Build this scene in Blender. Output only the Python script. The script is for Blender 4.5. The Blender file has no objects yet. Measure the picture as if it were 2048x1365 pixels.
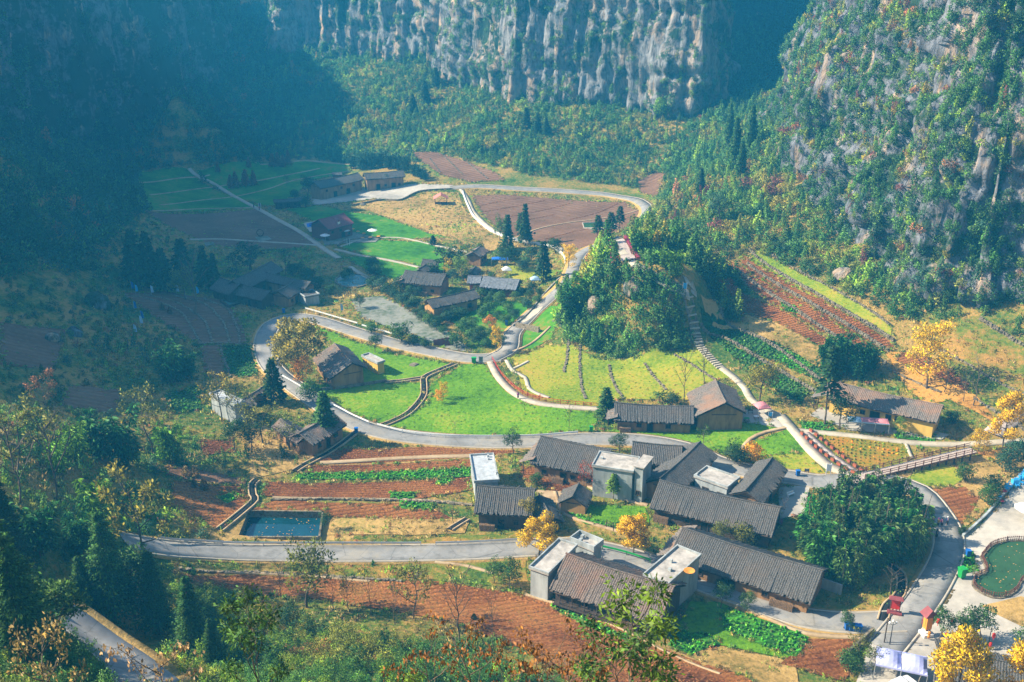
import bpy, bmesh, math, random
import numpy as np
from mathutils import Vector, Matrix
from mathutils.geometry import delaunay_2d_cdt

SC = bpy.context.scene
COL = SC.collection
# ------------------------------------------------------------------ camera, light, exposure
HC, PITCH, FPX = 100.0, math.radians(21.5), 2050.0
cam_d = bpy.data.cameras.new('camera')
cam_d.sensor_width = 36.0
cam_d.lens = 36.0 * FPX / 2048.0
cam_d.clip_start, cam_d.clip_end = 0.5, 6000
cam = bpy.data.objects.new('camera', cam_d)
cam.location = (0, 0, HC)
cam.rotation_euler = (math.radians(90) - PITCH, 0, 0)
COL.objects.link(cam)
SC.camera = cam

SUN_EL, SUN_AZ = math.radians(38), math.radians(2)       # azimuth: degrees beyond due west
to_sun = Vector((-math.cos(SUN_AZ) * math.cos(SUN_EL), math.sin(SUN_AZ) * math.cos(SUN_EL), math.sin(SUN_EL)))
world = bpy.data.worlds.new('World')
SC.world = world
world.use_nodes = True
wn = world.node_tree.nodes
sky = wn.new('ShaderNodeTexSky')
sky.sky_type = 'NISHITA'
sky.sun_disc = False
sky.sun_elevation = SUN_EL
sky.sun_rotation = math.atan2(to_sun.x, to_sun.y)
sky.air_density, sky.dust_density, sky.ozone_density = 1.0, 0.6, 2.5
wn['Background'].inputs['Strength'].default_value = 0.105
world.node_tree.links.new(sky.outputs[0], wn['Background'].inputs['Color'])
sun_d = bpy.data.lights.new('sun', 'SUN')
sun_d.energy, sun_d.angle, sun_d.color = 5.0, math.radians(0.5), (1.0, 0.90, 0.70)
sun = bpy.data.objects.new('sun', sun_d)
sun.location = to_sun * 900
sun.rotation_euler = to_sun.to_track_quat('Z', 'Y').to_euler()
COL.objects.link(sun)
SC.view_settings.view_transform = 'Standard'
SC.view_settings.look = 'None'
SC.view_settings.exposure = 1.36
SC.view_settings.gamma = 1.0
SC.view_settings.use_curve_mapping = False
SC.cycles.max_bounces = 5
SC.cycles.diffuse_bounces = 2
SC.cycles.glossy_bounces = 2
SC.cycles.transmission_bounces = 2
SC.cycles.volume_bounces = 0
SC.cycles.transparent_max_bounces = 4
SC.cycles.use_denoising = True
SC.cycles.sample_clamp_indirect = 4

# ------------------------------------------------------------------ small maths
random.seed(7)
RNG = np.random.default_rng(7)

def _hash(ix, iy, iz):
    n = (ix * 374761393 + iy * 668265263 + iz * 2147483647 % 1274126177) & 0xFFFFFFFF
    n = ((n ^ (n >> 13)) * 1274126177) & 0xFFFFFFFF
    n = ((n ^ (n >> 16)) * 2246822519) & 0xFFFFFFFF
    return ((n ^ (n >> 15)) & 0xFFFFFF) / float(0xFFFFFF)

def vnoise(x, y, z=0.0):
    x, y, z = np.broadcast_arrays(np.asarray(x, float), np.asarray(y, float), np.asarray(z, float))
    x = x + 1000.3; y = y + 1000.7; z = z + 1000.1
    i, j, k = np.floor(x).astype(np.int64), np.floor(y).astype(np.int64), np.floor(z).astype(np.int64)
    fx, fy, fz = x - i, y - j, z - k
    fx, fy, fz = [t * t * (3 - 2 * t) for t in (fx, fy, fz)]
    r = 0
    for a in (0, 1):
        for b in (0, 1):
            for c in (0, 1):
                w = (fx if a else 1 - fx) * (fy if b else 1 - fy) * (fz if c else 1 - fz)
                r = r + w * _hash(i + a, j + b, k + c * 57)
    return r * 2 - 1

def fbm(x, y, z=0.0, n=4):
    r, a, f = 0, 0.5, 1.0
    for o in range(n):
        r = r + a * vnoise(x * f + o * 17.1, y * f - o * 9.3, np.asarray(z) * f + o * 3.7)
        a *= 0.5; f *= 2.03
    return r

CP, SP = math.cos(PITCH), math.sin(PITCH)

def ray(px, py):
    u, v = (px - 1024.0) / FPX, (py - 682.5) / FPX
    return np.array([u, CP - v * SP, -SP - v * CP])

def on_plane(px, py, z):
    d = ray(px, py)
    t = (z - HC) / d[2]
    return np.array([d[0] * t, d[1] * t, z])

def depth_of(p):
    return p[1] * CP + (HC - p[2]) * SP

# ------------------------------------------------------------------ terrain heights
CTRL = """280 345 0;400 345 0;560 330 0;700 325 0;830 345 2;600 420 0;450 440 1;330 440 3;700 500 0;900 450 0;1000 480 0;1150 450 0;1270 440 0
1290 410 1;920 372 1;1100 380 1;1240 400 1;560 540 0;700 600 0;600 620 1;900 640 0;1000 560 0;1140 540 1.5;1060 650 .5;980 715 .5;760 680 0;540 720 1
600 800 0;700 850 0;900 800 -1;1100 830 0;1200 860 0;1400 890 0;1550 880 .5;1650 950 0;1850 1040 .5;1900 1150 0;1800 1250 0;2040 960 1;2040 1150 0
1550 1250 0;1300 1230 0;1000 1180 0;700 1180 1;400 1170 3;400 1100 2;700 1090 0;1000 1100 0;1200 1050 .5;500 950 1;350 960 3;450 880 2;250 600 4
350 640 2.5;480 660 1.5;500 590 1.5;50 680 12;150 760 9;100 560 15;0 450 26;180 450 12;0 300 38;200 380 8;0 850 22;200 850 8;200 1000 9;0 1000 28
100 1180 24;0 1200 34;0 1365 36;130 1250 10;230 1300 10;330 1365 13;400 1365 17;500 1300 10;600 1230 5;700 1260 5;700 1365 18;900 1300 6;1000 1365 12;1000 1310 4;1200 1365 6;1400 1340 1
1700 1365 0;2040 1365 0;2048 650 14;1950 640 14;1790 590 14.5;1700 480 20;1600 380 25;1540 250 30;1480 520 15;1500 560 12.5;1620 600 12;1650 700 6
1560 700 5;1800 700 7;1950 720 9;2048 720 9;2048 800 4.5;1750 640 11;1850 760 4;1900 830 2.5;1700 840 1.5;1600 830 1;1520 640 8;1450 640 7;2048 880 1.5;1750 800 2
1450 400 22;1400 300 15;1310 370 2;1420 230 18;1500 300 28;1400 400 14;1340 440 7;1380 590 12;1395 690 6;1440 740 3;1500 790 1;1330 570 14;1265 528 19
1400 500 16;1300 480 12;1260 460 6;1200 712 1;1290 690 1.5;1400 770 1;1100 700 .5;1040 760 0;1300 780 .5
580 110 35;870 100 41;1050 190 29;1370 220 27;600 220 15;870 220 16;1050 270 14;1250 300 12;1200 160 36
430 190 20;100 290 20;250 300 6;500 250 10;350 150 42;0 250 32;430 300 1;545 120 33;730 230 15"""
WORLD_CTRL = [(0, 0, 98), (-80, 0, 98), (80, 0, 94), (-160, 0, 98), (230, 0, 60), (0, -60, 99), (0, 30, 70), (-40, 40, 64), (40, 40, 56), (0, 60, 44), (70, 70, 28), (30, 90, 14),
              (-80, 60, 60), (-150, 100, 60), (150, 100, 8), (190, 180, 50), (125, 180, 3), (-240, 200, 60), (-250, 400, 60), (-260, 600, 70), (-100, 700, 60), (0, 640, 60),
              (100, 640, 45), (160, 260, 60), (140, 400, 70), (200, 560, 60), (-170, 700, 40), (-160, 850, 60), (0, 900, 90), (110, 700, 30), (120, 900, 60), (350, 300, 100), (-450, 300, 100),
              (-450, 900, 100), (450, 900, 100), (60, 130, 0), (100, 130, 5), (15, 122, 4)]
cp = []
for tok in CTRL.replace('\n', ';').split(';'):
    a, b, z = map(float, tok.split())
    p = on_plane(a, b, z)
    cp.append(p)
cp = np.array(cp + [np.array(w, float) for w in WORLD_CTRL])
GX0, GX1, GY0, GY1, GS = -460.0, 460.0, -60.0, 960.0, 2.0
gx = np.arange(GX0, GX1 + .1, GS); gy = np.arange(GY0, GY1 + .1, GS)
N = len(cp)
R = np.sqrt(((cp[:, None, :2] - cp[None, :, :2]) ** 2).sum(-1))
A = np.zeros((N + 3, N + 3)); A[:N, :N] = R - np.eye(N) * 1.5
A[:N, N] = 1; A[:N, N + 1:] = cp[:, :2]; A[N, :N] = 1; A[N + 1:, :N] = cp[:, :2].T
W = np.linalg.solve(A, np.concatenate([cp[:, 2], [0, 0, 0]]))
XX, YY = np.meshgrid(gx, gy, indexing='ij')
HH = W[N] + W[N + 1] * XX + W[N + 2] * YY
for k in range(N):
    HH += W[k] * np.sqrt((XX - cp[k, 0]) ** 2 + (YY - cp[k, 1]) ** 2)
for _ in range(6):                                        # soften the creases
    HP = np.pad(HH, 1, mode='edge')
    HH = (HP[1:-1, 1:-1] * 4 + HP[:-2, 1:-1] + HP[2:, 1:-1] + HP[1:-1, :-2] + HP[1:-1, 2:]) / 8
# the rock knoll in the middle of the village: steep flanks round a flat top
KN = (np.array([37.0, 262.0]))
def knoll(x, y):
    dx, dy = x - KN[0], y - KN[1]
    wob = 1 + .16 * vnoise(x / 9., y / 9., 3.) + .1 * vnoise(x / 4., y / 4., 5.)
    r = np.sqrt((dx / 22.0) ** 2 + (dy / 23.0) ** 2) / wob
    t = np.clip((1.12 - r) / .62, 0, 1)
    return t * t * (3 - 2 * t)
kk = knoll(XX, YY)
top_z = 23.0 - np.clip(XX - 40, 0, 40) * .25
HH = np.where(kk > 0, HH * (1 - kk) + np.maximum(top_z, HH) * kk, HH)
wild = np.clip((HH - 22) / 12, 0, 1)
HH += wild * (fbm(XX / 14, YY / 14, 1.5) * 2.2) * np.clip((YY - 60) / 60, 0, 1)

def hz(x, y):
    fx = np.clip((np.asarray(x, float) - GX0) / GS, 0, len(gx) - 1.001); fy = np.clip((np.asarray(y, float) - GY0) / GS, 0, len(gy) - 1.001)
    i, j = fx.astype(int), fy.astype(int); a, b = fx - i, fy - j
    return HH[i, j] * (1 - a) * (1 - b) + HH[i + 1, j] * a * (1 - b) + HH[i, j + 1] * (1 - a) * b + HH[i + 1, j + 1] * a * b

def hit(px, py, maxd=930):
    """the point of the ground seen at a place in the photograph"""
    d = ray(px, py)
    t = np.linspace(20, maxd, 1800)
    f = HC + d[2] * t - hz(d[0] * t, d[1] * t)
    w = np.where(f < 0)[0]
    if len(w) == 0:
        return np.array([d[0] * maxd, d[1] * maxd, float(hz(d[0] * maxd, d[1] * maxd))])
    k = max(w[0], 1)
    lo, hi = t[k - 1], t[k]
    for _ in range(18):
        m = (lo + hi) / 2
        if HC + d[2] * m - hz(d[0] * m, d[1] * m) < 0: hi = m
        else: lo = m
    return np.array([d[0] * hi, d[1] * hi, float(hz(d[0] * hi, d[1] * hi))])

# ------------------------------------------------------------------ object helpers
def link(o, parent=None):
    COL.objects.link(o)
    if parent is not None: o.parent = parent
    return o

def tag(o, label=None, cat=None, group=None, kind=None):
    if label: o['label'] = label
    if cat: o['category'] = cat
    if group: o['group'] = group
    if kind: o['kind'] = kind
    return o

def empty(name, loc, rz=0.0, **kw):
    o = bpy.data.objects.new(name, None)
    o.empty_display_size = .5
    o.location = loc; o.rotation_euler = (0, 0, rz)
    COL.objects.link(o)
    return tag(o, **kw)

def mesh_np(name, V, F, mat=None, smooth=False, parent=None, mi=None, mats=None):
    """V (n,3), F list or (m,k) array"""
    me = bpy.data.meshes.new(name)
    V = np.asarray(V, np.float32)
    if isinstance(F, np.ndarray):
        k = F.shape[1]
        me.vertices.add(len(V)); me.vertices.foreach_set('co', V.ravel())
        me.loops.add(F.size); me.loops.foreach_set('vertex_index', F.ravel().astype(np.int32))
        me.polygons.add(len(F)); me.polygons.foreach_set('loop_start', (np.arange(len(F)) * k).astype(np.int32))
        me.update(calc_edges=True)
    else:
        me.from_pydata(V.tolist(), [], F); me.update()
    for m in (mats or ([mat] if mat else [])): me.materials.append(m)
    if mi is not None: me.polygons.foreach_set('material_index', np.asarray(mi, np.int32))
    if smooth: me.polygons.foreach_set('use_smooth', np.ones(len(me.polygons), bool))
    me.update()
    o = bpy.data.objects.new(name, me)
    return link(o, parent)

class MB:
    """collects simple solids into one mesh"""
    def __init__(s): s.v, s.f = [], []
    def add(s, vs, fs):
        b = len(s.v); s.v += [tuple(map(float, p)) for p in vs]; s.f += [tuple(i + b for i in q) for q in fs]; return s
    def box(s, c, d, rz=0.0, rx=0.0):
        M = Matrix.Rotation(rz, 3, 'Z') @ Matrix.Rotation(rx, 3, 'X')
        vs = [Vector(c) + M @ Vector((d[0] / 2 * i, d[1] / 2 * j, d[2] / 2 * k)) for i in (-1, 1) for j in (-1, 1) for k in (-1, 1)]
        return s.add(vs, [(0, 1, 3, 2), (4, 6, 7, 5), (0, 4, 5, 1), (2, 3, 7, 6), (0, 2, 6, 4), (1, 5, 7, 3)])
    def tube(s, pts, r, n=6, cap=True):
        rs = r if isinstance(r, (list, tuple)) else [r] * len(pts)
        b = len(s.v); P = [Vector(p) for p in pts]
        for i, p in enumerate(P):
            t = (P[min(i + 1, len(P) - 1)] - P[max(i - 1, 0)]).normalized()
            a = t.orthogonal().normalized() if abs(t.z) < .99 else Vector((1, 0, 0))
            if i and abs(t.z) < .99: a = (prev - t * prev.dot(t)).normalized()
            prev = a; c = t.cross(a)
            for k in range(n):
                an = 2 * math.pi * k / n
                s.v.append(tuple(p + (a * math.cos(an) + c * math.sin(an)) * rs[i]))
        for i in range(len(P) - 1):
            for k in range(n):
                s.f.append((b + i * n + k, b + i * n + (k + 1) % n, b + (i + 1) * n + (k + 1) % n, b + (i + 1) * n + k))
        if cap:
            s.f.append(tuple(b + k for k in range(n))[::-1]); s.f.append(tuple(b + (len(P) - 1) * n + k for k in range(n)))
        return s
    def lathe(s, prof, c=(0, 0, 0), n=10):
        b = len(s.v)
        for (r, z) in prof:
            for k in range(n):
                an = 2 * math.pi * k / n
                s.v.append((c[0] + r * math.cos(an), c[1] + r * math.sin(an), c[2] + z))
        for i in range(len(prof) - 1):
            for k in range(n):
                s.f.append((b + i * n + k, b + i * n + (k + 1) % n, b + (i + 1) * n + (k + 1) % n, b + (i + 1) * n + k))
        s.f.append(tuple(b + k for k in range(n))[::-1]); s.f.append(tuple(b + (len(prof) - 1) * n + k for k in range(n)))
        return s
    def build(s, name, mat, parent=None, smooth=False):
        me = bpy.data.meshes.new(name); me.from_pydata(s.v, [], s.f)
        if mat: me.materials.append(mat)
        if smooth: me.polygons.foreach_set('use_smooth', np.ones(len(me.polygons), bool))
        me.update()
        return link(bpy.data.objects.new(name, me), parent)

def copy_tree(o, parent=None):
    c = o.copy(); COL.objects.link(c)
    if parent is not None: c.parent = parent
    for ch in o.children: copy_tree(ch, c)
    return c

# ------------------------------------------------------------------ materials
def new_mat(name):
    m = bpy.data.materials.new(name); m.use_nodes = True
    nt = m.node_tree; nt.nodes.clear()
    out = nt.nodes.new('ShaderNodeOutputMaterial'); b = nt.nodes.new('ShaderNodeBsdfPrincipled')
    nt.links.new(b.outputs[0], out.inputs[0])
    b.inputs['Roughness'].default_value = .85
    b.inputs['Specular IOR Level'].default_value = .25
    return m, nt, b, out

def sock(nt, a, b): nt.links.new(a, b)

def ramp(nt, fac, stops, interp='LINEAR'):
    r = nt.nodes.new('ShaderNodeValToRGB'); r.color_ramp.interpolation = interp
    e = r.color_ramp.elements
    while len(e) < len(stops): e.new(.5)
    for i, (p, c) in enumerate(stops):
        e[i].position = p; e[i].color = (*c, 1) if len(c) == 3 else c
    sock(nt, fac, r.inputs[0]); return r.outputs[0]

def coords(nt, scale=(1, 1, 1), rot=(0, 0, 0), kind='world'):
    if kind == 'world':
        g = nt.nodes.new('ShaderNodeNewGeometry').outputs['Position']
    else:
        g = nt.nodes.new('ShaderNodeTexCoord').outputs['Object']
    mp = nt.nodes.new('ShaderNodeMapping'); mp.inputs['Scale'].default_value = scale; mp.inputs['Rotation'].default_value = rot
    sock(nt, g, mp.inputs[0]); return mp.outputs[0]

def noise(nt, vec, scale, detail=4, rough=.6, dist=0):
    n = nt.nodes.new('ShaderNodeTexNoise'); n.inputs['Scale'].default_value = scale
    n.inputs['Detail'].default_value = detail; n.inputs['Roughness'].default_value = rough; n.inputs['Distortion'].default_value = dist
    sock(nt, vec, n.inputs['Vector']); return n.outputs['Fac']

def mixc(nt, fac, a, b, mode='MIX'):
    m = nt.nodes.new('ShaderNodeMix'); m.data_type = 'RGBA'; m.blend_type = mode
    for s, v in ((m.inputs[0], fac), (m.inputs[6], a), (m.inputs[7], b)):
        if isinstance(v, (int, float)): s.default_value = v
        elif isinstance(v, (tuple, list)): s.default_value = (*v, 1) if len(v) == 3 else v
        else: sock(nt, v, s)
    return m.outputs[2]

def bump(nt, b, h, strength=.5, dist=.3):
    n = nt.nodes.new('ShaderNodeBump'); n.inputs['Strength'].default_value = strength; n.inputs['Distance'].default_value = dist
    sock(nt, h, n.inputs['Height']); sock(nt, n.outputs[0], b.inputs['Normal'])

def math_n(nt, op, a, b=None):
    m = nt.nodes.new('ShaderNodeMath'); m.operation = op
    for i, v in enumerate((a, b)):
        if v is None: continue
        if isinstance(v, (int, float)): m.inputs[i].default_value = v
        else: sock(nt, v, m.inputs[i])
    return m.outputs[0]

def patchy(name, cols, big=.05, fine=1.2, bstr=.6, bdist=.35, rough=.9, rows=None, rowcol=None, rowamt=.5):
    """ground cover: colours blended by a coarse and a fine noise; rows=(direction radians, spacing m)"""
    m, nt, b, out = new_mat(name)
    w = coords(nt)
    n1 = noise(nt, w, big, 3, .6); n2 = noise(nt, w, fine, 5, .7)
    f = math_n(nt, 'ADD', math_n(nt, 'MULTIPLY', n1, .55), math_n(nt, 'MULTIPLY', n2, .45))
    k = len(cols); st = [(.36 + .28 * i / max(1, k - 1), c) for i, c in enumerate(cols)]
    c = ramp(nt, f, st)
    h = n2
    if rows:
        wv = nt.nodes.new('ShaderNodeTexWave'); wv.wave_type = 'BANDS'; wv.bands_direction = 'X'
        wv.inputs['Scale'].default_value = 1.0; wv.inputs['Distortion'].default_value = 1.6; wv.inputs['Detail'].default_value = 3
        wv.inputs['Detail Scale'].default_value = .8
        s = 2 * math.pi / (20 * rows[1])
        sock(nt, coords(nt, (s, s, s), (0, 0, rows[0])), wv.inputs['Vector'])
        c = mixc(nt, math_n(nt, 'MULTIPLY', wv.outputs['Fac'], rowamt), c, rowcol or cols[0])
        h = math_n(nt, 'ADD', n2, math_n(nt, 'MULTIPLY', wv.outputs['Fac'], .7))
    sock(nt, c, b.inputs['Base Color']); bump(nt, b, h, bstr, bdist)
    b.inputs['Roughness'].default_value = rough; b.inputs['Specular IOR Level'].default_value = .12
    return m

M = {}
M['ground'] = patchy('wild_ground', [(.03, .08, .012), (.08, .14, .02), (.22, .18, .035), (.40, .23, .065), (.12, .17, .025)], .07, 1.1, .9, .6)
M['dry'] = patchy('dry_grass', [(.15, .12, .03), (.34, .21, .065), (.48, .30, .10), (.24, .20, .045)], .05, 1.0, .8, .4)
M['weeds'] = patchy('weedy_verge', [(.04, .09, .012), (.12, .16, .02), (.30, .18, .04), (.42, .22, .055)], .12, .9, .9, .5)
M['lawn'] = patchy('lawn_grass', [(.03, .085, .004), (.085, .21, .006), (.14, .28, .008), (.27, .30, .025)], .045, 1.1, .9, .4)
M['lawn_dry'] = patchy('yellowing_lawn', [(.07, .13, .010), (.16, .23, .012), (.31, .29, .025), (.44, .25, .05)], .04, 1.3, .6, .25)
M['meadow'] = patchy('dark_meadow', [(.02, .09, .006), (.04, .16, .010), (.07, .22, .012), (.22, .17, .03)], .06, .6, .6, .3)
M['soil'] = patchy('red_soil', [(.10, .028, .008), (.24, .072, .018), (.46, .165, .045), (.34, .15, .045)], .07, 2.2, 1.0, .8, rows=(math.radians(84), .9), rowcol=(.08, .03, .012), rowamt=.22)
M['soil_far'] = patchy('brown_soil', [(.12, .06, .03), (.20, .10, .055), (.26, .14, .08)], .07, .9, .8, .4, rows=(math.radians(70), 2.2), rowcol=(.11, .06, .03), rowamt=.35)
M['soil_row'] = patchy('furrowed_red_soil', [(.10, .030, .008), (.27, .085, .020), (.48, .185, .05), (.30, .17, .04)], .07, 2.0, 1.0, .8, rows=(math.radians(72), 1.3), rowcol=(.10, .035, .012), rowamt=.22)
M['greens'] = patchy('leafy_vegetables', [(.015, .07, .006), (.04, .19, .012), (.08, .32, .02), (.12, .30, .02)], .3, 2.2, 1.0, .5, rows=(math.radians(75), 1.1), rowcol=(.03, .09, .01), rowamt=.5)
M['greens_dark'] = patchy('dark_vegetables', [(.012, .045, .010), (.022, .09, .015), (.04, .14, .02), (.09, .12, .03)], .2, 1.6, 1.0, .5, rows=(math.radians(40), 1.4), rowcol=(.015, .04, .01), rowamt=.5)
M['flowers'] = patchy('marigold_bed', [(.09, .12, .012), (.17, .17, .015), (.34, .18, .02), (.42, .15, .03)], .12, 2.0, .8, .3)
M['leaf_litter'] = patchy('orange_leaf_litter', [(.20, .09, .02), (.42, .20, .04), (.50, .27, .06), (.24, .14, .05)], .08, 1.5, .7, .3)
M['asphalt'] = patchy('asphalt', [(.19, .18, .17), (.24, .23, .22), (.30, .285, .27)], .15, .8, .15, .05)
def _road():
    m = M['asphalt']; nt = m.node_tree; b = [n for n in nt.nodes if n.type == 'BSDF_PRINCIPLED'][0]
    src = b.inputs['Base Color'].links[0].from_socket
    v = nt.nodes.new('ShaderNodeTexVoronoi'); v.feature = 'DISTANCE_TO_EDGE'; v.inputs['Scale'].default_value = .16
    sock(nt, coords(nt), v.inputs['Vector'])
    c = mixc(nt, ramp(nt, v.outputs[0], [(0, (.55, .55, .55)), (.012, (0, 0, 0))]), src, (.07, .065, .06))
    c = mixc(nt, ramp(nt, noise(nt, coords(nt), .11, 5, .7), [(.5, (0, 0, 0)), (.62, (.5, .5, .5))]), c, (.34, .29, .22))
    c = mixc(nt, ramp(nt, noise(nt, coords(nt), .35, 4, .7), [(.56, (0, 0, 0)), (.64, (.45, .45, .45))]), c, (.12, .115, .11))
    sock(nt, c, b.inputs['Base Color'])
_road()
M['path'] = patchy('pale_concrete_path', [(.34, .29, .22), (.44, .38, .29), (.52, .45, .35)], .3, 1.5, .2, .05)
M['dirt'] = patchy('dirt_track', [(.26, .17, .09), (.40, .28, .16), (.48, .36, .22)], .2, 1.5, .3, .1)
M['plaza'] = patchy('worn_plaza_concrete', [(.26, .24, .21), (.38, .34, .29), (.50, .45, .38)], .08, .5, .2, .05)
M['cobble'] = patchy('grey_stone_yard', [(.07, .10, .04), (.16, .17, .13), (.27, .26, .22), (.10, .13, .05)], .15, .7, .7, .2)
M['stone'] = patchy('dry_stone', [(.07, .06, .04), (.18, .145, .10), (.32, .26, .18), (.12, .12, .04)], .6, 2.2, 1.0, .5)
M['kerb'] = patchy('kerb_stone', [(.30, .26, .21), (.46, .40, .32)], .3, 1.5, .2, .05)

def rock_mat(name, tone, green=.3, warm=.35):
    m, nt, b, out = new_mat(name)
    st = coords(nt, (.13, .13, .035)); w = coords(nt)
    a = noise(nt, st, 1.0, 6, .65, .6); f = noise(nt, coords(nt, (.42, .42, .15)), 1.0, 6, .7, .4)
    g = noise(nt, w, .045, 4, .6)
    c = ramp(nt, f, [(.34, tuple(t * .28 for t in tone)), (.47, tone), (.56, tuple(min(1, t * 1.7) for t in tone)), (.66, tuple(t * .8 for t in tone))])
    c = mixc(nt, ramp(nt, a, [(.55 - warm * .1, (0, 0, 0)), (.66, (1, 1, 1))]), c, (.52, .34, .20))
    vg = math_n(nt, 'ADD', math_n(nt, 'MULTIPLY', g, .6), math_n(nt, 'MULTIPLY', noise(nt, w, .3, 5, .7), .4))
    c = mixc(nt, ramp(nt, vg, [(.60 - green * .2, (0, 0, 0)), (.66 - green * .2, (1, 1, 1))]), c, (.022, .05, .018))
    sock(nt, c, b.inputs['Base Color']); bump(nt, b, math_n(nt, 'ADD', f, a), 1.0, 1.6)
    return m
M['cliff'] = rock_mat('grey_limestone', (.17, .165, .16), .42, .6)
M['cliff_dark'] = rock_mat('shade_toned_limestone', (.10, .12, .13), .7, .1)  # darker, bluer copy of the limestone, with shade put into its colour
M['cliff_green'] = rock_mat('overgrown_limestone', (.13, .13, .14), .4, .2)

# ------------------------------------------------------------------ sheets and ribbons laid on the ground
def inside(P, poly):
    x, y = P[:, 0], P[:, 1]; r = np.zeros(len(P), bool); n = len(poly)
    for i in range(n):
        x1, y1 = poly[i]; x2, y2 = poly[(i + 1) % n]
        c = ((y1 > y) != (y2 > y)) & (x < (x2 - x1) * (y - y1) / (y2 - y1 + 1e-12) + x1)
        r ^= c
    return r

def wpoly(s):
    """'x y,x y,...' in photograph pixels -> ground points"""
    return np.array([hit(*map(float, t.split())) for t in s.split(',')])

def resample(P, step, closed=True):
    out = []
    n = len(P)
    for i in range(n if closed else n - 1):
        a, b = P[i], P[(i + 1) % n]; k = max(1, int(np.linalg.norm(b - a) / step))
        for j in range(k): out.append(a + (b - a) * j / k)
    if not closed: out.append(P[-1])
    return np.array(out)

HOLES = []
def sheet(name, poly, mat, off, step=None, wob=.35, holes=(), kind='structure', zfun=None, cut=True):
    P = (wpoly(poly) if isinstance(poly, str) else np.asarray(poly))[:, :2]
    if step is None: step = 1.7 if hz(P[:, 0], P[:, 1]).max() > 2.5 else 3.0
    B = resample(P, step)
    B = B + wob * np.stack([vnoise(B[:, 0] / 2.5, B[:, 1] / 2.5, 1.), vnoise(B[:, 0] / 2.5, B[:, 1] / 2.5, 8.)], 1)
    lo, hi = B.min(0), B.max(0)
    G = np.stack(np.meshgrid(np.arange(lo[0], hi[0], step), np.arange(lo[1], hi[1], step), indexing='ij'), -1).reshape(-1, 2)
    if len(G): G = G[inside(G, B)]
    if len(G):
        d = np.sqrt(((G[:, None] - B[None]) ** 2).sum(-1)).min(1); G = G[d > step * .5]
    vs = [Vector(p) for p in B] ; nb = len(B); ed = [(i, (i + 1) % nb) for i in range(nb)]
    for h in list(holes) + (HOLES if cut else []):
        b0 = len(vs); hh = resample(np.asarray(h)[:, :2], step)
        vs += [Vector(p) for p in hh]; ed += [(b0 + i, b0 + (i + 1) % len(hh)) for i in range(len(hh))]
    vs += [Vector(p) for p in G]
    r = delaunay_2d_cdt(vs, ed, [], 0, 1e-4)
    V = np.array([tuple(v) for v in r[0]]); F = np.array(r[2])
    c = V[F].mean(1); keep = inside(c, B)
    for h in list(holes) + (HOLES if cut else []): keep &= ~inside(c, np.asarray(h)[:, :2])
    F = F[keep]
    if not len(F): return None
    Z = zfun(V[:, 0], V[:, 1]) if zfun else hz(V[:, 0], V[:, 1])
    V3 = np.column_stack([V, Z + off])
    a, b_, c_ = V3[F[:, 0]], V3[F[:, 1]], V3[F[:, 2]]
    up = np.cross(b_ - a, c_ - a)[:, 2] < 0
    F[up] = F[up][:, ::-1]
    o = mesh_np(name, V3, F, mat, smooth=True)
    o['kind'] = kind
    return o

def spline(P, step=2.0):
    P = np.asarray(P, float)
    Q = np.vstack([2 * P[0] - P[1], P, 2 * P[-1] - P[-2]]); out = []
    for i in range(1, len(Q) - 2):
        n = max(2, int(np.linalg.norm(Q[i + 1] - Q[i]) / step))
        for j in range(n):
            t = j / n
            out.append(.5 * (2 * Q[i] + (Q[i + 1] - Q[i - 1]) * t + (2 * Q[i - 1] - 5 * Q[i] + 4 * Q[i + 1] - Q[i + 2]) * t * t + (3 * Q[i] - Q[i - 1] - 3 * Q[i + 1] + Q[i + 2]) * t ** 3))
    out.append(P[-1]); return np.array(out)

def line_pts(s, step=2.0, straight=False):
    P = wpoly(s)[:, :2]
    return resample(P, step, False) if straight else spline(P, step)

def normals2(S):
    T = np.gradient(S, axis=0); T /= np.linalg.norm(T, axis=1)[:, None] + 1e-9
    return np.stack([-T[:, 1], T[:, 0]], 1)

def ribbon(name, s, width, mat, off, kind='structure', kerb=None, step=2.0, dy=0.0, parent=None, thick=.35):
    S = line_pts(s, step) if isinstance(s, str) else np.asarray(s)
    Nn = normals2(S)
    k = max(2, int(width / 1.5) + 1)
    ts = np.linspace(-width / 2, width / 2, k)
    rows = []
    zc = hz(S[:, 0], S[:, 1])
    for t in ts:
        p = S + Nn * (t + dy); rows.append(np.column_stack([p, np.maximum(hz(p[:, 0], p[:, 1]), zc - .3) + off]))
    first = rows[0].copy(); first[:, 2] -= thick; last = rows[-1].copy(); last[:, 2] -= thick
    rows = [first] + rows + [last]
    V = np.stack(rows, 1).reshape(-1, 3); m = len(rows); n = len(S)
    i = np.arange(n - 1)[:, None] * m + np.arange(m - 1)[None]
    F = np.stack([i, i + m, i + m + 1, i + 1], -1).reshape(-1, 4)[:, ::-1]
    o = mesh_np(name, V, F, mat, smooth=False, parent=parent)
    if parent is None: o['kind'] = kind
    if kerb:
        for sd in (-1, 1):
            ribbon('kerb', S + Nn * sd * (width / 2 + kerb / 2), kerb, M['kerb'], off + .1, step=step)
    return o
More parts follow.
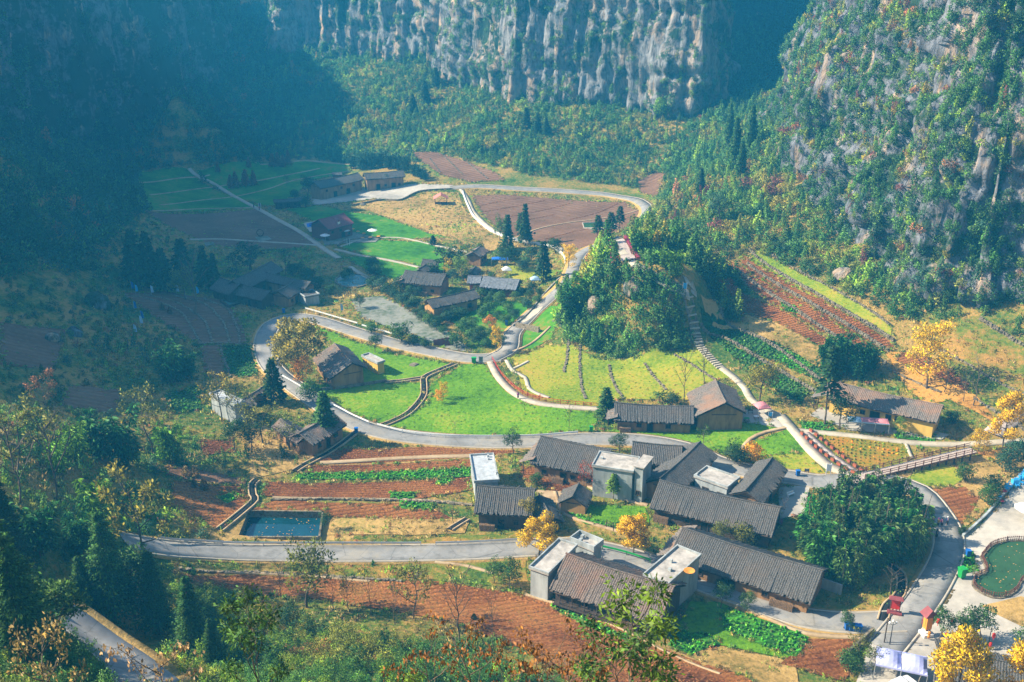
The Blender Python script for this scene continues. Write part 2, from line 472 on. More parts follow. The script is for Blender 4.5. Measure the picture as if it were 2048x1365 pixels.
# ------------------------------------------------------------------ water tank hole (before the ground is cut)
TANK = [on_plane(497, 1024, .4), on_plane(644, 1026, .4), on_plane(637, 1075, .4), on_plane(478, 1075, .4)]
TANK = np.array(TANK)
def grow(P, d):
    c = P[:, :2].mean(0); q = P[:, :2] - c; r = np.linalg.norm(q, axis=1)[:, None]; return c + q * (r + d) / r
HOLES.append(TANK[:, :2])
ax = np.arange(len(gx)); ay = np.arange(len(gy))
nx, ny = len(gx), len(gy)
V = np.stack([XX, YY, HH], -1).reshape(-1, 3)
i = (np.arange(nx - 1)[:, None] * ny + np.arange(ny - 1)[None])
F = np.stack([i, i + ny, i + ny + 1, i + 1], -1).reshape(-1, 4)
cen = V[F].mean(1)
big = grow(TANK, 3.2)
gone = inside(cen, big)
fr = (cen[:, 1] > -40) & (np.abs(cen[:, 0]) < 150 + .62 * np.maximum(cen[:, 1], 0))
terrain = mesh_np('ground', V, F[~gone & fr], M['ground'], smooth=True); terrain['kind'] = 'structure'
sheet('ground_apron', np.column_stack([grow(TANK, 7.5), [0] * 4]), M['dry'], .03, step=2.5)

# ------------------------------------------------------------------ cliffs: folded rock sheets standing behind the slopes
def cliff(name, base, tops, mat, ds, dz, lean=.12, amp=6.0, rib=2.2, z0=None, cap=60, seed=0.0, flare=0.0, ledges=0.0):
    B = spline(np.array(base, float), ds)
    B = resample(B, ds, False)
    n = len(B); T = np.gradient(B, axis=0); T /= np.linalg.norm(T, axis=1)[:, None]
    Nn = np.stack([T[:, 1], -T[:, 0]], 1)                 # points out of the rock (to the right of the walk direction)
    for _ in range(12): Nn[1:-1] = (Nn[:-2] + Nn[1:-1] * 2 + Nn[2:]) / 4
    s = np.arange(n) * ds
    top = np.interp(B[:, 1] if tops[0][0] == 'y' else s, [t[1] for t in tops], [t[2] for t in tops])
    zb = hz(B[:, 0], B[:, 1]) - 6 if z0 is None else np.full(n, z0)
    m = int((top - zb).max() / dz) + 1
    v = np.linspace(0, 1, m)
    Z = zb[:, None] + (top - zb)[:, None] * v[None]
    S2 = np.broadcast_to(s[:, None], Z.shape)
    D = fbm(S2 / 26 + seed, Z / 120, seed, 3) * amp * 2.2
    r1 = 1 - np.abs(vnoise(S2 / 7 + 5 + seed + fbm(S2 / 20, Z / 60, 2, 2), Z / 110 + seed, 1.)) * 2
    r2 = 1 - np.abs(vnoise(S2 / 2.6 + seed, Z / 48, 7.)) * 2
    D = D + r1 * rib * .35 + r2 * rib * .2 + np.floor(2.5 * fbm(S2 / 14, Z / 26, seed + 31, 3) + .5) * rib * .8 + fbm(S2 / 2.2, Z / 16, seed + 4, 4) * rib * .75
    if ledges: D = D + (np.abs(vnoise(S2 / 30, Z / 9, seed + 11)) * 2 - .5) * ledges
    ws = S2 + 1.4 * fbm(S2 / 9, Z / 40, seed + 6, 3)
    def cell(q, zq): i = np.floor(q).astype(np.int64) + 500; return _hash(i, np.floor(zq).astype(np.int64) + 300, np.zeros_like(i) + int(seed))
    D = D + cell(ws / 3.1, Z / 44 + cell(ws / 3.1, Z * 0)) * rib * 1.1 + cell(ws / 1.3 + 9, Z / 20 + cell(ws / 1.3 + 9, Z * 0)) * rib * .5
    D = D - lean * (Z - zb[:, None]) - flare * np.clip(v[None] - .0, 0, 1) ** 2
    X = B[:, 0:1] + Nn[:, 0:1] * D; Y = B[:, 1:2] + Nn[:, 1:2] * D
    # the plateau behind the rim
    cr = [(12, 3), (cap, 8)]
    X = np.concatenate([X] + [X[:, -1:] - Nn[:, 0:1] * a for a, _ in cr], 1)
    Y = np.concatenate([Y] + [Y[:, -1:] - Nn[:, 1:2] * a for a, _ in cr], 1)
    Z = np.concatenate([Z] + [Z[:, -1:] + b for _, b in cr], 1)
    mm = X.shape[1]
    V = np.stack([X, Y, Z], -1).reshape(-1, 3)
    i = np.arange(n - 1)[:, None] * mm + np.arange(mm - 1)[None]
    F = np.stack([i, i + mm, i + mm + 1, i + 1], -1).reshape(-1, 4)[:, ::-1]
    F = F[:, ::-1]
    o = mesh_np(name, V, F, mat, smooth=False); o['kind'] = 'structure'
    return np.stack([X[:, :m], Y[:, :m], Z[:, :m]], -1), o

C_MID, _ = cliff('limestone_cliff', [(-128, 860), (-128, 800), (-136, 700), (-142, 632), (-122, 624), (-95, 612), (-68, 600), (-42, 580), (-16, 540), (6, 506), (30, 497), (55, 486), (79, 470), (92, 480), (108, 540), (120, 700), (130, 820), (170, 960)],  # unseen rear run at the right lengthened to keep sun off the gap
                 [('s', 0, 190), ('s', 2000, 190)], M['cliff'], 1.1, 1.1, lean=.10, amp=3.0, rib=2.4, cap=50, seed=2.0, ledges=2.0)
C_RIGHT, _ = cliff('overgrown_cliff', [(190, 540), (150, 480), (112, 436), (103.5, 414), (93, 340), (92, 318), (95, 285), (99, 254), (112, 237), (126, 230), (150, 185), (180, 110), (200, 30)],
                   [('s', 0, 150), ('s', 2000, 150)], M['cliff_green'], 1.0, 1.0, lean=.34, amp=3.5, rib=2.6, cap=60, seed=9.0, ledges=2.5)
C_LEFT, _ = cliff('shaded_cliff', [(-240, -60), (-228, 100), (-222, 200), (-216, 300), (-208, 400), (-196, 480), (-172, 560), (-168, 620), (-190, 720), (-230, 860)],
                  [('y', -60, 100), ('y', 172, 108), ('y', 200, 122), ('y', 265, 124), ('y', 320, 138), ('y', 373, 130), ('y', 425, 112), ('y', 460, 100), ('y', 488, 94), ('y', 525, 92), ('y', 554, 94), ('y', 580, 86), ('y', 605, 76), ('y', 700, 80), ('y', 900, 150)],  # rim heights, largely out of view, shaped to place the valley's shadow edge
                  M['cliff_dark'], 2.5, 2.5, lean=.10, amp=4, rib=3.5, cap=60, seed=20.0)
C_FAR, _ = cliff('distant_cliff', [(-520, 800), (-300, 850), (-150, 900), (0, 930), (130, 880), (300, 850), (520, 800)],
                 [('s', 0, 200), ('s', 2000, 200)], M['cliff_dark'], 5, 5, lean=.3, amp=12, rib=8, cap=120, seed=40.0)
# ------------------------------------------------------------------ fields, lawns, yards
FIELDS = [
 ('field', 'dry', .10, '690 408,800 400,860 385,915 385,935 430,1000 475,1040 490,980 503,860 470,760 430'),
 ('field', 'dry', .10, '500 840,660 900,1000 885,1050 905,960 915,600 935,500 960'),
 ('field', 'weeds', .08, '330 1075,480 1080,1050 1065,1190 1060,1300 1090,1290 1105,1060 1085,330 1088'),
 ('field', 'weeds', .08, '350 1125,900 1125,1050 1120,1060 1180,980 1170,850 1160,350 1145'),
 ('lawn', 'meadow', .12, '570 420,640 412,700 425,760 432,860 468,900 476,820 478,690 480,640 452'),
 ('lawn', 'meadow', .12, '675 495,730 480,850 485,935 522,880 545,800 522,760 520'),
 ('lawn', 'meadow', .12, '690 515,740 515,830 535,850 545,790 560,740 545'),
 ('field', 'meadow', .12, '270 345,380 338,520 412,290 420'),
 ('field', 'meadow', .12, '392 341,520 325,600 322,703 328,700 345,620 362,560 412,525 412'),
 ('field', 'soil_far', .12, '245 585,330 583,450 600,485 650,495 690,400 690,330 650'),
 ('field', 'soil_far', .12, '400 692,440 692,455 755,410 755'),
 ('field', 'greens_dark', .12, '442 692,510 692,515 752,457 756'),
 ('field', 'soil_far', .12, '0 645,130 660,110 740,0 730'),
 ('field', 'soil_far', .12, '140 770,240 780,235 830,120 812'),
 ('field', 'soil', .12, '400 880,465 880,465 905,410 912'),
 ('field', 'greens_dark', .12, '330 790,400 770,405 820,340 830'),
 ('field', 'soil_far', .12, '290 422,520 418,560 440,640 490,560 500,420 490,330 450'),
 ('field', 'soil_far', .12, '943 392,1010 390,1160 402,1250 405,1285 425,1278 445,1200 488,1160 500,1100 488,1000 465,960 425'),
 ('field', 'soil_far', .2, '815 305,870 305,990 345,1010 362,940 365,880 350'),
 ('field', 'soil_far', .2, '1275 362,1312 343,1335 350,1312 395,1280 385'),
 ('lawn', 'lawn', .12, '632 652,700 680,790 707,880 726,918 730,850 757,780 767,700 776,690 730'),
 ('lawn', 'lawn', .12, '610 770,845 766,846 800,820 828,765 850,700 824,640 795'),
 ('lawn', 'lawn', .12, '925 730,968 728,1010 785,1060 812,1200 828,1190 862,1000 876,880 872,775 853,852 812,862 767'),
 ('lawn', 'lawn_dry', .12, '1020 716,1095 690,1140 690,1200 722,1262 716,1330 706,1395 695,1460 755,1400 775,1380 800,1230 800,1200 814,1100 805,1050 787'),
 ('lawn', 'lawn', .12, '1195 862,1390 850,1560 842,1566 855,1500 880,1475 905,1430 905,1330 880'),
 ('lawn', 'lawn', .12, '1500 890,1572 860,1612 905,1485 918'),
 ('lawn', 'lawn_dry', .12, '1485 920,1612 905,1655 950,1575 948'),
 ('field', 'dry', .12, '1660 950,1780 950,1900 920,2048 900,2060 940,1925 1062,1905 1050,1850 985,1800 972'),
 ('flower_field', 'flowers', .16, '1625 870,1812 890,1822 918,1780 945,1720 940,1660 900'),
 ('lawn', 'lawn_dry', .18, '1815 955,1900 925,1930 960,1900 975,1840 972'),
 ('field', 'soil_row', .18, '1830 980,1930 975,1960 1000,1925 1050,1905 1045,1870 1005'),
 ('vegetable_patch', 'greens', .16, '1600 845,1660 846,1672 862,1605 862'),
 ('vegetable_patch', 'greens', .16, '1790 860,1872 868,1865 886,1792 878'),
 ('field', 'soil', .14, '1455 522,1475 530,1560 580,1660 640,1740 690,1728 702,1640 662,1540 606,1460 550'),
 ('field', 'soil', .14, '1485 510,1560 552,1700 632,1790 692,1770 704,1680 652,1540 577,1482 528'),
 ('field', 'lawn_dry', .14, '1510 500,1600 548,1700 598,1782 655,1780 672,1700 632,1590 577,1500 522'),
 ('field', 'dry', .12, '1400 590,1500 600,1640 700,1700 740,1640 760,1540 690'),
 ('field', 'soil', .15, '1455 556,1560 618,1660 684,1640 694,1545 642,1440 575'),
 ('field', 'soil', .15, '1800 706,1850 712,1940 770,1925 782,1850 745,1790 722'),
 ('vegetable_patch', 'greens', .2, '1560 606,1590 612,1600 630,1572 622'),
 ('field', 'greens_dark', .16, '1400 615,1440 622,1560 690,1640 738,1640 765,1560 728,1405 648'),
 ('field', 'greens_dark', .16, '1410 655,1540 732,1620 782,1600 812,1500 745'),
 ('vegetable_patch', 'greens', .2, '1545 712,1575 700,1625 730,1600 750'),
 ('field', 'leaf_litter', .14, '1770 702,1840 708,1960 800,1995 850,1900 800,1850 812,1800 760'),
 ('field', 'leaf_litter', .14, '1950 905,2048 890,2060 905,1990 925'),
 ('field', 'weeds', .14, '1880 640,2048 680,2048 800,1960 790,1880 700'),
 ('field', 'soil_row', .16, '345 962,480 972,500 1000,440 1062,340 1012'),
 ('field', 'soil_far', .16, '300 930,380 935,495 960,490 972,340 955'),
 ('vegetable_patch', 'greens', .2, '436 998,470 984,487 992,452 1009'),
 ('field', 'soil', .14, '660 900,900 892,1000 890,1040 905,960 914,610 930'),
 ('field', 'soil', .16, '618 931,948 920,955 936,610 946'),
 ('vegetable_patch', 'greens', .2, '600 947,950 935,956 955,590 958'),
 ('field', 'soil', .16, '535 965,940 957,940 982,830 1000,520 992'),
 ('field', 'soil_row', .16, '545 1002,850 1007,905 1040,650 1035,648 1023,506 1021'),
 ('field', 'dry', .13, '650 1040,830 1030,940 1040,930 1068,640 1072'),
 ('vegetable_patch', 'greens', .22, '780 987,832 987,828 1001,782 1001'),
 ('vegetable_patch', 'greens', .22, '875 958,906 958,900 970,872 970'),
 ('vegetable_patch', 'greens', .22, '800 1005,872 1008,868 1023,802 1018'),
 ('field', 'soil_row', .16, '350 1146,500 1150,900 1166,1040 1190,1200 1238,1310 1292,1480 1350,1520 1375,1150 1375,1050 1300,900 1245,600 1195,370 1165'),
 ('field', 'soil', .16, '1040 930,1160 955,1165 985,1100 985,1035 955'),
 ('vegetable_patch', 'greens', .2, '1125 1022,1185 1040,1250 1060,1235 1064,1170 1048'),
 ('vegetable_patch', 'greens', .2, '1105 1208,1200 1250,1280 1285,1275 1292,1190 1262,1100 1218'),
 ('field', 'lawn', .14, '1380 1205,1440 1205,1480 1225,1620 1275,1590 1322,1460 1295,1340 1275'),
 ('vegetable_patch', 'greens', .22, '1440 1228,1480 1225,1618 1278,1590 1318,1450 1262'),
 ('vegetable_patch', 'greens', .22, '1345 1262,1420 1270,1438 1290,1380 1312,1340 1295'),
 ('field', 'dry', .15, '1300 1290,1460 1300,1590 1325,1600 1375,1490 1375'),
 ('field', 'soil_row', .2, '1612 1280,1730 1282,1690 1365,1560 1330'),
 ('lawn', 'lawn', .14, '1130 1010,1290 1015,1300 1050,1250 1062,1180 1042'),
 ('garden', 'meadow', .12, '1000 600,1130 600,1100 680,1060 700,950 690,900 640'),
 ('garden', 'lawn_dry', .13, '1010 530,1130 540,1100 560,1020 560'),
 ('yard', 'cobble', .16, '700 600,765 592,900 668,948 706,900 700,820 670,720 635'),
 ('yard', 'plaza', .2, '628 411,745 399,800 401,838 384,905 379,905 371,830 369,725 377,618 396'),
 ('yard', 'plaza', .18, '1480 820,1545 820,1590 862,1480 845'),
 ('yard', 'plaza', .18, '1620 832,1640 815,1900 870,1880 880,1700 862'),
 ('yard', 'plaza', .18, '1555 975,1620 975,1610 1030,1560 1040'),
 ('yard', 'dirt', .18, '1070 980,1130 985,1120 1005,1085 1010'),
 ('forecourt', 'plaza', .17, '1905 1080,1948 1060,2060 945,2500 900,2500 1400,1700 1400,1740 1290,1790 1225,1870 1180'),
 ('field', 'dry', .24, '1960 1215,2040 1195,2100 1220,2100 1262,2040 1255'),
 ('vegetable_patch', 'greens', .24, '1918 1120,1945 1105,1958 1145,1925 1150'),
]
for (nm, mt, off, poly) in FIELDS:
    sheet(nm, poly, M[mt], off)
# ------------------------------------------------------------------ roads and paths
ROADS = [
 ('road', 'asphalt', 5.0, .24, .35, '250 1085,320 1097,420 1105,560 1109,700 1110,850 1108,960 1104,1060 1098,1140 1096,1240 1112,1330 1140,1440 1180,1530 1213,1600 1236,1700 1248,1800 1245'),
 ('road', 'asphalt', 4.8, .25, .35, '1770 1300,1830 1225,1870 1165,1895 1110,1895 1065,1870 1020,1835 982,1780 966,1700 964,1640 966,1590 958,1500 945,1430 925,1380 902,1300 885,1200 880,1100 884,1000 887,900 883,800 873,740 860,690 840,640 810,590 775,552 745,533 715,530 680,548 650,590 636,640 643,700 662,780 686,860 704,940 718,1000 716'),
 ('road', 'asphalt', 4.2, .26, .3, '985 719,1018 700,1026 668,1062 632,1105 595,1138 562,1150 530,1168 505,1200 490,1240 475'),
 ('road', 'asphalt', 3.8, .24, .3, '1285 440,1293 420,1278 404,1240 395,1200 389,1120 383,1040 379,960 374,900 377'),
 ('road', 'asphalt', 5.5, .24, .3, '100 1225,150 1262,200 1300,260 1340,330 1400'),
 ('path', 'path', 1.8, .3, None, '980 725,1000 760,1040 795,1100 812,1200 820'),
 ('path', 'path', 2.5, .3, None, '1560 832,1590 865,1620 900,1660 935,1710 955'),
 ('path', 'path', 1.7, .3, None, '1440 735,1470 758,1490 778,1502 800,1540 825,1560 832'),
 ('path', 'path', 1.7, .3, None, '1590 862,1650 868,1720 875,1800 885,1870 890,1940 890,2048 884,2200 880'),
 ('path', 'dirt', .9, .3, None, '1572 857,1530 866,1500 880,1482 902'),
 ('path', 'path', 2.0, .3, None, '378 338,430 370,480 400,540 432,600 465,650 500,678 518'),
 ('path', 'path', 1.6, .3, None, '700 535,740 560,780 582'),
 ('path', 'dirt', .9, .3, None, '270 366,340 360,420 351'),
 ('path', 'dirt', .9, .3, None, '300 391,380 381,450 372,520 362,580 350,640 338'),
 ('path', 'dirt', .9, .3, None, '320 411,400 402,470 394,540 378,580 364,640 352,700 343'),
 ('path', 'dirt', .9, .3, None, '285 421,400 419,520 415'),
 ('path', 'dirt', 1.0, .3, None, '520 330,600 323,650 326,703 330'),
 ('path', 'path', 1.3, .3, None, '670 500,720 512,780 522,838 536'),
 ('path', 'path', .8, .3, None, '680 495,730 480,800 477,870 492,935 505'),
 ('path', 'path', 1.0, .3, None, '380 480,450 480,560 487,640 492'),
 ('path', 'path', 1.6, .3, None, '922 380,936 400,948 425,975 452,1010 472,1060 486,1110 494,1140 508'),
 ('path', 'dirt', .8, .3, None, '1030 478,1080 458,1150 445,1225 435,1280 420'),
 ('path', 'dirt', 1.3, .3, None, '640 928,760 921,860 916,960 913'),
 ('path', 'dirt', .6, .3, None, '545 997,650 999,800 1001,880 1005,945 1012'),
 ('path', 'dirt', .7, .3, None, '1110 985,1118 1010,1130 1030,1180 1048,1250 1068'),
 ('path', 'dirt', .9, .3, None, '1175 972,1200 985,1250 1000,1295 1012'),
 ('path', 'dirt', .8, .3, None, '1410 1190,1470 1210,1540 1240,1610 1268,1730 1278'),
 ('path', 'dirt', .6, .3, None, '870 1126,930 1133,985 1148'),
 ('path', 'dirt', .5, .3, None, '1050 1190,1130 1215,1220 1250,1320 1300,1440 1350'),
 ('path', 'dirt', .5, .3, None, '380 1140,500 1148,620 1155,740 1165'),
 ('path', 'dirt', .7, .3, None, '1025 705,1060 690,1090 665,1100 655'),
 ('path', 'path', .7, .3, None, '1812 890,1818 905,1824 918'),
]
for (nm, mt, w, off, kb, s) in ROADS:
    if mt == 'asphalt': ribbon('road_shoulder', s, w + 2.0, M['dry'], off - .08)
    ribbon(nm, s, w, M[mt], off, kerb=kb)
# ------------------------------------------------------------------ foliage
def foliage_mat(name, src):
    m, nt, b, out = new_mat(name)
    if src == 'object':
        c = nt.nodes.new('ShaderNodeObjectInfo').outputs['Color']
    else:
        a = nt.nodes.new('ShaderNodeAttribute'); a.attribute_type = 'INSTANCER'; a.attribute_name = 'tint'; c = a.outputs['Color']
    g = nt.nodes.new('ShaderNodeNewGeometry').outputs['Random Per Island']
    v = ramp(nt, g, [(0, (.50, .55, .60)), (.5, (1.1, 1.1, 1.05)), (.9, (1.7, 1.65, 1.2)), (1, (2.4, 2.1, 1.2))])
    n = noise(nt, coords(nt), .7, 3, .6)
    c = mixc(nt, 1.0, c, v, 'MULTIPLY')
    c = mixc(nt, ramp(nt, n, [(.42, (0, 0, 0)), (.62, (.35, .35, .35))]), c, (.10, .11, .02))
    sock(nt, c, b.inputs['Base Color']); b.inputs['Roughness'].default_value = .6; b.inputs['Specular IOR Level'].default_value = .3
    t = nt.nodes.new('ShaderNodeBsdfTranslucent'); sock(nt, c, t.inputs[0])
    mx = nt.nodes.new('ShaderNodeMixShader'); mx.inputs[0].default_value = .32
    sock(nt, b.outputs[0], mx.inputs[1]); sock(nt, t.outputs[0], mx.inputs[2]); sock(nt, mx.outputs[0], out.inputs[0])
    return m
M['leaf'] = foliage_mat('leaf', 'object')
M['leaf_i'] = foliage_mat('wild_leaf', 'instance')
M['clod'] = foliage_mat('soil_clod', 'instance')
_m = [n for n in M['clod'].node_tree.nodes if n.type == 'MIX_SHADER'][0]; _m.inputs[0].default_value = 0
M['bark'] = patchy('bark', [(.05, .04, .03), (.12, .09, .065), (.20, .16, .12)], .8, 4, .6, .1)
M['pale_bark'] = patchy('pale_bark', [(.14, .12, .10), (.26, .23, .19)], .8, 4, .6, .1)

def cards(P, D, size, ratio=.55, rng=RNG, up=.25):
    """one bent leaf card (two triangles as a rhombus) per point P, growing along D"""
    n = len(P)
    size = np.broadcast_to(size, (n,))[:, None]
    O = D.copy(); D = D + rng.normal(0, .35, (n, 3)); D[:, 2] += up; D /= np.linalg.norm(D, axis=1)[:, None] + 1e-9
    S = np.cross(D, rng.normal(0, 1, (n, 3))); S /= np.linalg.norm(S, axis=1)[:, None] + 1e-9
    O = O + np.array([0, 0, .35]); O = O / (np.linalg.norm(O, axis=1)[:, None] + 1e-9)
    S = S * np.sign((np.cross(S, D) * O).sum(1) + 1e-9)[:, None]
    a = P; b = P + D * size * .5 + S * size * ratio * .5; c = P + D * size; d = P + D * size * .5 - S * size * ratio * .5
    O = O + rng.normal(0, .22, O.shape)
    V = np.stack([np.hstack([q, O]) for q in (a, b, c, d)], 1).reshape(-1, 6)
    F = np.arange(4 * n).reshape(n, 4)
    return V, F

def leaf_mesh(name, V, F, mat):
    o = mesh_np(name, V[:, :3], F, mat, smooth=True)
    nn = V[:, 3:] / (np.linalg.norm(V[:, 3:], axis=1)[:, None] + 1e-9)
    o.data.normals_split_custom_set_from_vertices(nn.tolist())
    return o

def ball(n, rng, power=.45):
    d = rng.normal(0, 1, (n, 3)); d /= np.linalg.norm(d, axis=1)[:, None]
    return d, d * (rng.random(n) ** power)[:, None]

def blob_cloud(centres, radii, per, size, rng, flat=.8, power=.3):
    VV, FF, o = [], [], 0
    for c, r in zip(centres, radii):
        n = max(8, int(per * r * r)); d, p = ball(n, rng, power)
        p = p * np.array([r, r, r * flat]) + c
        V, F = cards(p, d, size * rng.uniform(.6, 1.4, n), rng=rng)
        VV.append(V); FF.append(F + o); o += len(V)
    return np.vstack(VV), np.vstack(FF)

def shrub_verts(rng, n=170, size=.2, lobes=5, h=.7, power=.35):
    c = [np.array([rng.uniform(-.5, .5), rng.uniform(-.5, .5), rng.uniform(.2, h)]) for _ in range(lobes)]
    r = [rng.uniform(.32, .55) for _ in range(lobes)]
    per = n / sum(q * q for q in r)
    return blob_cloud(c, r, per, size, rng, .85, power)

def conifer_verts(rng, n=500, size=.13, droop=-.25, narrow=.28, ragged=.25):
    t = rng.random(n) ** .75                         # 0 at the foot of the crown, 1 at its tip
    tier = np.floor(t * 11) / 11 + rng.random(n) * .05
    z = .14 + .86 * tier
    rad = narrow * (1 - tier) ** .8 * (1 - ragged * rng.random(n)) * np.sqrt(rng.random(n)) + .01
    an = rng.random(n) * 2 * np.pi
    lob = 1 + .4 * np.sin(an * 3 + tier * 37) * np.cos(an * 2 - tier * 19)
    rad = rad * (.8 + .5 * rng.random(n) ** 3); P = np.stack([np.cos(an) * rad * lob, np.sin(an) * rad * lob, z - rad * .25], 1)
    D = np.stack([np.cos(an), np.sin(an), np.full(n, droop)], 1)
    return cards(P, D, size * (1.15 - tier * .6) * rng.uniform(.6, 1.3, n), .5, rng, 0)

def bamboo_verts(rng, culms=7, n=90, size=.10, spread=.28, fat=.13):
    VV, FF, o = [], [], 0
    for k in range(culms):
        an = rng.random() * 6.28; lean = rng.uniform(.1, 1) * spread; bx, by = rng.uniform(-.1, .1, 2) * (1 if culms > 1 else .1); H = rng.uniform(.72, 1.0)
        t = np.floor((rng.random(n) ** .85 * .82 + .18) * 16) / 16 + rng.random(n) * .03
        cx = bx + np.cos(an) * lean * t ** 2.2; cy = by + np.sin(an) * lean * t ** 2.2; cz = H * (t - .10 * t ** 5)
        w = fat * np.sin(np.pi * np.clip((t - .10) / .93, 0, 1)) ** .8 * (1.15 - .55 * t) * rng.random(n) ** .5
        a2 = rng.random(n) * 6.28
        P = np.stack([cx + np.cos(a2) * w, cy + np.sin(a2) * w, cz - w * .75], 1)
        D = np.stack([np.cos(a2), np.sin(a2), np.full(n, -.75)], 1)
        V, F = cards(P, D, size * rng.uniform(.6, 1.4, n), .34, rng, 0); VV.append(V); FF.append(F + o); o += len(V)
    return np.vstack(VV), np.vstack(FF)

def limbs(rng, H=1.0, n=7, lean=.05, r=.022, start=.3, reach=.32, twigs=3, rise=.35):
    """trunk and branching limbs; returns the mesh builder and the branch ends"""
    mb = MB(); tr = []
    x = y = 0.0
    for k in range(7):
        tr.append((x, y, H * .92 * k / 6)); x += rng.normal(0, lean * .4); y += rng.normal(0, lean * .4)
    mb.tube(tr, [r * (1 - .13 * k) for k in range(7)], 6)
    ends = [np.array(tr[-1])]
    for i in range(n):
        t = start + (1 - start) * (i + .5) / n * .95; k = min(5, int(t * 6 / 1.0)); b = np.array(tr[k]) + (np.array(tr[k + 1]) - np.array(tr[k])) * (t * 6 - k)
        an = i * 2.4 + rng.uniform(-.5, .5); L = reach * (1.15 - .6 * t) * rng.uniform(.75, 1.2)
        e = b + np.array([math.cos(an) * L, math.sin(an) * L, L * rise * 2 * rng.uniform(.5, 1.3)])
        m = (b + e) / 2 + np.array([0, 0, -.02])
        mb.tube([b, m, e], [r * .5, r * .33, r * .14], 4, False); ends.append(e)
        for q in range(twigs):
            s = b + (e - b) * rng.uniform(.4, .95); a3 = an + rng.uniform(-1.2, 1.2); l = L * rng.uniform(.3, .55)
            e2 = s + np.array([math.cos(a3) * l, math.sin(a3) * l, l * rng.uniform(.2, 1.0)])
            mb.tube([s, e2], [r * .22, r * .07], 3, False); ends.append(e2)
    return mb, ends

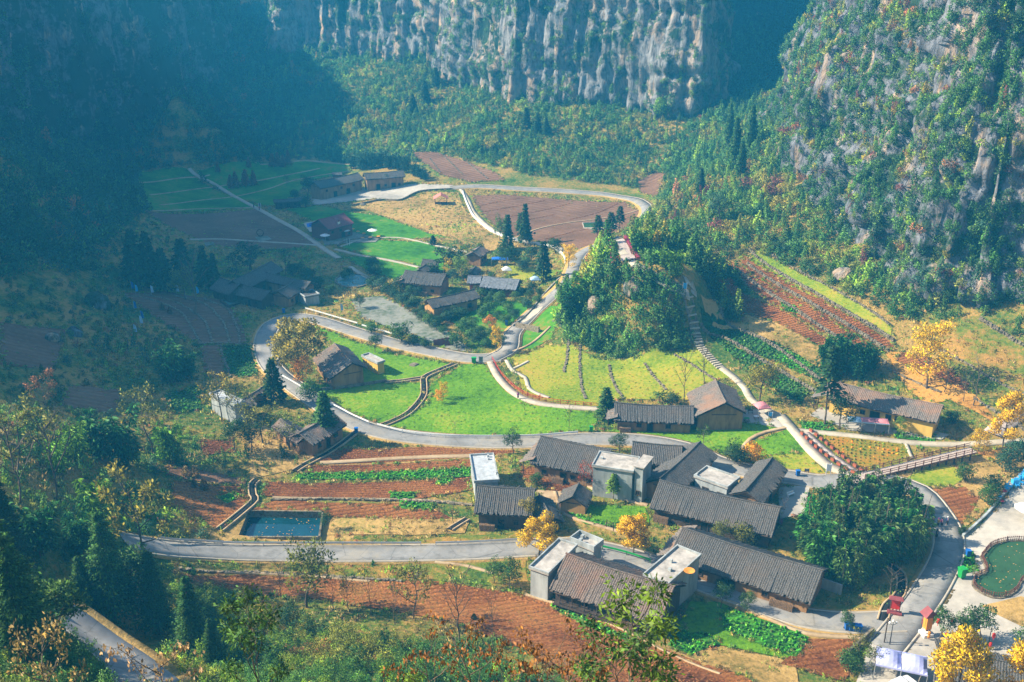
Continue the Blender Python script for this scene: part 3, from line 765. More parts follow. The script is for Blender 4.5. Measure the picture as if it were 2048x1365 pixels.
PROTO = {}
def crown_mesh(key, V, F, mat):
    me_o = leaf_mesh(key, V, F, mat); me = me_o.data; bpy.data.objects.remove(me_o); return me
def tree_proto(key, kind, seed, dense=1.0):
    rng = np.random.default_rng(seed)
    if kind == 'broad':
        mb, ends = limbs(rng, .80, 8, .05, .022, .35, .30, 2)
        c = [e + np.array([0, 0, .02]) for e in ends]; r = [rng.uniform(.09, .155) for _ in c]
        V, F = blob_cloud(c, r, 5600 * dense, .036, rng, .8)
    elif kind == 'round':
        mb, ends = limbs(rng, .5, 5, .03, .035, .3, .25, 1)
        c = [np.array([rng.normal(0, .17), rng.normal(0, .17), rng.uniform(.38, .78)]) for _ in range(13)] + [np.array([0, 0, .5])]
        r = [rng.uniform(.16, .22) for _ in c[:-1]] + [.34]
        V, F = blob_cloud(c, r, 3400 * dense, .055, rng, .9, .2)
    elif kind == 'airy':
        mb, ends = limbs(rng, .86, 10, .06, .016, .3, .34, 4)
        c = [e for e in ends]; r = [rng.uniform(.04, .085) for _ in c]
        V, F = blob_cloud(c, r, 3400 * dense, .035, rng, .8, .5)
    elif kind == 'ginkgo':
        mb, ends = limbs(rng, .95, 13, .02, .018, .18, .26, 3, .3)
        c = [e + np.array([0, 0, .0]) for e in ends]; r = [rng.uniform(.06, .12) for _ in c]
        V, F = blob_cloud(c, r, 6500 * dense, .032, rng, .75, .35)
    elif kind == 'cypress':
        mb, ends = limbs(rng, .95, 0, .01, .016)
        V, F = conifer_verts(rng, int(1500 * dense), .085, -.1, .17, .3)
    elif kind == 'cedar':
        mb, ends = limbs(rng, .95, 0, .01, .02)
        V, F = conifer_verts(rng, int(1500 * dense), .10 if dense < 2 else .030, -.25, .27, .45)
    elif kind == 'thin':
        mb, ends = limbs(rng, .97, 0, .02, .013)
        V, F = conifer_verts(rng, int(900 * dense), .08, -.2, .13, .5); V[:, 2] = .33 + V[:, 2] * .68
    elif kind == 'pine':
        mb, ends = limbs(rng, .93, 9, .05, .02, .25, .26, 2, .15)
        c = [e for e in ends]; r = [rng.uniform(.07, .12) for _ in c]
        V, F = blob_cloud(c, r, 4200 * dense, .05, rng, .5)
    elif kind == 'bamboo':
        mb = MB()
        for k in range(6):
            a = k * 1.1; mb.tube([(.04 * math.cos(a), .04 * math.sin(a), 0), (.07 * math.cos(a), .07 * math.sin(a), .5)], [.009, .005], 4, False)
        V, F = bamboo_verts(rng, 8, int(260 * dense), .06, .26, .12)
    elif kind == 'plume':
        mb = MB(); mb.tube([(0, 0, 0), (.01, 0, .5), (.05, .02, .9)], [.008, .006, .003], 4, False)
        V, F = bamboo_verts(rng, 1, int(620 * dense), .055, .14, .135)
    elif kind == 'bare':
        mb, ends = limbs(rng, .95, 10, .05, .014, .3, .28, 6, .7)
        V = F = None
    elif kind == 'sapling':
        mb, ends = limbs(rng, .95, 9, .05, .010, .35, .28, 3, .6)
        P = []; D = []
        for e in ends:
            for q in range(int(38 * dense)):
                d = rng.normal(0, 1, 3); d[2] *= .5; P.append(e + d * .03); D.append(d / np.linalg.norm(d))
        V, F = cards(np.array(P), np.array(D), .036 * rng.uniform(.7, 1.3, len(P)), .36, rng, -.1)
    elif kind == 'withered':
        mb, ends = limbs(rng, .9, 9, .06, .010, .2, .35, 3, .5)
        P = []; D = []
        for e in ends:
            for q in range(int(11 * dense)):
                P.append(e + rng.normal(0, .022, 3)); D.append(np.array([rng.normal(0, .3), rng.normal(0, .3), -1]))
        V, F = cards(np.array(P), np.array(D), .04 * rng.uniform(.6, 1.2, len(P)), .5, rng, -.2)
    elif kind == 'palm':
        mb = MB(); mb.tube([(0, 0, 0), (.01, 0, .6)], [.05, .045], 6)
        P = []; D = []
        for q in range(26):
            a = rng.random() * 6.28; e = rng.uniform(-.3, .9)
            for s in np.linspace(.05, .4, 7): P.append([math.cos(a) * s, math.sin(a) * s, .62 + e * s - s * s * .8]); D.append([math.cos(a), math.sin(a), e - 1.2 * s])
        V, F = cards(np.array(P), np.array(D), .16, .5, rng, 0)
    elif kind == 'haycock':
        mb = MB(); mb.tube([(0, 0, 0), (0, 0, 1.02)], [.03, .02], 5)
        P, D = [], []
        for q in range(700):
            z = rng.random(); a = rng.random() * 6.28; r_ = .26 * (1 - .75 * max(0, z - .55) / .45) * (.8 + .2 * (z > .15))
            P.append([math.cos(a) * r_, math.sin(a) * r_, z]); D.append([math.cos(a) * .3, math.sin(a) * .3, -1])
        V, F = cards(np.array(P), np.array(D), .16, .3, rng, 0)
    o = mb.build('t', M['bark']); tm = o.data; bpy.data.objects.remove(o)
    cm = crown_mesh('c', V, F, M['leaf']) if V is not None else None
    PROTO[key] = (tm, cm)
for kd, n_ in (('broad', 3), ('round', 2), ('airy', 3), ('ginkgo', 2), ('cypress', 2), ('cedar', 2), ('thin', 1), ('pine', 2), ('bamboo', 3), ('plume', 3), ('bare', 3), ('sapling', 2), ('withered', 2), ('palm', 1), ('haycock', 1)):
    for q in range(n_):
        tree_proto(f'{kd}{q}', kd, 100 + q * 7 + len(kd) * 31, 1.0)
for q in range(3): tree_proto(f'cedarN{q}', 'cedar', 500 + q, 9.0)
for q in range(2): tree_proto(f'airyN{q}', 'airy', 520 + q, 1.6)
tree_proto('broadN0', 'broad', 533, 2.0)
for q in range(2): tree_proto(f'ginkgoN{q}', 'ginkgo', 560 + q, 2.4)
NVAR = {'ginkgoN': 2, 'broad': 3, 'round': 2, 'airy': 3, 'ginkgo': 2, 'cypress': 2, 'cedar': 2, 'thin': 1, 'pine': 2, 'bamboo': 3, 'plume': 3, 'bare': 3, 'sapling': 2, 'withered': 2, 'palm': 1, 'haycock': 1, 'cedarN': 3, 'airyN': 2, 'broadN': 1}

TC = {'dark': (.022, .075, .024), 'green': (.045, .13, .026), 'mid': (.075, .17, .035), 'lime': (.17, .28, .025), 'bamboo': (.030, .15, .045), 'bright': (.17, .38, .03), 'olive': (.19, .20, .035),
      'gold': (.95, .60, .015), 'amber': (.85, .38, .02), 'orange': (.60, .20, .03), 'red': (.42, .06, .03), 'rust': (.30, .12, .06), 'maroon': (.16, .04, .05), 'brown': (.28, .12, .03), 'blue': (.04, .11, .07), 'yolive': (.30, .24, .03), 'straw': (.34, .24, .10)}
TREE_N = [0]
def tree(kind, x, y, z, h, colour, label=None, group=None, name=None, cat=None, wide=1.0, rz=None, var=None):
    TREE_N[0] += 1; k = TREE_N[0]
    rs = random.Random(k * 31)
    tm, cm = PROTO[f'{kind}{(k if var is None else var) % NVAR[kind]}']
    nm = name or {'broad': 'broadleaf_tree', 'round': 'round_tree', 'airy': 'autumn_tree', 'ginkgo': 'ginkgo_tree', 'ginkgoN': 'ginkgo_tree', 'cypress': 'cypress_tree', 'cedar': 'cedar_tree', 'thin': 'cypress_tree', 'pine': 'pine_tree',
                  'bamboo': 'bamboo_clump', 'plume': 'bamboo_culm', 'bare': 'bare_tree', 'sapling': 'sapling', 'withered': 'withered_shrub', 'palm': 'palm', 'cedarN': 'cedar_tree', 'airyN': 'autumn_tree', 'broadN': 'broadleaf_tree'}.get(kind, kind)
    e = empty(nm, (x, y, z - .15), rs.random() * 6.28 if rz is None else rz, label=label, cat=cat or {'bamboo': 'bamboo', 'plume': 'bamboo', 'haycock': 'haystack', 'withered': 'shrub'}.get(kind, 'tree'), group=group)
    e.scale = (h * wide, h * wide, h)
    t = bpy.data.objects.new({'bamboo': 'culm', 'plume': 'culm', 'haycock': 'pole'}.get(kind, 'trunk'), tm); link(t, e)
    if cm is not None:
        c = bpy.data.objects.new({'haycock': 'straw'}.get(kind, 'crown'), cm); link(c, e)
        col = TC[colour] if isinstance(colour, str) else colour
        j = rs.uniform(.85, 1.18); c.color = (col[0] * j * rs.uniform(.92, 1.08), col[1] * j, col[2] * j, 1)
    return e

# ---- shrub cover: many small plants as geometry-node instances of a few leaf meshes
PLANTS = bpy.data.collections.new('wild_plants')
rngp = np.random.default_rng(3)
for q in range(5):
    V, F = shrub_verts(rngp, 190, .20, 5, .75); o = leaf_mesh('shrub_kind', V, F, M['leaf_i']); COL.objects.unlink(o); PLANTS.objects.link(o)
V, F = conifer_verts(rngp, 260, .16, -.2, .33); V[:, :3] *= np.array([1.5, 1.5, 2.4]); o = leaf_mesh('shrub_kind', V, F, M['leaf_i']); COL.objects.unlink(o); PLANTS.objects.link(o)
NEAR = bpy.data.collections.new('thicket_plants')
for q in range(4):
    V, F = shrub_verts(rngp, 750, .11, 8, .9, .5); o = leaf_mesh('thicket_kind', V, F, M['leaf_i']); COL.objects.unlink(o); NEAR.objects.link(o)
for q in range(2):                                        # upright twigs with leaves
    mbq, ends = limbs(rngp, 1.5, 9, .12, .012, .15, .4, 3, .8)
    V, F = blob_cloud(ends, [.12] * len(ends), 900, .09, rngp, 1, .6); o = leaf_mesh('thicket_kind', V, F, M['leaf_i'])
    COL.objects.unlink(o); NEAR.objects.link(o)

TUFT = bpy.data.collections.new('grass_tufts')
for q in range(3):
    d_, p_ = ball(46, rngp, .5); p_ = p_ * np.array([.5, .5, .12]); d_[:, 2] = np.abs(d_[:, 2]) + .6
    V, F = cards(p_, d_, .34 * rngp.uniform(.5, 1.3, 46), .3, rngp, .4); o = leaf_mesh('tuft_kind', V, F, M['leaf_i']); COL.objects.unlink(o); TUFT.objects.link(o)

CLOD = bpy.data.collections.new('soil_clods')
for q in range(3):
    bmq = bmesh.new(); bmesh.ops.create_icosphere(bmq, subdivisions=1, radius=.5)
    for v in bmq.verts: v.co *= rngp.uniform(.6, 1.2); v.co.z *= .55
    meq = bpy.data.meshes.new('clod_kind'); bmq.to_mesh(meq); bmq.free(); meq.materials.append(M['clod']); CLOD.objects.link(bpy.data.objects.new('clod_kind', meq))
CROP = bpy.data.collections.new('crop_plants')
for q in range(3):
    d_, p_ = ball(34, rngp, .6); d_[:, 2] = np.abs(d_[:, 2]) * .8; p_ = np.abs(p_) * [1, 1, .5] * .15
    V, F = cards(p_, d_, .42 * rngp.uniform(.6, 1.2, 34), .62, rngp, .15); o = leaf_mesh('crop_kind', V, F, M['leaf_i']); COL.objects.unlink(o); CROP.objects.link(o)

def scatter(name, P, S, C, coll, label=None, cat=None):
    P = np.asarray(P, np.float32); n = len(P)
    me = bpy.data.meshes.new(name); me.vertices.add(n); me.vertices.foreach_set('co', P.ravel())
    a = me.attributes.new('size', 'FLOAT_VECTOR', 'POINT'); a.data.foreach_set('vector', np.asarray(S, np.float32).ravel())
    a = me.attributes.new('turn', 'FLOAT_VECTOR', 'POINT'); rt = np.zeros((n, 3), np.float32); rt[:, 2] = RNG.random(n) * 6.28; rt[:, 0] = RNG.normal(0, .15, n); rt[:, 1] = RNG.normal(0, .15, n); a.data.foreach_set('vector', rt.ravel())
    a = me.attributes.new('tint', 'FLOAT_COLOR', 'POINT'); a.data.foreach_set('color', np.column_stack([C, np.ones(n)]).astype(np.float32).ravel())
    a = me.attributes.new('pick', 'INT', 'POINT'); a.data.foreach_set('value', RNG.integers(0, len(coll.objects), n).astype(np.int32))
    o = link(bpy.data.objects.new(name, me)); o['kind'] = 'stuff'
    ng = bpy.data.node_groups.new(name, 'GeometryNodeTree')
    ng.interface.new_socket('Geometry', in_out='INPUT', socket_type='NodeSocketGeometry'); ng.interface.new_socket('Geometry', in_out='OUTPUT', socket_type='NodeSocketGeometry')
    N_ = ng.nodes; gi = N_.new('NodeGroupInput'); go = N_.new('NodeGroupOutput'); ci = N_.new('GeometryNodeCollectionInfo')
    ci.inputs['Collection'].default_value = coll; ci.inputs['Separate Children'].default_value = True; ci.inputs['Reset Children'].default_value = True
    ip = N_.new('GeometryNodeInstanceOnPoints'); ip.inputs['Pick Instance'].default_value = True
    def att(nm, ty):
        q = N_.new('GeometryNodeInputNamedAttribute'); q.data_type = ty; q.inputs['Name'].default_value = nm; return q.outputs['Attribute']
    L = ng.links.new
    L(gi.outputs[0], ip.inputs['Points']); L(ci.outputs[0], ip.inputs['Instance']); L(att('pick', 'INT'), ip.inputs['Instance Index'])
    L(att('turn', 'FLOAT_VECTOR'), ip.inputs['Rotation']); L(att('size', 'FLOAT_VECTOR'), ip.inputs['Scale']); L(ip.outputs[0], go.inputs[0])
    md = o.modifiers.new('plants', 'NODES'); md.node_group = ng
    return o

def pick_tint(n, weights, at=None):
    keys = list(weights); w = np.array([weights[k] for k in keys], float); w /= w.sum()
    u = RNG.random(n)
    if at is not None:
        f = fbm(at[:, 0] / 8 + 3, at[:, 1] / 8, (at[:, 2] / 8 if at.shape[1] > 2 else 0), 3); r_ = np.argsort(np.argsort(f)) / n; u = np.clip(r_ * .9 + (u - .5) * .25 + .05, 0, .9999)
    idx = np.minimum(np.searchsorted(np.cumsum(w), u), len(keys) - 1); C = np.array([TC[k] for k in keys])[idx]
    return C * 1.45 * RNG.uniform(.75, 1.3, (n, 1)) * RNG.uniform(.92, 1.08, (n, 3))

def fill(poly, gap, xy=False):
    """points about gap metres apart inside a photograph-pixel outline (or a world outline)"""
    P = np.asarray(poly, float) if xy else wpoly(poly)[:, :2]
    lo, hi = P.min(0), P.max(0)
    G = np.stack(np.meshgrid(np.arange(lo[0], hi[0], gap), np.arange(lo[1], hi[1], gap), indexing='ij'), -1).reshape(-1, 2)
    G = G + RNG.uniform(-.5, .5, G.shape) * gap
    return G[inside(G, P)]

AVOID = []      # world outlines where nothing wild grows
def keep_off(G):
    k = np.ones(len(G), bool)
    for a in AVOID:
        lo, hi = a.min(0), a.max(0)
        m = (G[:, 0] > lo[0]) & (G[:, 0] < hi[0]) & (G[:, 1] > lo[1]) & (G[:, 1] < hi[1])
        if m.any(): k[m] &= ~inside(G[m], a)
    return G[k]
def cover(name, polys, gap, size, weights, coll=PLANTS, hscale=1.0, clump=0.0, xy=False, avoid=True, lift=0.0):
    G = np.vstack([fill(p, gap, xy) for p in polys]); G = keep_off(G) if avoid else G
    if clump: G = G[fbm(G[:, 0] / 9, G[:, 1] / 9, 2.) > clump - .5]
    n = len(G); big = 1 + .55 * fbm(G[:, 0] / 12, G[:, 1] / 12, 7.)
    s = RNG.uniform(*size, n) * big
    S = np.stack([s, s, s * hscale * RNG.uniform(.8, 1.3, n)], 1)
    C = pick_tint(n, weights, G) * (1 + .5 * fbm(G[:, 0] / 20, G[:, 1] / 20, 9.))[:, None]
    return scatter(name, np.column_stack([G, hz(G[:, 0], G[:, 1]) - .15 * s + lift]), S, C, coll)
def drape_cliff(name, grid, dens, size, weights, thresh, seed=0.0, hscale=1.0, maxy=None):
    """plants on the ledges and folds of a rock face"""
    Pn = grid; a = Pn[1:-1, 1:-1]; du = Pn[2:, 1:-1] - Pn[:-2, 1:-1]; dv = Pn[1:-1, 2:] - Pn[1:-1, :-2]
    nn = np.cross(du, dv); nn /= np.linalg.norm(nn, axis=2)[..., None] + 1e-9; nz = np.abs(nn[..., 2])
    f = fbm(a[..., 0] / 9 + seed, a[..., 1] / 9, a[..., 2] / 14, 4) + .9 * (nz - .35) + .3 * np.exp(-(a[..., 2] - grid[1:-1, :1, 2] - 6) / 14)
    m = (f > thresh) & (RNG.random(f.shape) < dens) & (a[..., 2] < 135)
    P = a[m]; n = len(P); s = RNG.uniform(*size, n)
    C = pick_tint(n, weights, P) * (1 + .45 * fbm(P[:, 0] / 15, P[:, 1] / 15, P[:, 2] / 15))[:, None]
    return scatter(name, P - [0, 0, .2], np.stack([s, s, s * hscale], 1), C, coll=PLANTS)
# ------------------------------------------------------------------ wild cover
for (nm, mt, off, poly) in FIELDS:
    if mt not in ('dry', 'weeds'): AVOID.append(wpoly(poly)[:, :2])
NAV = len(AVOID)
for (nm, mt, w, off, kb, s) in ROADS:
    S_ = line_pts(s, 4); N_2 = normals2(S_); AVOID.append(np.vstack([S_ + N_2 * (w / 2 + 1), (S_ - N_2 * (w / 2 + 1))[::-1]]))
AVOID.append(grow(TANK, 2)); AVOID.append(wpoly('1205 472,1250 470,1285 528,1400 588,1412 690,1450 738,1430 750,1378 700,1362 605,1262 545,1222 535')[:, :2]); AVOID.append(wpoly('1290 505,1400 552,1450 620,1480 700,1440 735,1400 640,1380 590')[:, :2])
WILD = {'mid': 3, 'green': 4, 'dark': 3, 'lime': 1.6, 'olive': 1.4, 'blue': 1, 'yolive': .12}
cover('talus_shrubs', [[(-150, 700), (-125, 520), (-120, 492), (-60, 474), (-20, 462), (10, 440), (60, 422), (85, 408), (125, 470), (120, 500), (90, 490), (50, 510), (10, 530), (-40, 610), (-140, 660)]], 1.75, (1.1, 2.3), WILD, xy=True)
cover('hillside_shrubs', ['1290 440,1340 360,1330 320,1400 240,1530 180,1545 260,1600 380,1700 480,1790 590,1960 640,1780 640,1640 560,1500 500,1450 520,1400 590,1330 560,1270 500',
                          '1250 470,1290 440,1340 480,1400 590,1330 560,1270 510', '1960 640,2048 640,2100 700,2048 690'], 2.2, (1.3, 2.8), {'dark': 2, 'green': 3, 'mid': 3, 'lime': 2.2, 'olive': 2.2, 'yolive': .9, 'rust': .5, 'maroon': .3})
cover('canyon_shrubs', [[(-235, 760), (-205, 480), (-212, 400), (-216, 330), (-216, 200), (-150, 190), (-135, 240), (-120, 280), (-130, 330), (-140, 400), (-132, 436), (-112, 466), (-110, 540), (-110, 640), (-160, 760)]], 3.0, (2.2, 4.2), {'green': 3, 'dark': 4, 'mid': 2, 'blue': 2, 'rust': .2}, xy=True)
cover('valley_side_shrubs', ['0 420,150 420,300 440,400 500,460 560,240 580,150 640,0 640', '0 640,250 600,330 650,400 690,405 760,250 780,240 830,130 830,0 800', '0 800,260 830,330 830,400 880,560 920,480 970,340 955,200 940,0 960',
                             '0 960,200 940,330 1000,440 1065,300 1090,330 1110,250 1200,120 1240,0 1260', '620 900,500 930,560 960,600 930'], 2.7, (.7, 1.5), {'green': 3, 'dark': 2, 'mid': 3, 'blue': 1.2, 'lime': 1.4, 'olive': 1.2, 'rust': .4, 'yolive': .3})
cover('knoll_shrubs', [[(37 + 25 * math.cos(a), 262 + 26 * math.sin(a)) for a in np.linspace(0, 6.28, 20)]], 1.15, (1.5, 2.9), {'mid': 3, 'green': 4, 'dark': 2, 'lime': 2, 'olive': 1, 'yolive': .5, 'rust': .3}, xy=True)
cover('hillside_thicket', ['330 1150,480 1190,620 1255,900 1300,1050 1345,1150 1375,330 1375', '0 1260,130 1245,330 1365,0 1365'], 1.5, (.9, 1.9), {'mid': 3, 'green': 3, 'lime': 2, 'olive': 2, 'yolive': .5, 'rust': .2, 'dark': 1}, coll=NEAR, hscale=1.1)
cover('brow_thicket', [[(-75, 58), (-60, 96), (0, 80), (35, 78), (60, 62), (30, 36), (-30, 36)]], 1.3, (.7, 1.5), {'mid': 3, 'green': 3, 'lime': 2, 'olive': 2, 'yolive': .6, 'rust': .3}, coll=NEAR, hscale=1.1, xy=True)
cover('verge_shrubs', ['500 840,640 905,1000 892,1040 905,620 935,480 960', '350 1125,1050 1122,1040 1185,850 1160,350 1145', '640 1040,930 1040,940 1075,300 1085', '1190 1020,1290 1020,1300 1090,1200 1085'], 2.3, (.4, .9), {'olive': 3, 'straw': 4, 'rust': 2, 'lime': 2, 'mid': 1}, clump=.5)
drape_cliff('ledge_shrubs', C_MID, .22, (1.0, 2.4), {'green': 3, 'dark': 3, 'mid': 3, 'blue': 1, 'lime': .6, 'olive': .6}, -.04, 3.)
drape_cliff('cliff_shrubs', C_RIGHT, .42, (.9, 2.4), {'green': 4, 'dark': 3, 'mid': 3, 'blue': 2, 'lime': 1.5, 'olive': 1.2, 'yolive': .3, 'maroon': .9, 'rust': .3}, -.30, 12.)
drape_cliff('shaded_cliff_shrubs', C_LEFT, .5, (2, 4.5), {'green': 3, 'dark': 4, 'blue': 2}, .0, 22.)

EDGE = []
for a in AVOID[:NAV]:
    Bq = resample(a, .9); EDGE.append(Bq + RNG.normal(0, .45, Bq.shape))
EDGE = np.vstack(EDGE); RD = AVOID[NAV:]
k_ = np.ones(len(EDGE), bool)
for a in RD: k_ &= ~inside(EDGE, a)
EDGE = EDGE[k_]; n_ = len(EDGE); s_ = RNG.uniform(.5, 1.5, n_)
scatter('field_edge_grass', np.column_stack([EDGE, hz(EDGE[:, 0], EDGE[:, 1]) + .1]), np.stack([s_, s_, s_ * .9], 1), pick_tint(n_, {'straw': 4, 'olive': 3, 'lime': 3, 'mid': 2, 'rust': .6}), TUFT)
cover('rough_grass', [[(-120, 120), (120, 120), (125, 190), (110, 240), (60, 300), (70, 400), (-110, 470), (-140, 330), (-90, 200)]], 1.55, (.7, 2.0), {'straw': 4, 'olive': 3, 'lime': 2, 'mid': 2, 'green': 1, 'rust': .5, 'yolive': 1}, coll=TUFT, xy=True)

cover('lawn_clumps', [p for (nm, mt, off, p) in FIELDS if mt == 'lawn'], 1.5, (.25, .6), {'lime': 3, 'mid': 3, 'green': 2, 'olive': 1.5}, coll=TUFT, avoid=False, lift=.12)
cover('dry_lawn_clumps', [p for (nm, mt, off, p) in FIELDS if mt == 'lawn_dry'], 1.5, (.25, .65), {'lime': 3, 'olive': 3, 'straw': 2, 'yolive': 1}, coll=TUFT, avoid=False, lift=.12)
TC['soil'] = (.095, .030, .009); TC['soil2'] = (.14, .05, .015); TC['soil3'] = (.05, .016, .005)
cover('soil_clods', [p for (nm, mt, off, p) in FIELDS if mt in ('soil', 'soil_row')], .62, (.18, .48), {'soil': 3, 'soil2': 3, 'soil3': 2}, coll=CLOD, avoid=False, lift=.2)
cover('soil_weeds', [p for (nm, mt, off, p) in FIELDS if mt in ('soil', 'soil_row', 'soil_far')], 3.2, (.25, .7), {'olive': 3, 'straw': 3, 'mid': 1, 'lime': 1}, coll=TUFT, avoid=False, lift=.15, clump=.45)
cover('fallen_leaves', [p for (nm, mt, off, p) in FIELDS if mt == 'leaf_litter'], .9, (.3, .8), {'amber': 3, 'straw': 3, 'rust': 2, 'olive': 1}, coll=TUFT, avoid=False, lift=.05)
cover('gap_shrubs', [[(100, 500), (120, 700), (150, 900), (330, 860), (300, 600), (170, 520)]], 4.5, (3, 6), {'green': 3, 'dark': 4, 'blue': 1}, xy=True)

def crop_rows(name, mats, ang, row, gap, size, weights):
    out = []
    for (nm, mt, off, p) in FIELDS:
        if mt not in mats: continue
        W_ = wpoly(p)[:, :2]; c, s_ = math.cos(ang), math.sin(ang); Rm = np.array([[c, -s_], [s_, c]])
        Q = W_ @ Rm; lo, hi = Q.min(0), Q.max(0)
        G = np.stack(np.meshgrid(np.arange(lo[0], hi[0], row), np.arange(lo[1], hi[1], gap), indexing='ij'), -1).reshape(-1, 2)
        G = G + RNG.normal(0, .10, G.shape); G = G[RNG.random(len(G)) > .12]
        if len(G): G = G[inside(G, Q)] @ Rm.T
        out.append(G)
    G = np.vstack(out); n = len(G); s0 = RNG.uniform(*size, n) * (1 + .4 * fbm(G[:, 0] / 4, G[:, 1] / 4, 3.))
    scatter(name, np.column_stack([G, hz(G[:, 0], G[:, 1]) + .2]), np.stack([s0, s0, s0], 1), pick_tint(n, weights), CROP)
TC['crop'] = (.06, .30, .02); TC['crop2'] = (.12, .34, .03)
crop_rows('vegetable_rows', ('greens',), 1.1, .95, .62, (.6, 1.05), {'crop': 4, 'crop2': 2, 'mid': 1.5})
crop_rows('dark_crop_rows', ('greens_dark',), .75, 1.1, .8, (.6, 1.1), {'green': 3, 'mid': 3, 'crop': 1})
crop_rows('seedling_rows', ('flowers',), 1.25, 1.2, .9, (.4, .8), {'olive': 3, 'yolive': 1, 'amber': 1.2, 'lime': 2})
# ------------------------------------------------------------------ building materials
def tile_mat(name, dark, light, rust, amt=.5):
    m, nt, b, out = new_mat(name)
    o = coords(nt, (2.4, 4.5, 4.5), kind='object'); w = coords(nt)
    n1 = noise(nt, o, 1.6, 3, .8); n2 = noise(nt, w, .22, 4, .6); n3 = noise(nt, o, 3.1, 2, .7)
    c = ramp(nt, n1, [(.34, dark), (.52, tuple(x * 1.3 for x in light)), (.66, tuple(x * 2.4 for x in light))])
    c = mixc(nt, ramp(nt, n2, [(.48, (0, 0, 0)), (.66, (amt, amt, amt))]), c, rust)
    c = mixc(nt, ramp(nt, n3, [(.62, (0, 0, 0)), (.68, (.8, .8, .8))]), c, tuple(min(1, x * 3.2) for x in light))
    sock(nt, c, b.inputs['Base Color']); bump(nt, b, n1, .7, .08); b.inputs['Roughness'].default_value = .8
    return m
M['tile'] = tile_mat('grey_clay_tiles', (.014, .013, .013), (.066, .062, .058), (.14, .095, .065), .3)
M['tile_warm'] = tile_mat('weathered_clay_tiles', (.03, .024, .02), (.12, .10, .085), (.28, .15, .09), .7)
M['tile_red'] = tile_mat('patched_clay_tiles', (.03, .022, .02), (.11, .085, .07), (.30, .12, .06), .35)
def plain(name, col, rough=.8, var=.35, scale=1.2, metal=0.0, streak=False):
    m, nt, b, out = new_mat(name)
    n = noise(nt, coords(nt, (1, 1, .25) if streak else (1, 1, 1)), scale, 5, .65)
    c = ramp(nt, n, [(.32, tuple(x * (1 - var) for x in col)), (.66, tuple(min(1, x * (1 + var * .6)) for x in col))])
    sock(nt, c, b.inputs['Base Color']); b.inputs['Roughness'].default_value = rough; b.inputs['Metallic'].default_value = metal
    bump(nt, b, n, .2, .05)
    return m
M['earth'] = plain('rammed_earth', (.30, .165, .075), .95, .4, .9, streak=True)
M['earth_light'] = plain('ochre_earth', (.46, .25, .09), .95, .3, .9, streak=True)
M['yellow'] = plain('yellow_plaster', (.66, .42, .09), .9, .2, .8, streak=True)
M['concrete'] = plain('stained_concrete', (.34, .36, .36), .9, .45, .5, streak=True)
M['slab'] = plain('roof_screed', (.40, .36, .32), .95, .4, .7)
M['slab_cool'] = plain('pale_roof_screed', (.40, .42, .44), .95, .3, 1.2)
M['wood'] = plain('dark_wood', (.075, .05, .035), .8, .4, 2.5, streak=True)
M['brownwood'] = plain('brown_stained_wood', (.16, .06, .04), .7, .3, 2)
M['deck'] = plain('grey_deck', (.42, .34, .30), .8, .3, 2)
M['redwood'] = plain('red_timber', (.18, .05, .04), .7, .3, 2)
M['red'] = plain('red_paint', (.60, .03, .02), .5, .2, 2)
M['white'] = plain('white_paint', (.78, .77, .74), .5, .1, 2)
M['redroof'] = plain('maroon_roof_sheet', (.24, .055, .06), .6, .2, 1)
M['pinkroof'] = plain('faded_red_roof_sheet', (.62, .20, .16), .6, .2, 1)
M['slate'] = plain('grey_shingles', (.17, .18, .20), .7, .3, 1.5)
M['metal'] = plain('galvanised_steel', (.55, .57, .60), .35, .1, 2, .7)
M['dark'] = plain('dark_opening', (.012, .012, .014), .9, .1)
M['blue'] = plain('blue_plastic', (.015, .12, .42), .5, .15)
M['skyblue'] = plain('light_blue_plastic', (.05, .38, .75), .45, .15)
M['green_paint'] = plain('green_paint', (.02, .30, .06), .5, .15)
M['canvas'] = plain('lilac_canvas', (.40, .42, .72), .8, .2, .6)
M['canvas_pink'] = plain('faded_pink_canvas', (.62, .22, .24), .8, .2, .6)
M['canvas_blue'] = plain('pale_blue_canvas', (.34, .50, .66), .8, .15, .6)
M['paintblue'] = plain('blue_tarpaulin', (.02, .14, .55), .6, .2)
M['terracotta'] = plain('terracotta_box', (.36, .09, .045), .8, .2, 3)
M['petal'] = plain('magenta_petals', (.62, .04, .25), .7, .3, 5)
M['orange'] = plain('orange_paint', (.72, .28, .04), .6, .2)
M['flagblue'] = plain('pale_flag_cloth', (.35, .55, .72), .8, .2)
def water_mat(name, col, rough=.08):
    m, nt, b, out = new_mat(name)
    n = noise(nt, coords(nt), .25, 2, .5)
    sock(nt, ramp(nt, n, [(.3, tuple(x * .8 for x in col)), (.7, tuple(x * 1.15 for x in col))]), b.inputs['Base Color'])
    b.inputs['Roughness'].default_value = rough; b.inputs['Specular IOR Level'].default_value = .5
    bump(nt, b, noise(nt, coords(nt), 3.0, 2, .5), .08, .05)
    return m
M['water_green'] = water_mat('green_pond_water', (.03, .085, .035), .05)
M['water_blue'] = water_mat('blue_tank_water', (.006, .045, .065), .05)
M['water_pale'] = water_mat('pale_pond_water', (.12, .24, .26))

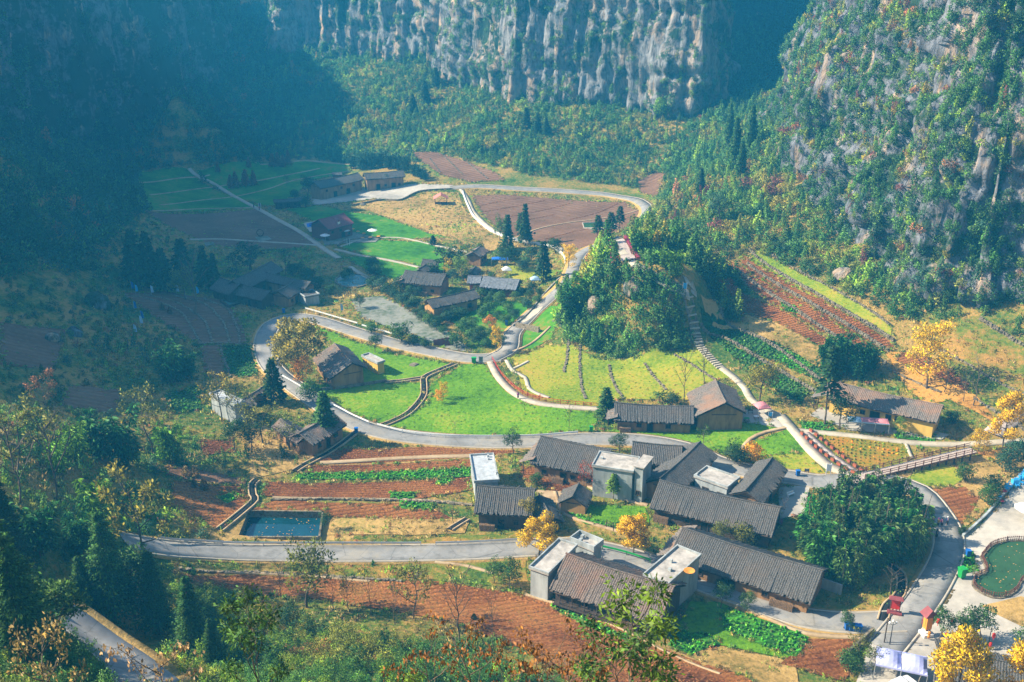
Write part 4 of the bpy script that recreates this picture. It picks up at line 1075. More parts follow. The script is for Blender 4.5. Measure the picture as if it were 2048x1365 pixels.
# ------------------------------------------------------------------ tiled roofs
def corrugated(L, run, rise, rng, pitch=.36, rows=9, sag=.22, edge=.14, x0=None):
    """a slope in local axes: x along the ridge, y from 0 (ridge) down to -run; returns V,F"""
    nc = max(3, int(L / pitch)); prof = [(0, 0), (.22, .10), (.5, .14), (.78, .10)]
    xs, zs = [], []
    for c in range(nc):
        for (a, b) in prof: xs.append((c + a) * L / nc); zs.append(b)
    xs.append(L); zs.append(0)
    xs = np.array(xs) - (L / 2 if x0 is None else -x0); zs = np.array(zs); t = np.linspace(0, 1, rows)
    X, T = np.meshgrid(xs, t, indexing='ij')
    col = np.repeat(rng.normal(0, .035, nc), 4); col = np.append(col, col[-1])
    Y = -run * T + (T > .99) * (np.repeat(rng.normal(0, edge, nc), 4).tolist() + [0] * 1 if False else np.append(np.repeat(rng.normal(0, edge, nc), 4), 0))[:, None]
    Z = -rise * T + zs[:, None] + col[:, None] * T + rng.normal(0, .012, X.shape) + .02 * (np.arange(rows) % 2)[None]
    Z -= sag * np.sin(np.pi * np.clip((X - xs[0]) / L, 0, 1)) * (1 - T * .5) * min(1.6, L / 12)
    Z += .10 * vnoise(X / 2.6, T * 2.2, float(rng.random() * 50))
    V = np.stack([X, Y, Z], -1).reshape(-1, 3)
    i = np.arange(len(xs) - 1)[:, None] * rows + np.arange(rows - 1)[None]
    F = np.stack([i, i + rows, i + rows + 1, i + 1], -1).reshape(-1, 4)[:, ::-1]
    return V, F

HN = [0]
def opening(root, kind, x, y, w, h, z, side=-1, frame='wood', pane='dark'):
    """a door or window on the wall at local y"""
    f = MB(); t = .12
    yy = y + side * .06
    f.box((x - w / 2, yy, z + h / 2), (t, .16, h + t)).box((x + w / 2, yy, z + h / 2), (t, .16, h + t)).box((x, yy, z + h), (w, .16, t)).box((x, yy, z), (w + .2, .2, t))
    o = f.build(kind, M[frame], root)
    q = MB().box((x, y + side * .02, z + h / 2), (w, .08, h)).build('leaf' if kind == 'door' else 'pane', M[pane], o)
    if kind == 'window' and w > .7: MB().box((x, yy, z + h / 2), (.06, .1, h)).build('mullion', M[frame], o)
    return o

def house(label, r0, r1, e, he, wall='earth', tile='tile', slope=.52, back=1.0, over=.9, gov=.8, name='farmhouse', doors=(), lean=None, sunk=1.5, g=None, cat='house', group=None, posts=0, open_front=False, balcony=False, pitch=.36, plinth=None):
    HN[0] += 1; rng = np.random.default_rng(HN[0] * 13)
    hr = he + 2.0
    mid = ((r0[0] + r1[0]) / 2, (r0[1] + r1[1]) / 2)
    for _ in range(40):
        gz = g if g is not None else None
        A_, B_ = None, None
        zz = float(hz(*on_plane(*mid, (gz or 1) + hr)[:2])) if gz is None else gz
        for _k in range(3):
            c = on_plane(*mid, zz + hr); zz = zz if gz is not None else float(hz(c[0], c[1]))
        A_, B_ = on_plane(*r0, zz + hr)[:2], on_plane(*r1, zz + hr)[:2]
        E = on_plane(*e, zz + he)[:2]
        d = (B_ - A_) / np.linalg.norm(B_ - A_); n = np.array([d[1], -d[0]])
        hs = float((E - A_) @ n)
        if hs < 0: n = -n; hs = -hs
        tgt = he + slope * hs
        if abs(tgt - hr) < .01: break
        hr += (tgt - hr) * .5
    L = float(np.linalg.norm(B_ - A_)); C = (A_ + B_) / 2
    # local frame: -y is the side of the given eave
    rz = math.atan2(-n[1], -n[0]) - math.pi / 2
    flip = False
    root = empty(name, (C[0], C[1], zz), rz, label=label, cat=cat, group=group)
    print('HOUSE %-34s L=%.1f half=%.1f ridge=%.1f g=%.1f at %.0f,%.0f' % (label[:34], L, hs, hr, zz, C[0], C[1]))
    bk = hs * back; rise = hr - he
    V, F = corrugated(L, hs, rise, rng, pitch); V[:, 2] += hr
    o = mesh_np('roof_tiles', V, F, M[tile], parent=root); o['kind'] = 'stuff'
    V, F = corrugated(L, bk, rise * back, rng, pitch); V[:, 1] *= -1; V[:, 2] += hr; F = F[:, ::-1]
    o = mesh_np('roof_tiles', V, F, M[tile], parent=root); o['kind'] = 'stuff'
    sg = [(-L / 2 - .05 + (L + .1) * k / 8, 0, hr + .12 - .22 * math.sin(math.pi * k / 8) * min(1.6, L / 12)) for k in range(9)]
    MB().tube(sg, .15, 6).build('ridge', M[tile], root)
    # underside of the eaves
    u = MB(); zt = -.30
    for s, rn, ri in ((-1, hs, rise), (1, bk, rise * back)):
        y1 = s * (rn - .15)
        u.add([(-L / 2 + .1, 0, hr + zt), (L / 2 - .1, 0, hr + zt), (L / 2 - .1, y1, hr - ri + zt), (-L / 2 + .1, y1, hr - ri + zt), (-L / 2 + .1, 0, hr + zt - .1), (L / 2 - .1, 0, hr + zt - .1), (L / 2 - .1, y1, hr - ri + zt - .1), (-L / 2 + .1, y1, hr - ri + zt - .1)],
              [(0, 1, 2, 3), (7, 6, 5, 4), (0, 4, 5, 1), (2, 6, 7, 3), (1, 5, 6, 2), (0, 3, 7, 4)])
    u.build('eaves', M['wood'], root)
    wx = L / 2 - gov; wy0 = -(hs - over); wy1 = bk - over; k = rise / hs
    def rz_(y): return hr - .48 - k * abs(y)
    W_ = MB()
    ys = [wy0, 0, wy1]; zs_ = [rz_(wy0), rz_(0), rz_(wy1)]
    for sx in (-1, 1):
        pass
    vs = []
    for x in (-wx, wx):
        vs += [(x, wy0, -sunk), (x, wy0, zs_[0]), (x, 0, zs_[1]), (x, wy1, zs_[2]), (x, wy1, -sunk)]
    W_.add(vs, [(0, 1, 2, 3, 4), (9, 8, 7, 6, 5), (0, 5, 6, 1), (4, 3, 8, 9), (1, 6, 7, 2), (2, 7, 8, 3)])
    W_.build('wall', M[wall], root)
    if plinth: MB().box((0, (wy0 + wy1) / 2, .1), (2 * wx + 1.6, wy1 - wy0 + 2.4, .35)).build('plinth', M[plinth], root)
    for (kd, t, w, h, z) in doors:
        opening(root, kd, -wx + t * 2 * wx, wy0, w, h, z, frame='wood')
    if lean:
        sd = -1 if lean[0] == 'a' else 1; ln = lean[1]; hh = zs_[0] + .9
        V, F = corrugated(wy1 - wy0 + 1.4, ln, ln * .42, rng, pitch, 6, .02)
        V2 = np.column_stack([sd * (wx - V[:, 1]), V[:, 0] + (wy0 + wy1) / 2, V[:, 2] + hh]); F2 = F if sd > 0 else F[:, ::-1]
        o = mesh_np('lean_to_tiles', V2, F2, M['tile_warm'], parent=root); o['kind'] = 'stuff'
        for yy in (wy0 + .2, (wy0 + wy1) / 2, wy1 - .2): MB().tube([(sd * (wx + ln - .5), yy, -sunk), (sd * (wx + ln - .5), yy, hh - .42 * (ln - .5) - .02)], .09, 6).build('lean_to_post', M['wood'], root)
    if not doors and L > 7 and wall != 'redwood':
        for t_ in ((.22, .5, .78) if L > 10 else (.3, .7)):
            kd_ = 'door' if abs(t_ - .5) < .05 else 'window'; opening(root, kd_, -wx + t_ * 2 * wx, wy0, 1.2 if kd_ == 'door' else .9, 2.0 if kd_ == 'door' else .8, .1 if kd_ == 'door' else 1.3)
    for sx in (-1, 1):                                   # gable air slits and tie beam
        MB().box((sx * (wx + .03), 0, he + .1), (.10, (wy1 - wy0) * .55, .16)).build('tie_beam', M['wood'], root)
    for k_ in range(posts):
        x = -wx + 2 * wx * (k_ + .5) / posts
        MB().tube([(x, wy0 - .55, -sunk), (x, wy0 - .55, he + .1)], .10, 6).build('post', M['wood'], root)
    if balcony:
        MB().box((0, wy0 - .55, he * .5), (2 * wx, 1.0, .14)).build('balcony', M['wood'], root)
        r = MB().box((0, wy0 - 1.0, he * .5 + .9), (2 * wx, .07, .07))
        for k_ in range(int(2 * wx / .6)): r.box((-wx + k_ * .6, wy0 - 1.0, he * .5 + .45), (.05, .05, .9))
        r.build('railing', M['wood'], root)
    return root, dict(L=L, hs=hs, hr=hr, wx=wx, wy0=wy0, wy1=wy1, g=zz)

def flat_house(label, c0, c1, c2, h, wall='concrete', slab='slab', parapet=.35, name='flat_roofed_house', over=.25, openings=(), g=None, cat='house', bits=()):
    zz = g if g is not None else float(hz(*on_plane(*c0, 1 + h)[:2]))
    A_, B_, C_ = [on_plane(*c, zz + h)[:2] for c in (c0, c1, c2)]
    d = (B_ - A_) / np.linalg.norm(B_ - A_); n = np.array([-d[1], d[0]]); w = float((C_ - A_) @ n)
    if w < 0: n = -n; w = -w
    L = float(np.linalg.norm(B_ - A_)); ctr = A_ + d * L / 2 + n * w / 2
    rz = math.atan2(d[1], d[0]); s = 1 if (d[0] * n[1] - d[1] * n[0]) > 0 else -1
    root = empty(name, (ctr[0], ctr[1], zz), rz, label=label, cat=cat)
    print('FLAT  %-34s L=%.1f w=%.1f h=%.1f g=%.1f' % (label[:34], L, w, h, zz))
    MB().box((0, 0, h / 2 - 1), (L - 2 * over, w - 2 * over, h + 1.8)).build('wall', M[wall], root)
    MB().box((0, 0, h - .02), (L, w, .22)).build('roof_slab', M[slab], root)
    if parapet:
        p = MB(); t = .22
        for sy in (-1, 1): p.box((0, sy * (w / 2 - t / 2), h + .09 + parapet / 2), (L, t, parapet))
        for sx in (-1, 1): p.box((sx * (L / 2 - t / 2), 0, h + .09 + parapet / 2), (t, w - 2 * t - .01, parapet))
        p.build('parapet', M['concrete'], root)
    for (kd, side, t, ww, hh, z) in openings:         # side: 0 -y, 1 +y, 2 -x, 3 +x
        if side < 2: opening(root, kd, -L / 2 + t * L, (-1 if side == 0 else 1) * (w / 2 - over), ww, hh, z, side=-1 if side == 0 else 1)
        else:
            e_ = opening(root, kd, 0, 0, ww, hh, z); e_.rotation_euler = (0, 0, math.pi / 2); e_.location = ((1 if side == 3 else -1) * (L / 2 - over + .04), -w / 2 + t * w, 0)
    for (fx, fy, sx, sy, sz) in bits:
        MB().box((fx * L / 2, fy * w / 2, h + .09 + sz / 2), (sx, sy, sz)).build('chimney', M['concrete'], root)
    return root, dict(L=L, w=w, h=h, g=zz, s=s)

D1 = ('door', .45, 1.3, 2.1, .1); WN = lambda t, z=1.1, w=1.0, h=.9: ('window', t, w, h, z)
HS = [
 ("long grey tiled farmhouse with orange patched tiles between two concrete wings", (1132, 1108), (1350, 1174), (1240, 1226), 4.6, dict(tile='tile_red', wall='wood', posts=8, balcony=True, g=-.5, doors=(('door', .12, 1.4, 2, .1), ('door', .5, 1.3, 2, .1), WN(.3, 2.9), WN(.66, 2.9), WN(.85, 2.9)))),
 ("very long low farmhouse with grey tiled roof beside the lower road bend", (1364, 1056), (1647, 1142), (1597, 1201), 3.0, dict(wall='earth', lean=('a', 3), doors=(WN(.2), WN(.4), D1, WN(.7)))),
 ("broad barn roof of dark grey tiles next to the bamboo grove", (1319, 961), (1562, 1016), (1527, 1070), 3.0, dict(wall='wood', doors=(WN(.3), D1, WN(.8)))),
 ("steep roofed house running away behind the broad barn roof", (1401, 884), (1320, 958), (1438, 912), 3.4, dict(tile='tile')),
 ("isolated dark roofed house by the road with gable wall of brown earth", (1545, 916), (1491, 982), (1528, 1005), 3.6, dict(wall='earth', back=.9)),
 ("farmhouse with ragged ruined tile edge behind the two storey concrete house", (1265, 884), (1366, 893), (1325, 931), 3.0, dict(wall='earth')),
 ("large farmhouse of dark grey tiles beside the round citrus tree at the road", (1081, 873), (1224, 900), (1100, 935), 3.4, dict(wall='earth', lean=('a', 3), doors=(WN(.15), D1, WN(.6), WN(.85)))),
 ("tiny earth walled hut alone on the grass between the farmhouses", (1158, 967), (1145, 994), (1184, 996), 2.2, dict(name='hut', wall='earth_light', gov=.5, over=.6, slope=.6, cat='hut')),
 ("square farmhouse with ribbed grey roof below the pale flat roof", (955, 972), (1071, 979), (1000, 1030), 3.6, dict(wall='wood', doors=(D1, WN(.75)))),
 ("low side wing with mossy roof joined to the square farmhouse", (1078, 990), (1104, 1036), (1111, 1012), 2.6, dict(name='side_wing', wall='wood', back=.8)),
 ("long tiled house at the foot of the terraced lawn", (1229, 806), (1388, 813), (1370, 848), 2.8, dict(wall='earth', lean=('a', 2.5), doors=(WN(.3), D1, WN(.7)))),
 ("tall gabled house of brown earth with broad weathered roof by the footpath", (1431, 760), (1452, 806), (1392, 837), 3.6, dict(wall='earth', tile='tile_warm', back=.75, over=.7)),
 ("long yellow walled house with open porch and weathered tile roof", (1666, 763), (1887, 812), (1860, 844), 3.6, dict(wall='yellow', tile='tile_warm', lean=('a', 4), g=1.6, doors=(('door', .45, 2.0, 2.6, .0), WN(.33, 1.4), WN(.58, 1.4, 1.1, 1.2), WN(.67, 1.4, 1.1, 1.2)))),
 ("farmhouse with broad sagging roof inside the loop of the road", (668, 687), (705, 726), (661, 761), 3.4, dict(tile='tile_warm', wall='earth', back=.62)),
 ("old farmhouse roof half hidden by cedar beside the road barrier", (598, 868), (668, 826), (690, 852), 3.2, dict(tile='tile_warm')),
 ("small tiled farmhouse roof running toward the dark trees", (560, 838), (612, 872), (580, 880), 3.0, dict(tile='tile_warm')),
 ("little sunlit tile roof behind the white walled farm building", (498, 792), (530, 772), (508, 796), 2.6, dict(tile='tile_warm', over=.5, gov=.5)),
 ("brownish low roof next to the white walled farm building", (468, 806), (500, 793), (496, 818), 2.8, dict(tile='tile_warm', over=.5, gov=.5)),
 ("largest roof of the shaded courtyard farm below the dark pines", (465, 562), (543, 523), (500, 575), 4.0, dict(wall='wood')),
 ("courtyard farmhouse with long roof and brick red walls in the shade", (527, 544), (622, 565), (585, 574), 4.0, dict(wall='earth', doors=(D1, WN(.2), WN(.7)))),
 ("small gabled farm wing facing the hairpin bend in the shade", (590, 562), (555, 583), (580, 596), 3.2, dict(wall='earth', over=.6)),
 ("low shaded farm roof beside the square stone tank", (440, 556), (480, 568), (455, 590), 3.0, dict(wall='wood')),
 ("broad shaded farm roof above the terraced brown fields", (482, 569), (540, 583), (520, 602), 3.0, dict(wall='wood')),
 ("earth farmhouse with dark roof beside the shaded garden and pale yard", (810, 541), (893, 549), (876, 573), 3.6, dict(lean=('a', 3), doors=(D1, WN(.8)))),
 ("ochre gabled farmhouse with large dark window above the stone yard", (853, 600), (949, 579), (957, 597), 4.0, dict(wall='earth_light', over=.7, doors=(('window', .28, .9, .8, 1.8), ('door', .55, 1.6, 2.2, .2), ('window', .82, 1.3, 1.2, 1.6)))),
 ("modern slate roofed restaurant house with dark red walls in the garden", (967, 553), (1040, 560), (1026, 581), 3.0, dict(tile='slate', wall='redwood', doors=(WN(.2), WN(.4), WN(.6), D1))),
 ("pale blue grey roofed annex beside the slate roofed restaurant", (936, 552), (964, 553), (955, 568), 2.8, dict(name='annex', tile='slate', wall='redwood')),
 ("small dark gable roof under the ginkgo in the garden village", (952, 533), (942, 545), (963, 541), 2.6, dict(over=.5, gov=.5)),
 ("shaded farmhouse roof under the dark pine clump", (845, 519), (879, 521), (868, 533), 3.0, dict(wall='wood')),
 ("low dark roof at the end of the flower field footpath", (852, 530), (838, 538), (868, 536), 2.4, dict(wall='wood', over=.5)),
 ("rounded grey thatch like roof beside the dry field", (962, 492), (945, 505), (975, 505), 3.4, dict(tile='tile_warm', over=.5)),
 ("long shaded farmhouse with banner at the far plaza", (627, 364), (716, 346), (721, 361), 5.4, dict(wall='earth', over=1.2, doors=(('door', .35, 1.8, 2.6, .1), ('door', .66, 1.8, 2.6, .1), WN(.15, 3.2), WN(.5, 3.2), WN(.8, 3.2)))),
 ("second long farmhouse at the far plaza next to the bamboo wood", (727, 347), (807, 341), (805, 354), 5.0, dict(wall='earth', over=1.2, doors=(('door', .3, 1.6, 2.3, .1), ('door', .72, 1.8, 2.3, .1), WN(.5, 1.2), WN(.88, 1.2)))),
 ("little grey roof peeping over the long plaza farmhouse", (664, 346), (684, 345), (682, 351), 5.0, dict(over=.4, gov=.4)),
 ("dark roofed open gallery below the round tree at the far plaza", (546, 400), (604, 396), (606, 402), 3.0, dict(name='gallery', wall='wood', over=1.2, posts=5)),
 ("wide ribbed tile roof under the golden ginkgo crowns at the plaza corner", (1873, 1291), (2080, 1338), (1960, 1400), 3.4, dict(wall='wood')),
]
HOUSES = {}
for (lab, r0, r1, e, he, kw) in HS:
    HOUSES[lab] = house(lab, r0, r1, e, he, **kw)
# the white walled house with maroon roof and dormer
redh, rd = house("maroon roofed timber lodge with dormer and white parasols beside it", (636, 440), (688, 427), (697, 450), 4.6, wall='redwood', tile='redroof', over=.6, gov=.6, name='lodge', doors=(WN(.15, 2.8), WN(.5, 2.8), ('door', .6, 1.6, 2.3, .1), WN(.85, .8)))
d_ = MB(); d_.add([(-1.2, -rd['hs'] * .75, rd['hr'] - 2.2), (1.2, -rd['hs'] * .75, rd['hr'] - 2.2), (0, -rd['hs'] * .75, rd['hr'] - .3), (0, 0, rd['hr'] - .3), (-1.2, -.5, rd['hr'] - .6), (1.2, -.5, rd['hr'] - .6)], [(0, 1, 2), (0, 2, 3, 4), (2, 1, 5, 3)])
dm = d_.build('dormer', M['redroof'], redh); MB().box((0, -rd['hs'] * .75 - .03, rd['hr'] - 1.7), (1.1, .1, .9)).build('pane', M['white'], dm)

FH = [
 ("tall concrete wing with pale screed roof and orange dish on its far corner", (1285, 1152), (1354, 1093), (1407, 1109), 6.0, dict(bits=((-.3, -.2, .5, .5, .5), (.1, .25, .35, .35, .6)), openings=(('door', 3, .3, 1.2, 2.1, .1),))),
 ("concrete wing with pale screed roof at the near end of the front farmhouse", (1097, 1151), (1057, 1137), (1120, 1081), 5.2, dict(openings=(('window', 0, .4, 1, 1, 1.2), ('door', 0, .75, 1.4, 2, -.2)))),
 ("grey roof terrace with high parapet and planters behind the front farmhouse", (1139, 1084), (1159, 1069), (1212, 1085), 5.0, dict(parapet=.9, bits=((-.5, .3, .6, .5, .8), (.4, .5, .6, .5, .7)))),
 ("two storey concrete house with buff flat roof facing the small hut", (1183, 933), (1267, 946), (1204, 905), 6.4, dict(parapet=.25, bits=((-.7, .1, .5, .5, .4),))),
 ("small concrete stair tower with grimy corner beside the buff flat roof", (1267, 933), (1288, 938), (1305, 914), 7.6, dict(name='stair_tower', parapet=0, cat='tower', openings=(('window', 0, .5, .8, .9, 1.6),))),
 ("low flat roofed kitchen house tucked between three tiled roofs", (1387, 954), (1455, 978), (1417, 936), 4.0, dict(bits=((-.9, -.8, .4, .4, .5),), openings=(('window', 0, .35, 1.2, .9, 1.6), ('window', 0, .8, 1.2, .9, 1.6)))),
 ("long pale grey flat roof standing over the vegetable strips", (948, 966), (999, 963), (958, 911), 4.2, dict(slab='slab_cool', bits=((.5, .8, .4, .4, .5), (.5, .6, .4, .4, .4), (.9, -.5, .3, .8, .6)))),
 ("pale walled shed half hidden behind thin autumn trees", (418, 790), (440, 782), (458, 818), 4.0, dict(wall='concrete', slab='slab_cool')),
 ("grey block shed at the corner of the shaded courtyard farm", (610, 596), (640, 590), (628, 580), 2.6, dict(slab='tile')),
 ("cream walled annex behind the farmhouse inside the road loop", (722, 713), (738, 708), (757, 728), 3.0, dict(wall='yellow', slab='slab')),
]
for (lab, a, b, c, h, kw) in FH:
    HOUSES[lab] = flat_house(lab, a, b, c, h, **kw)
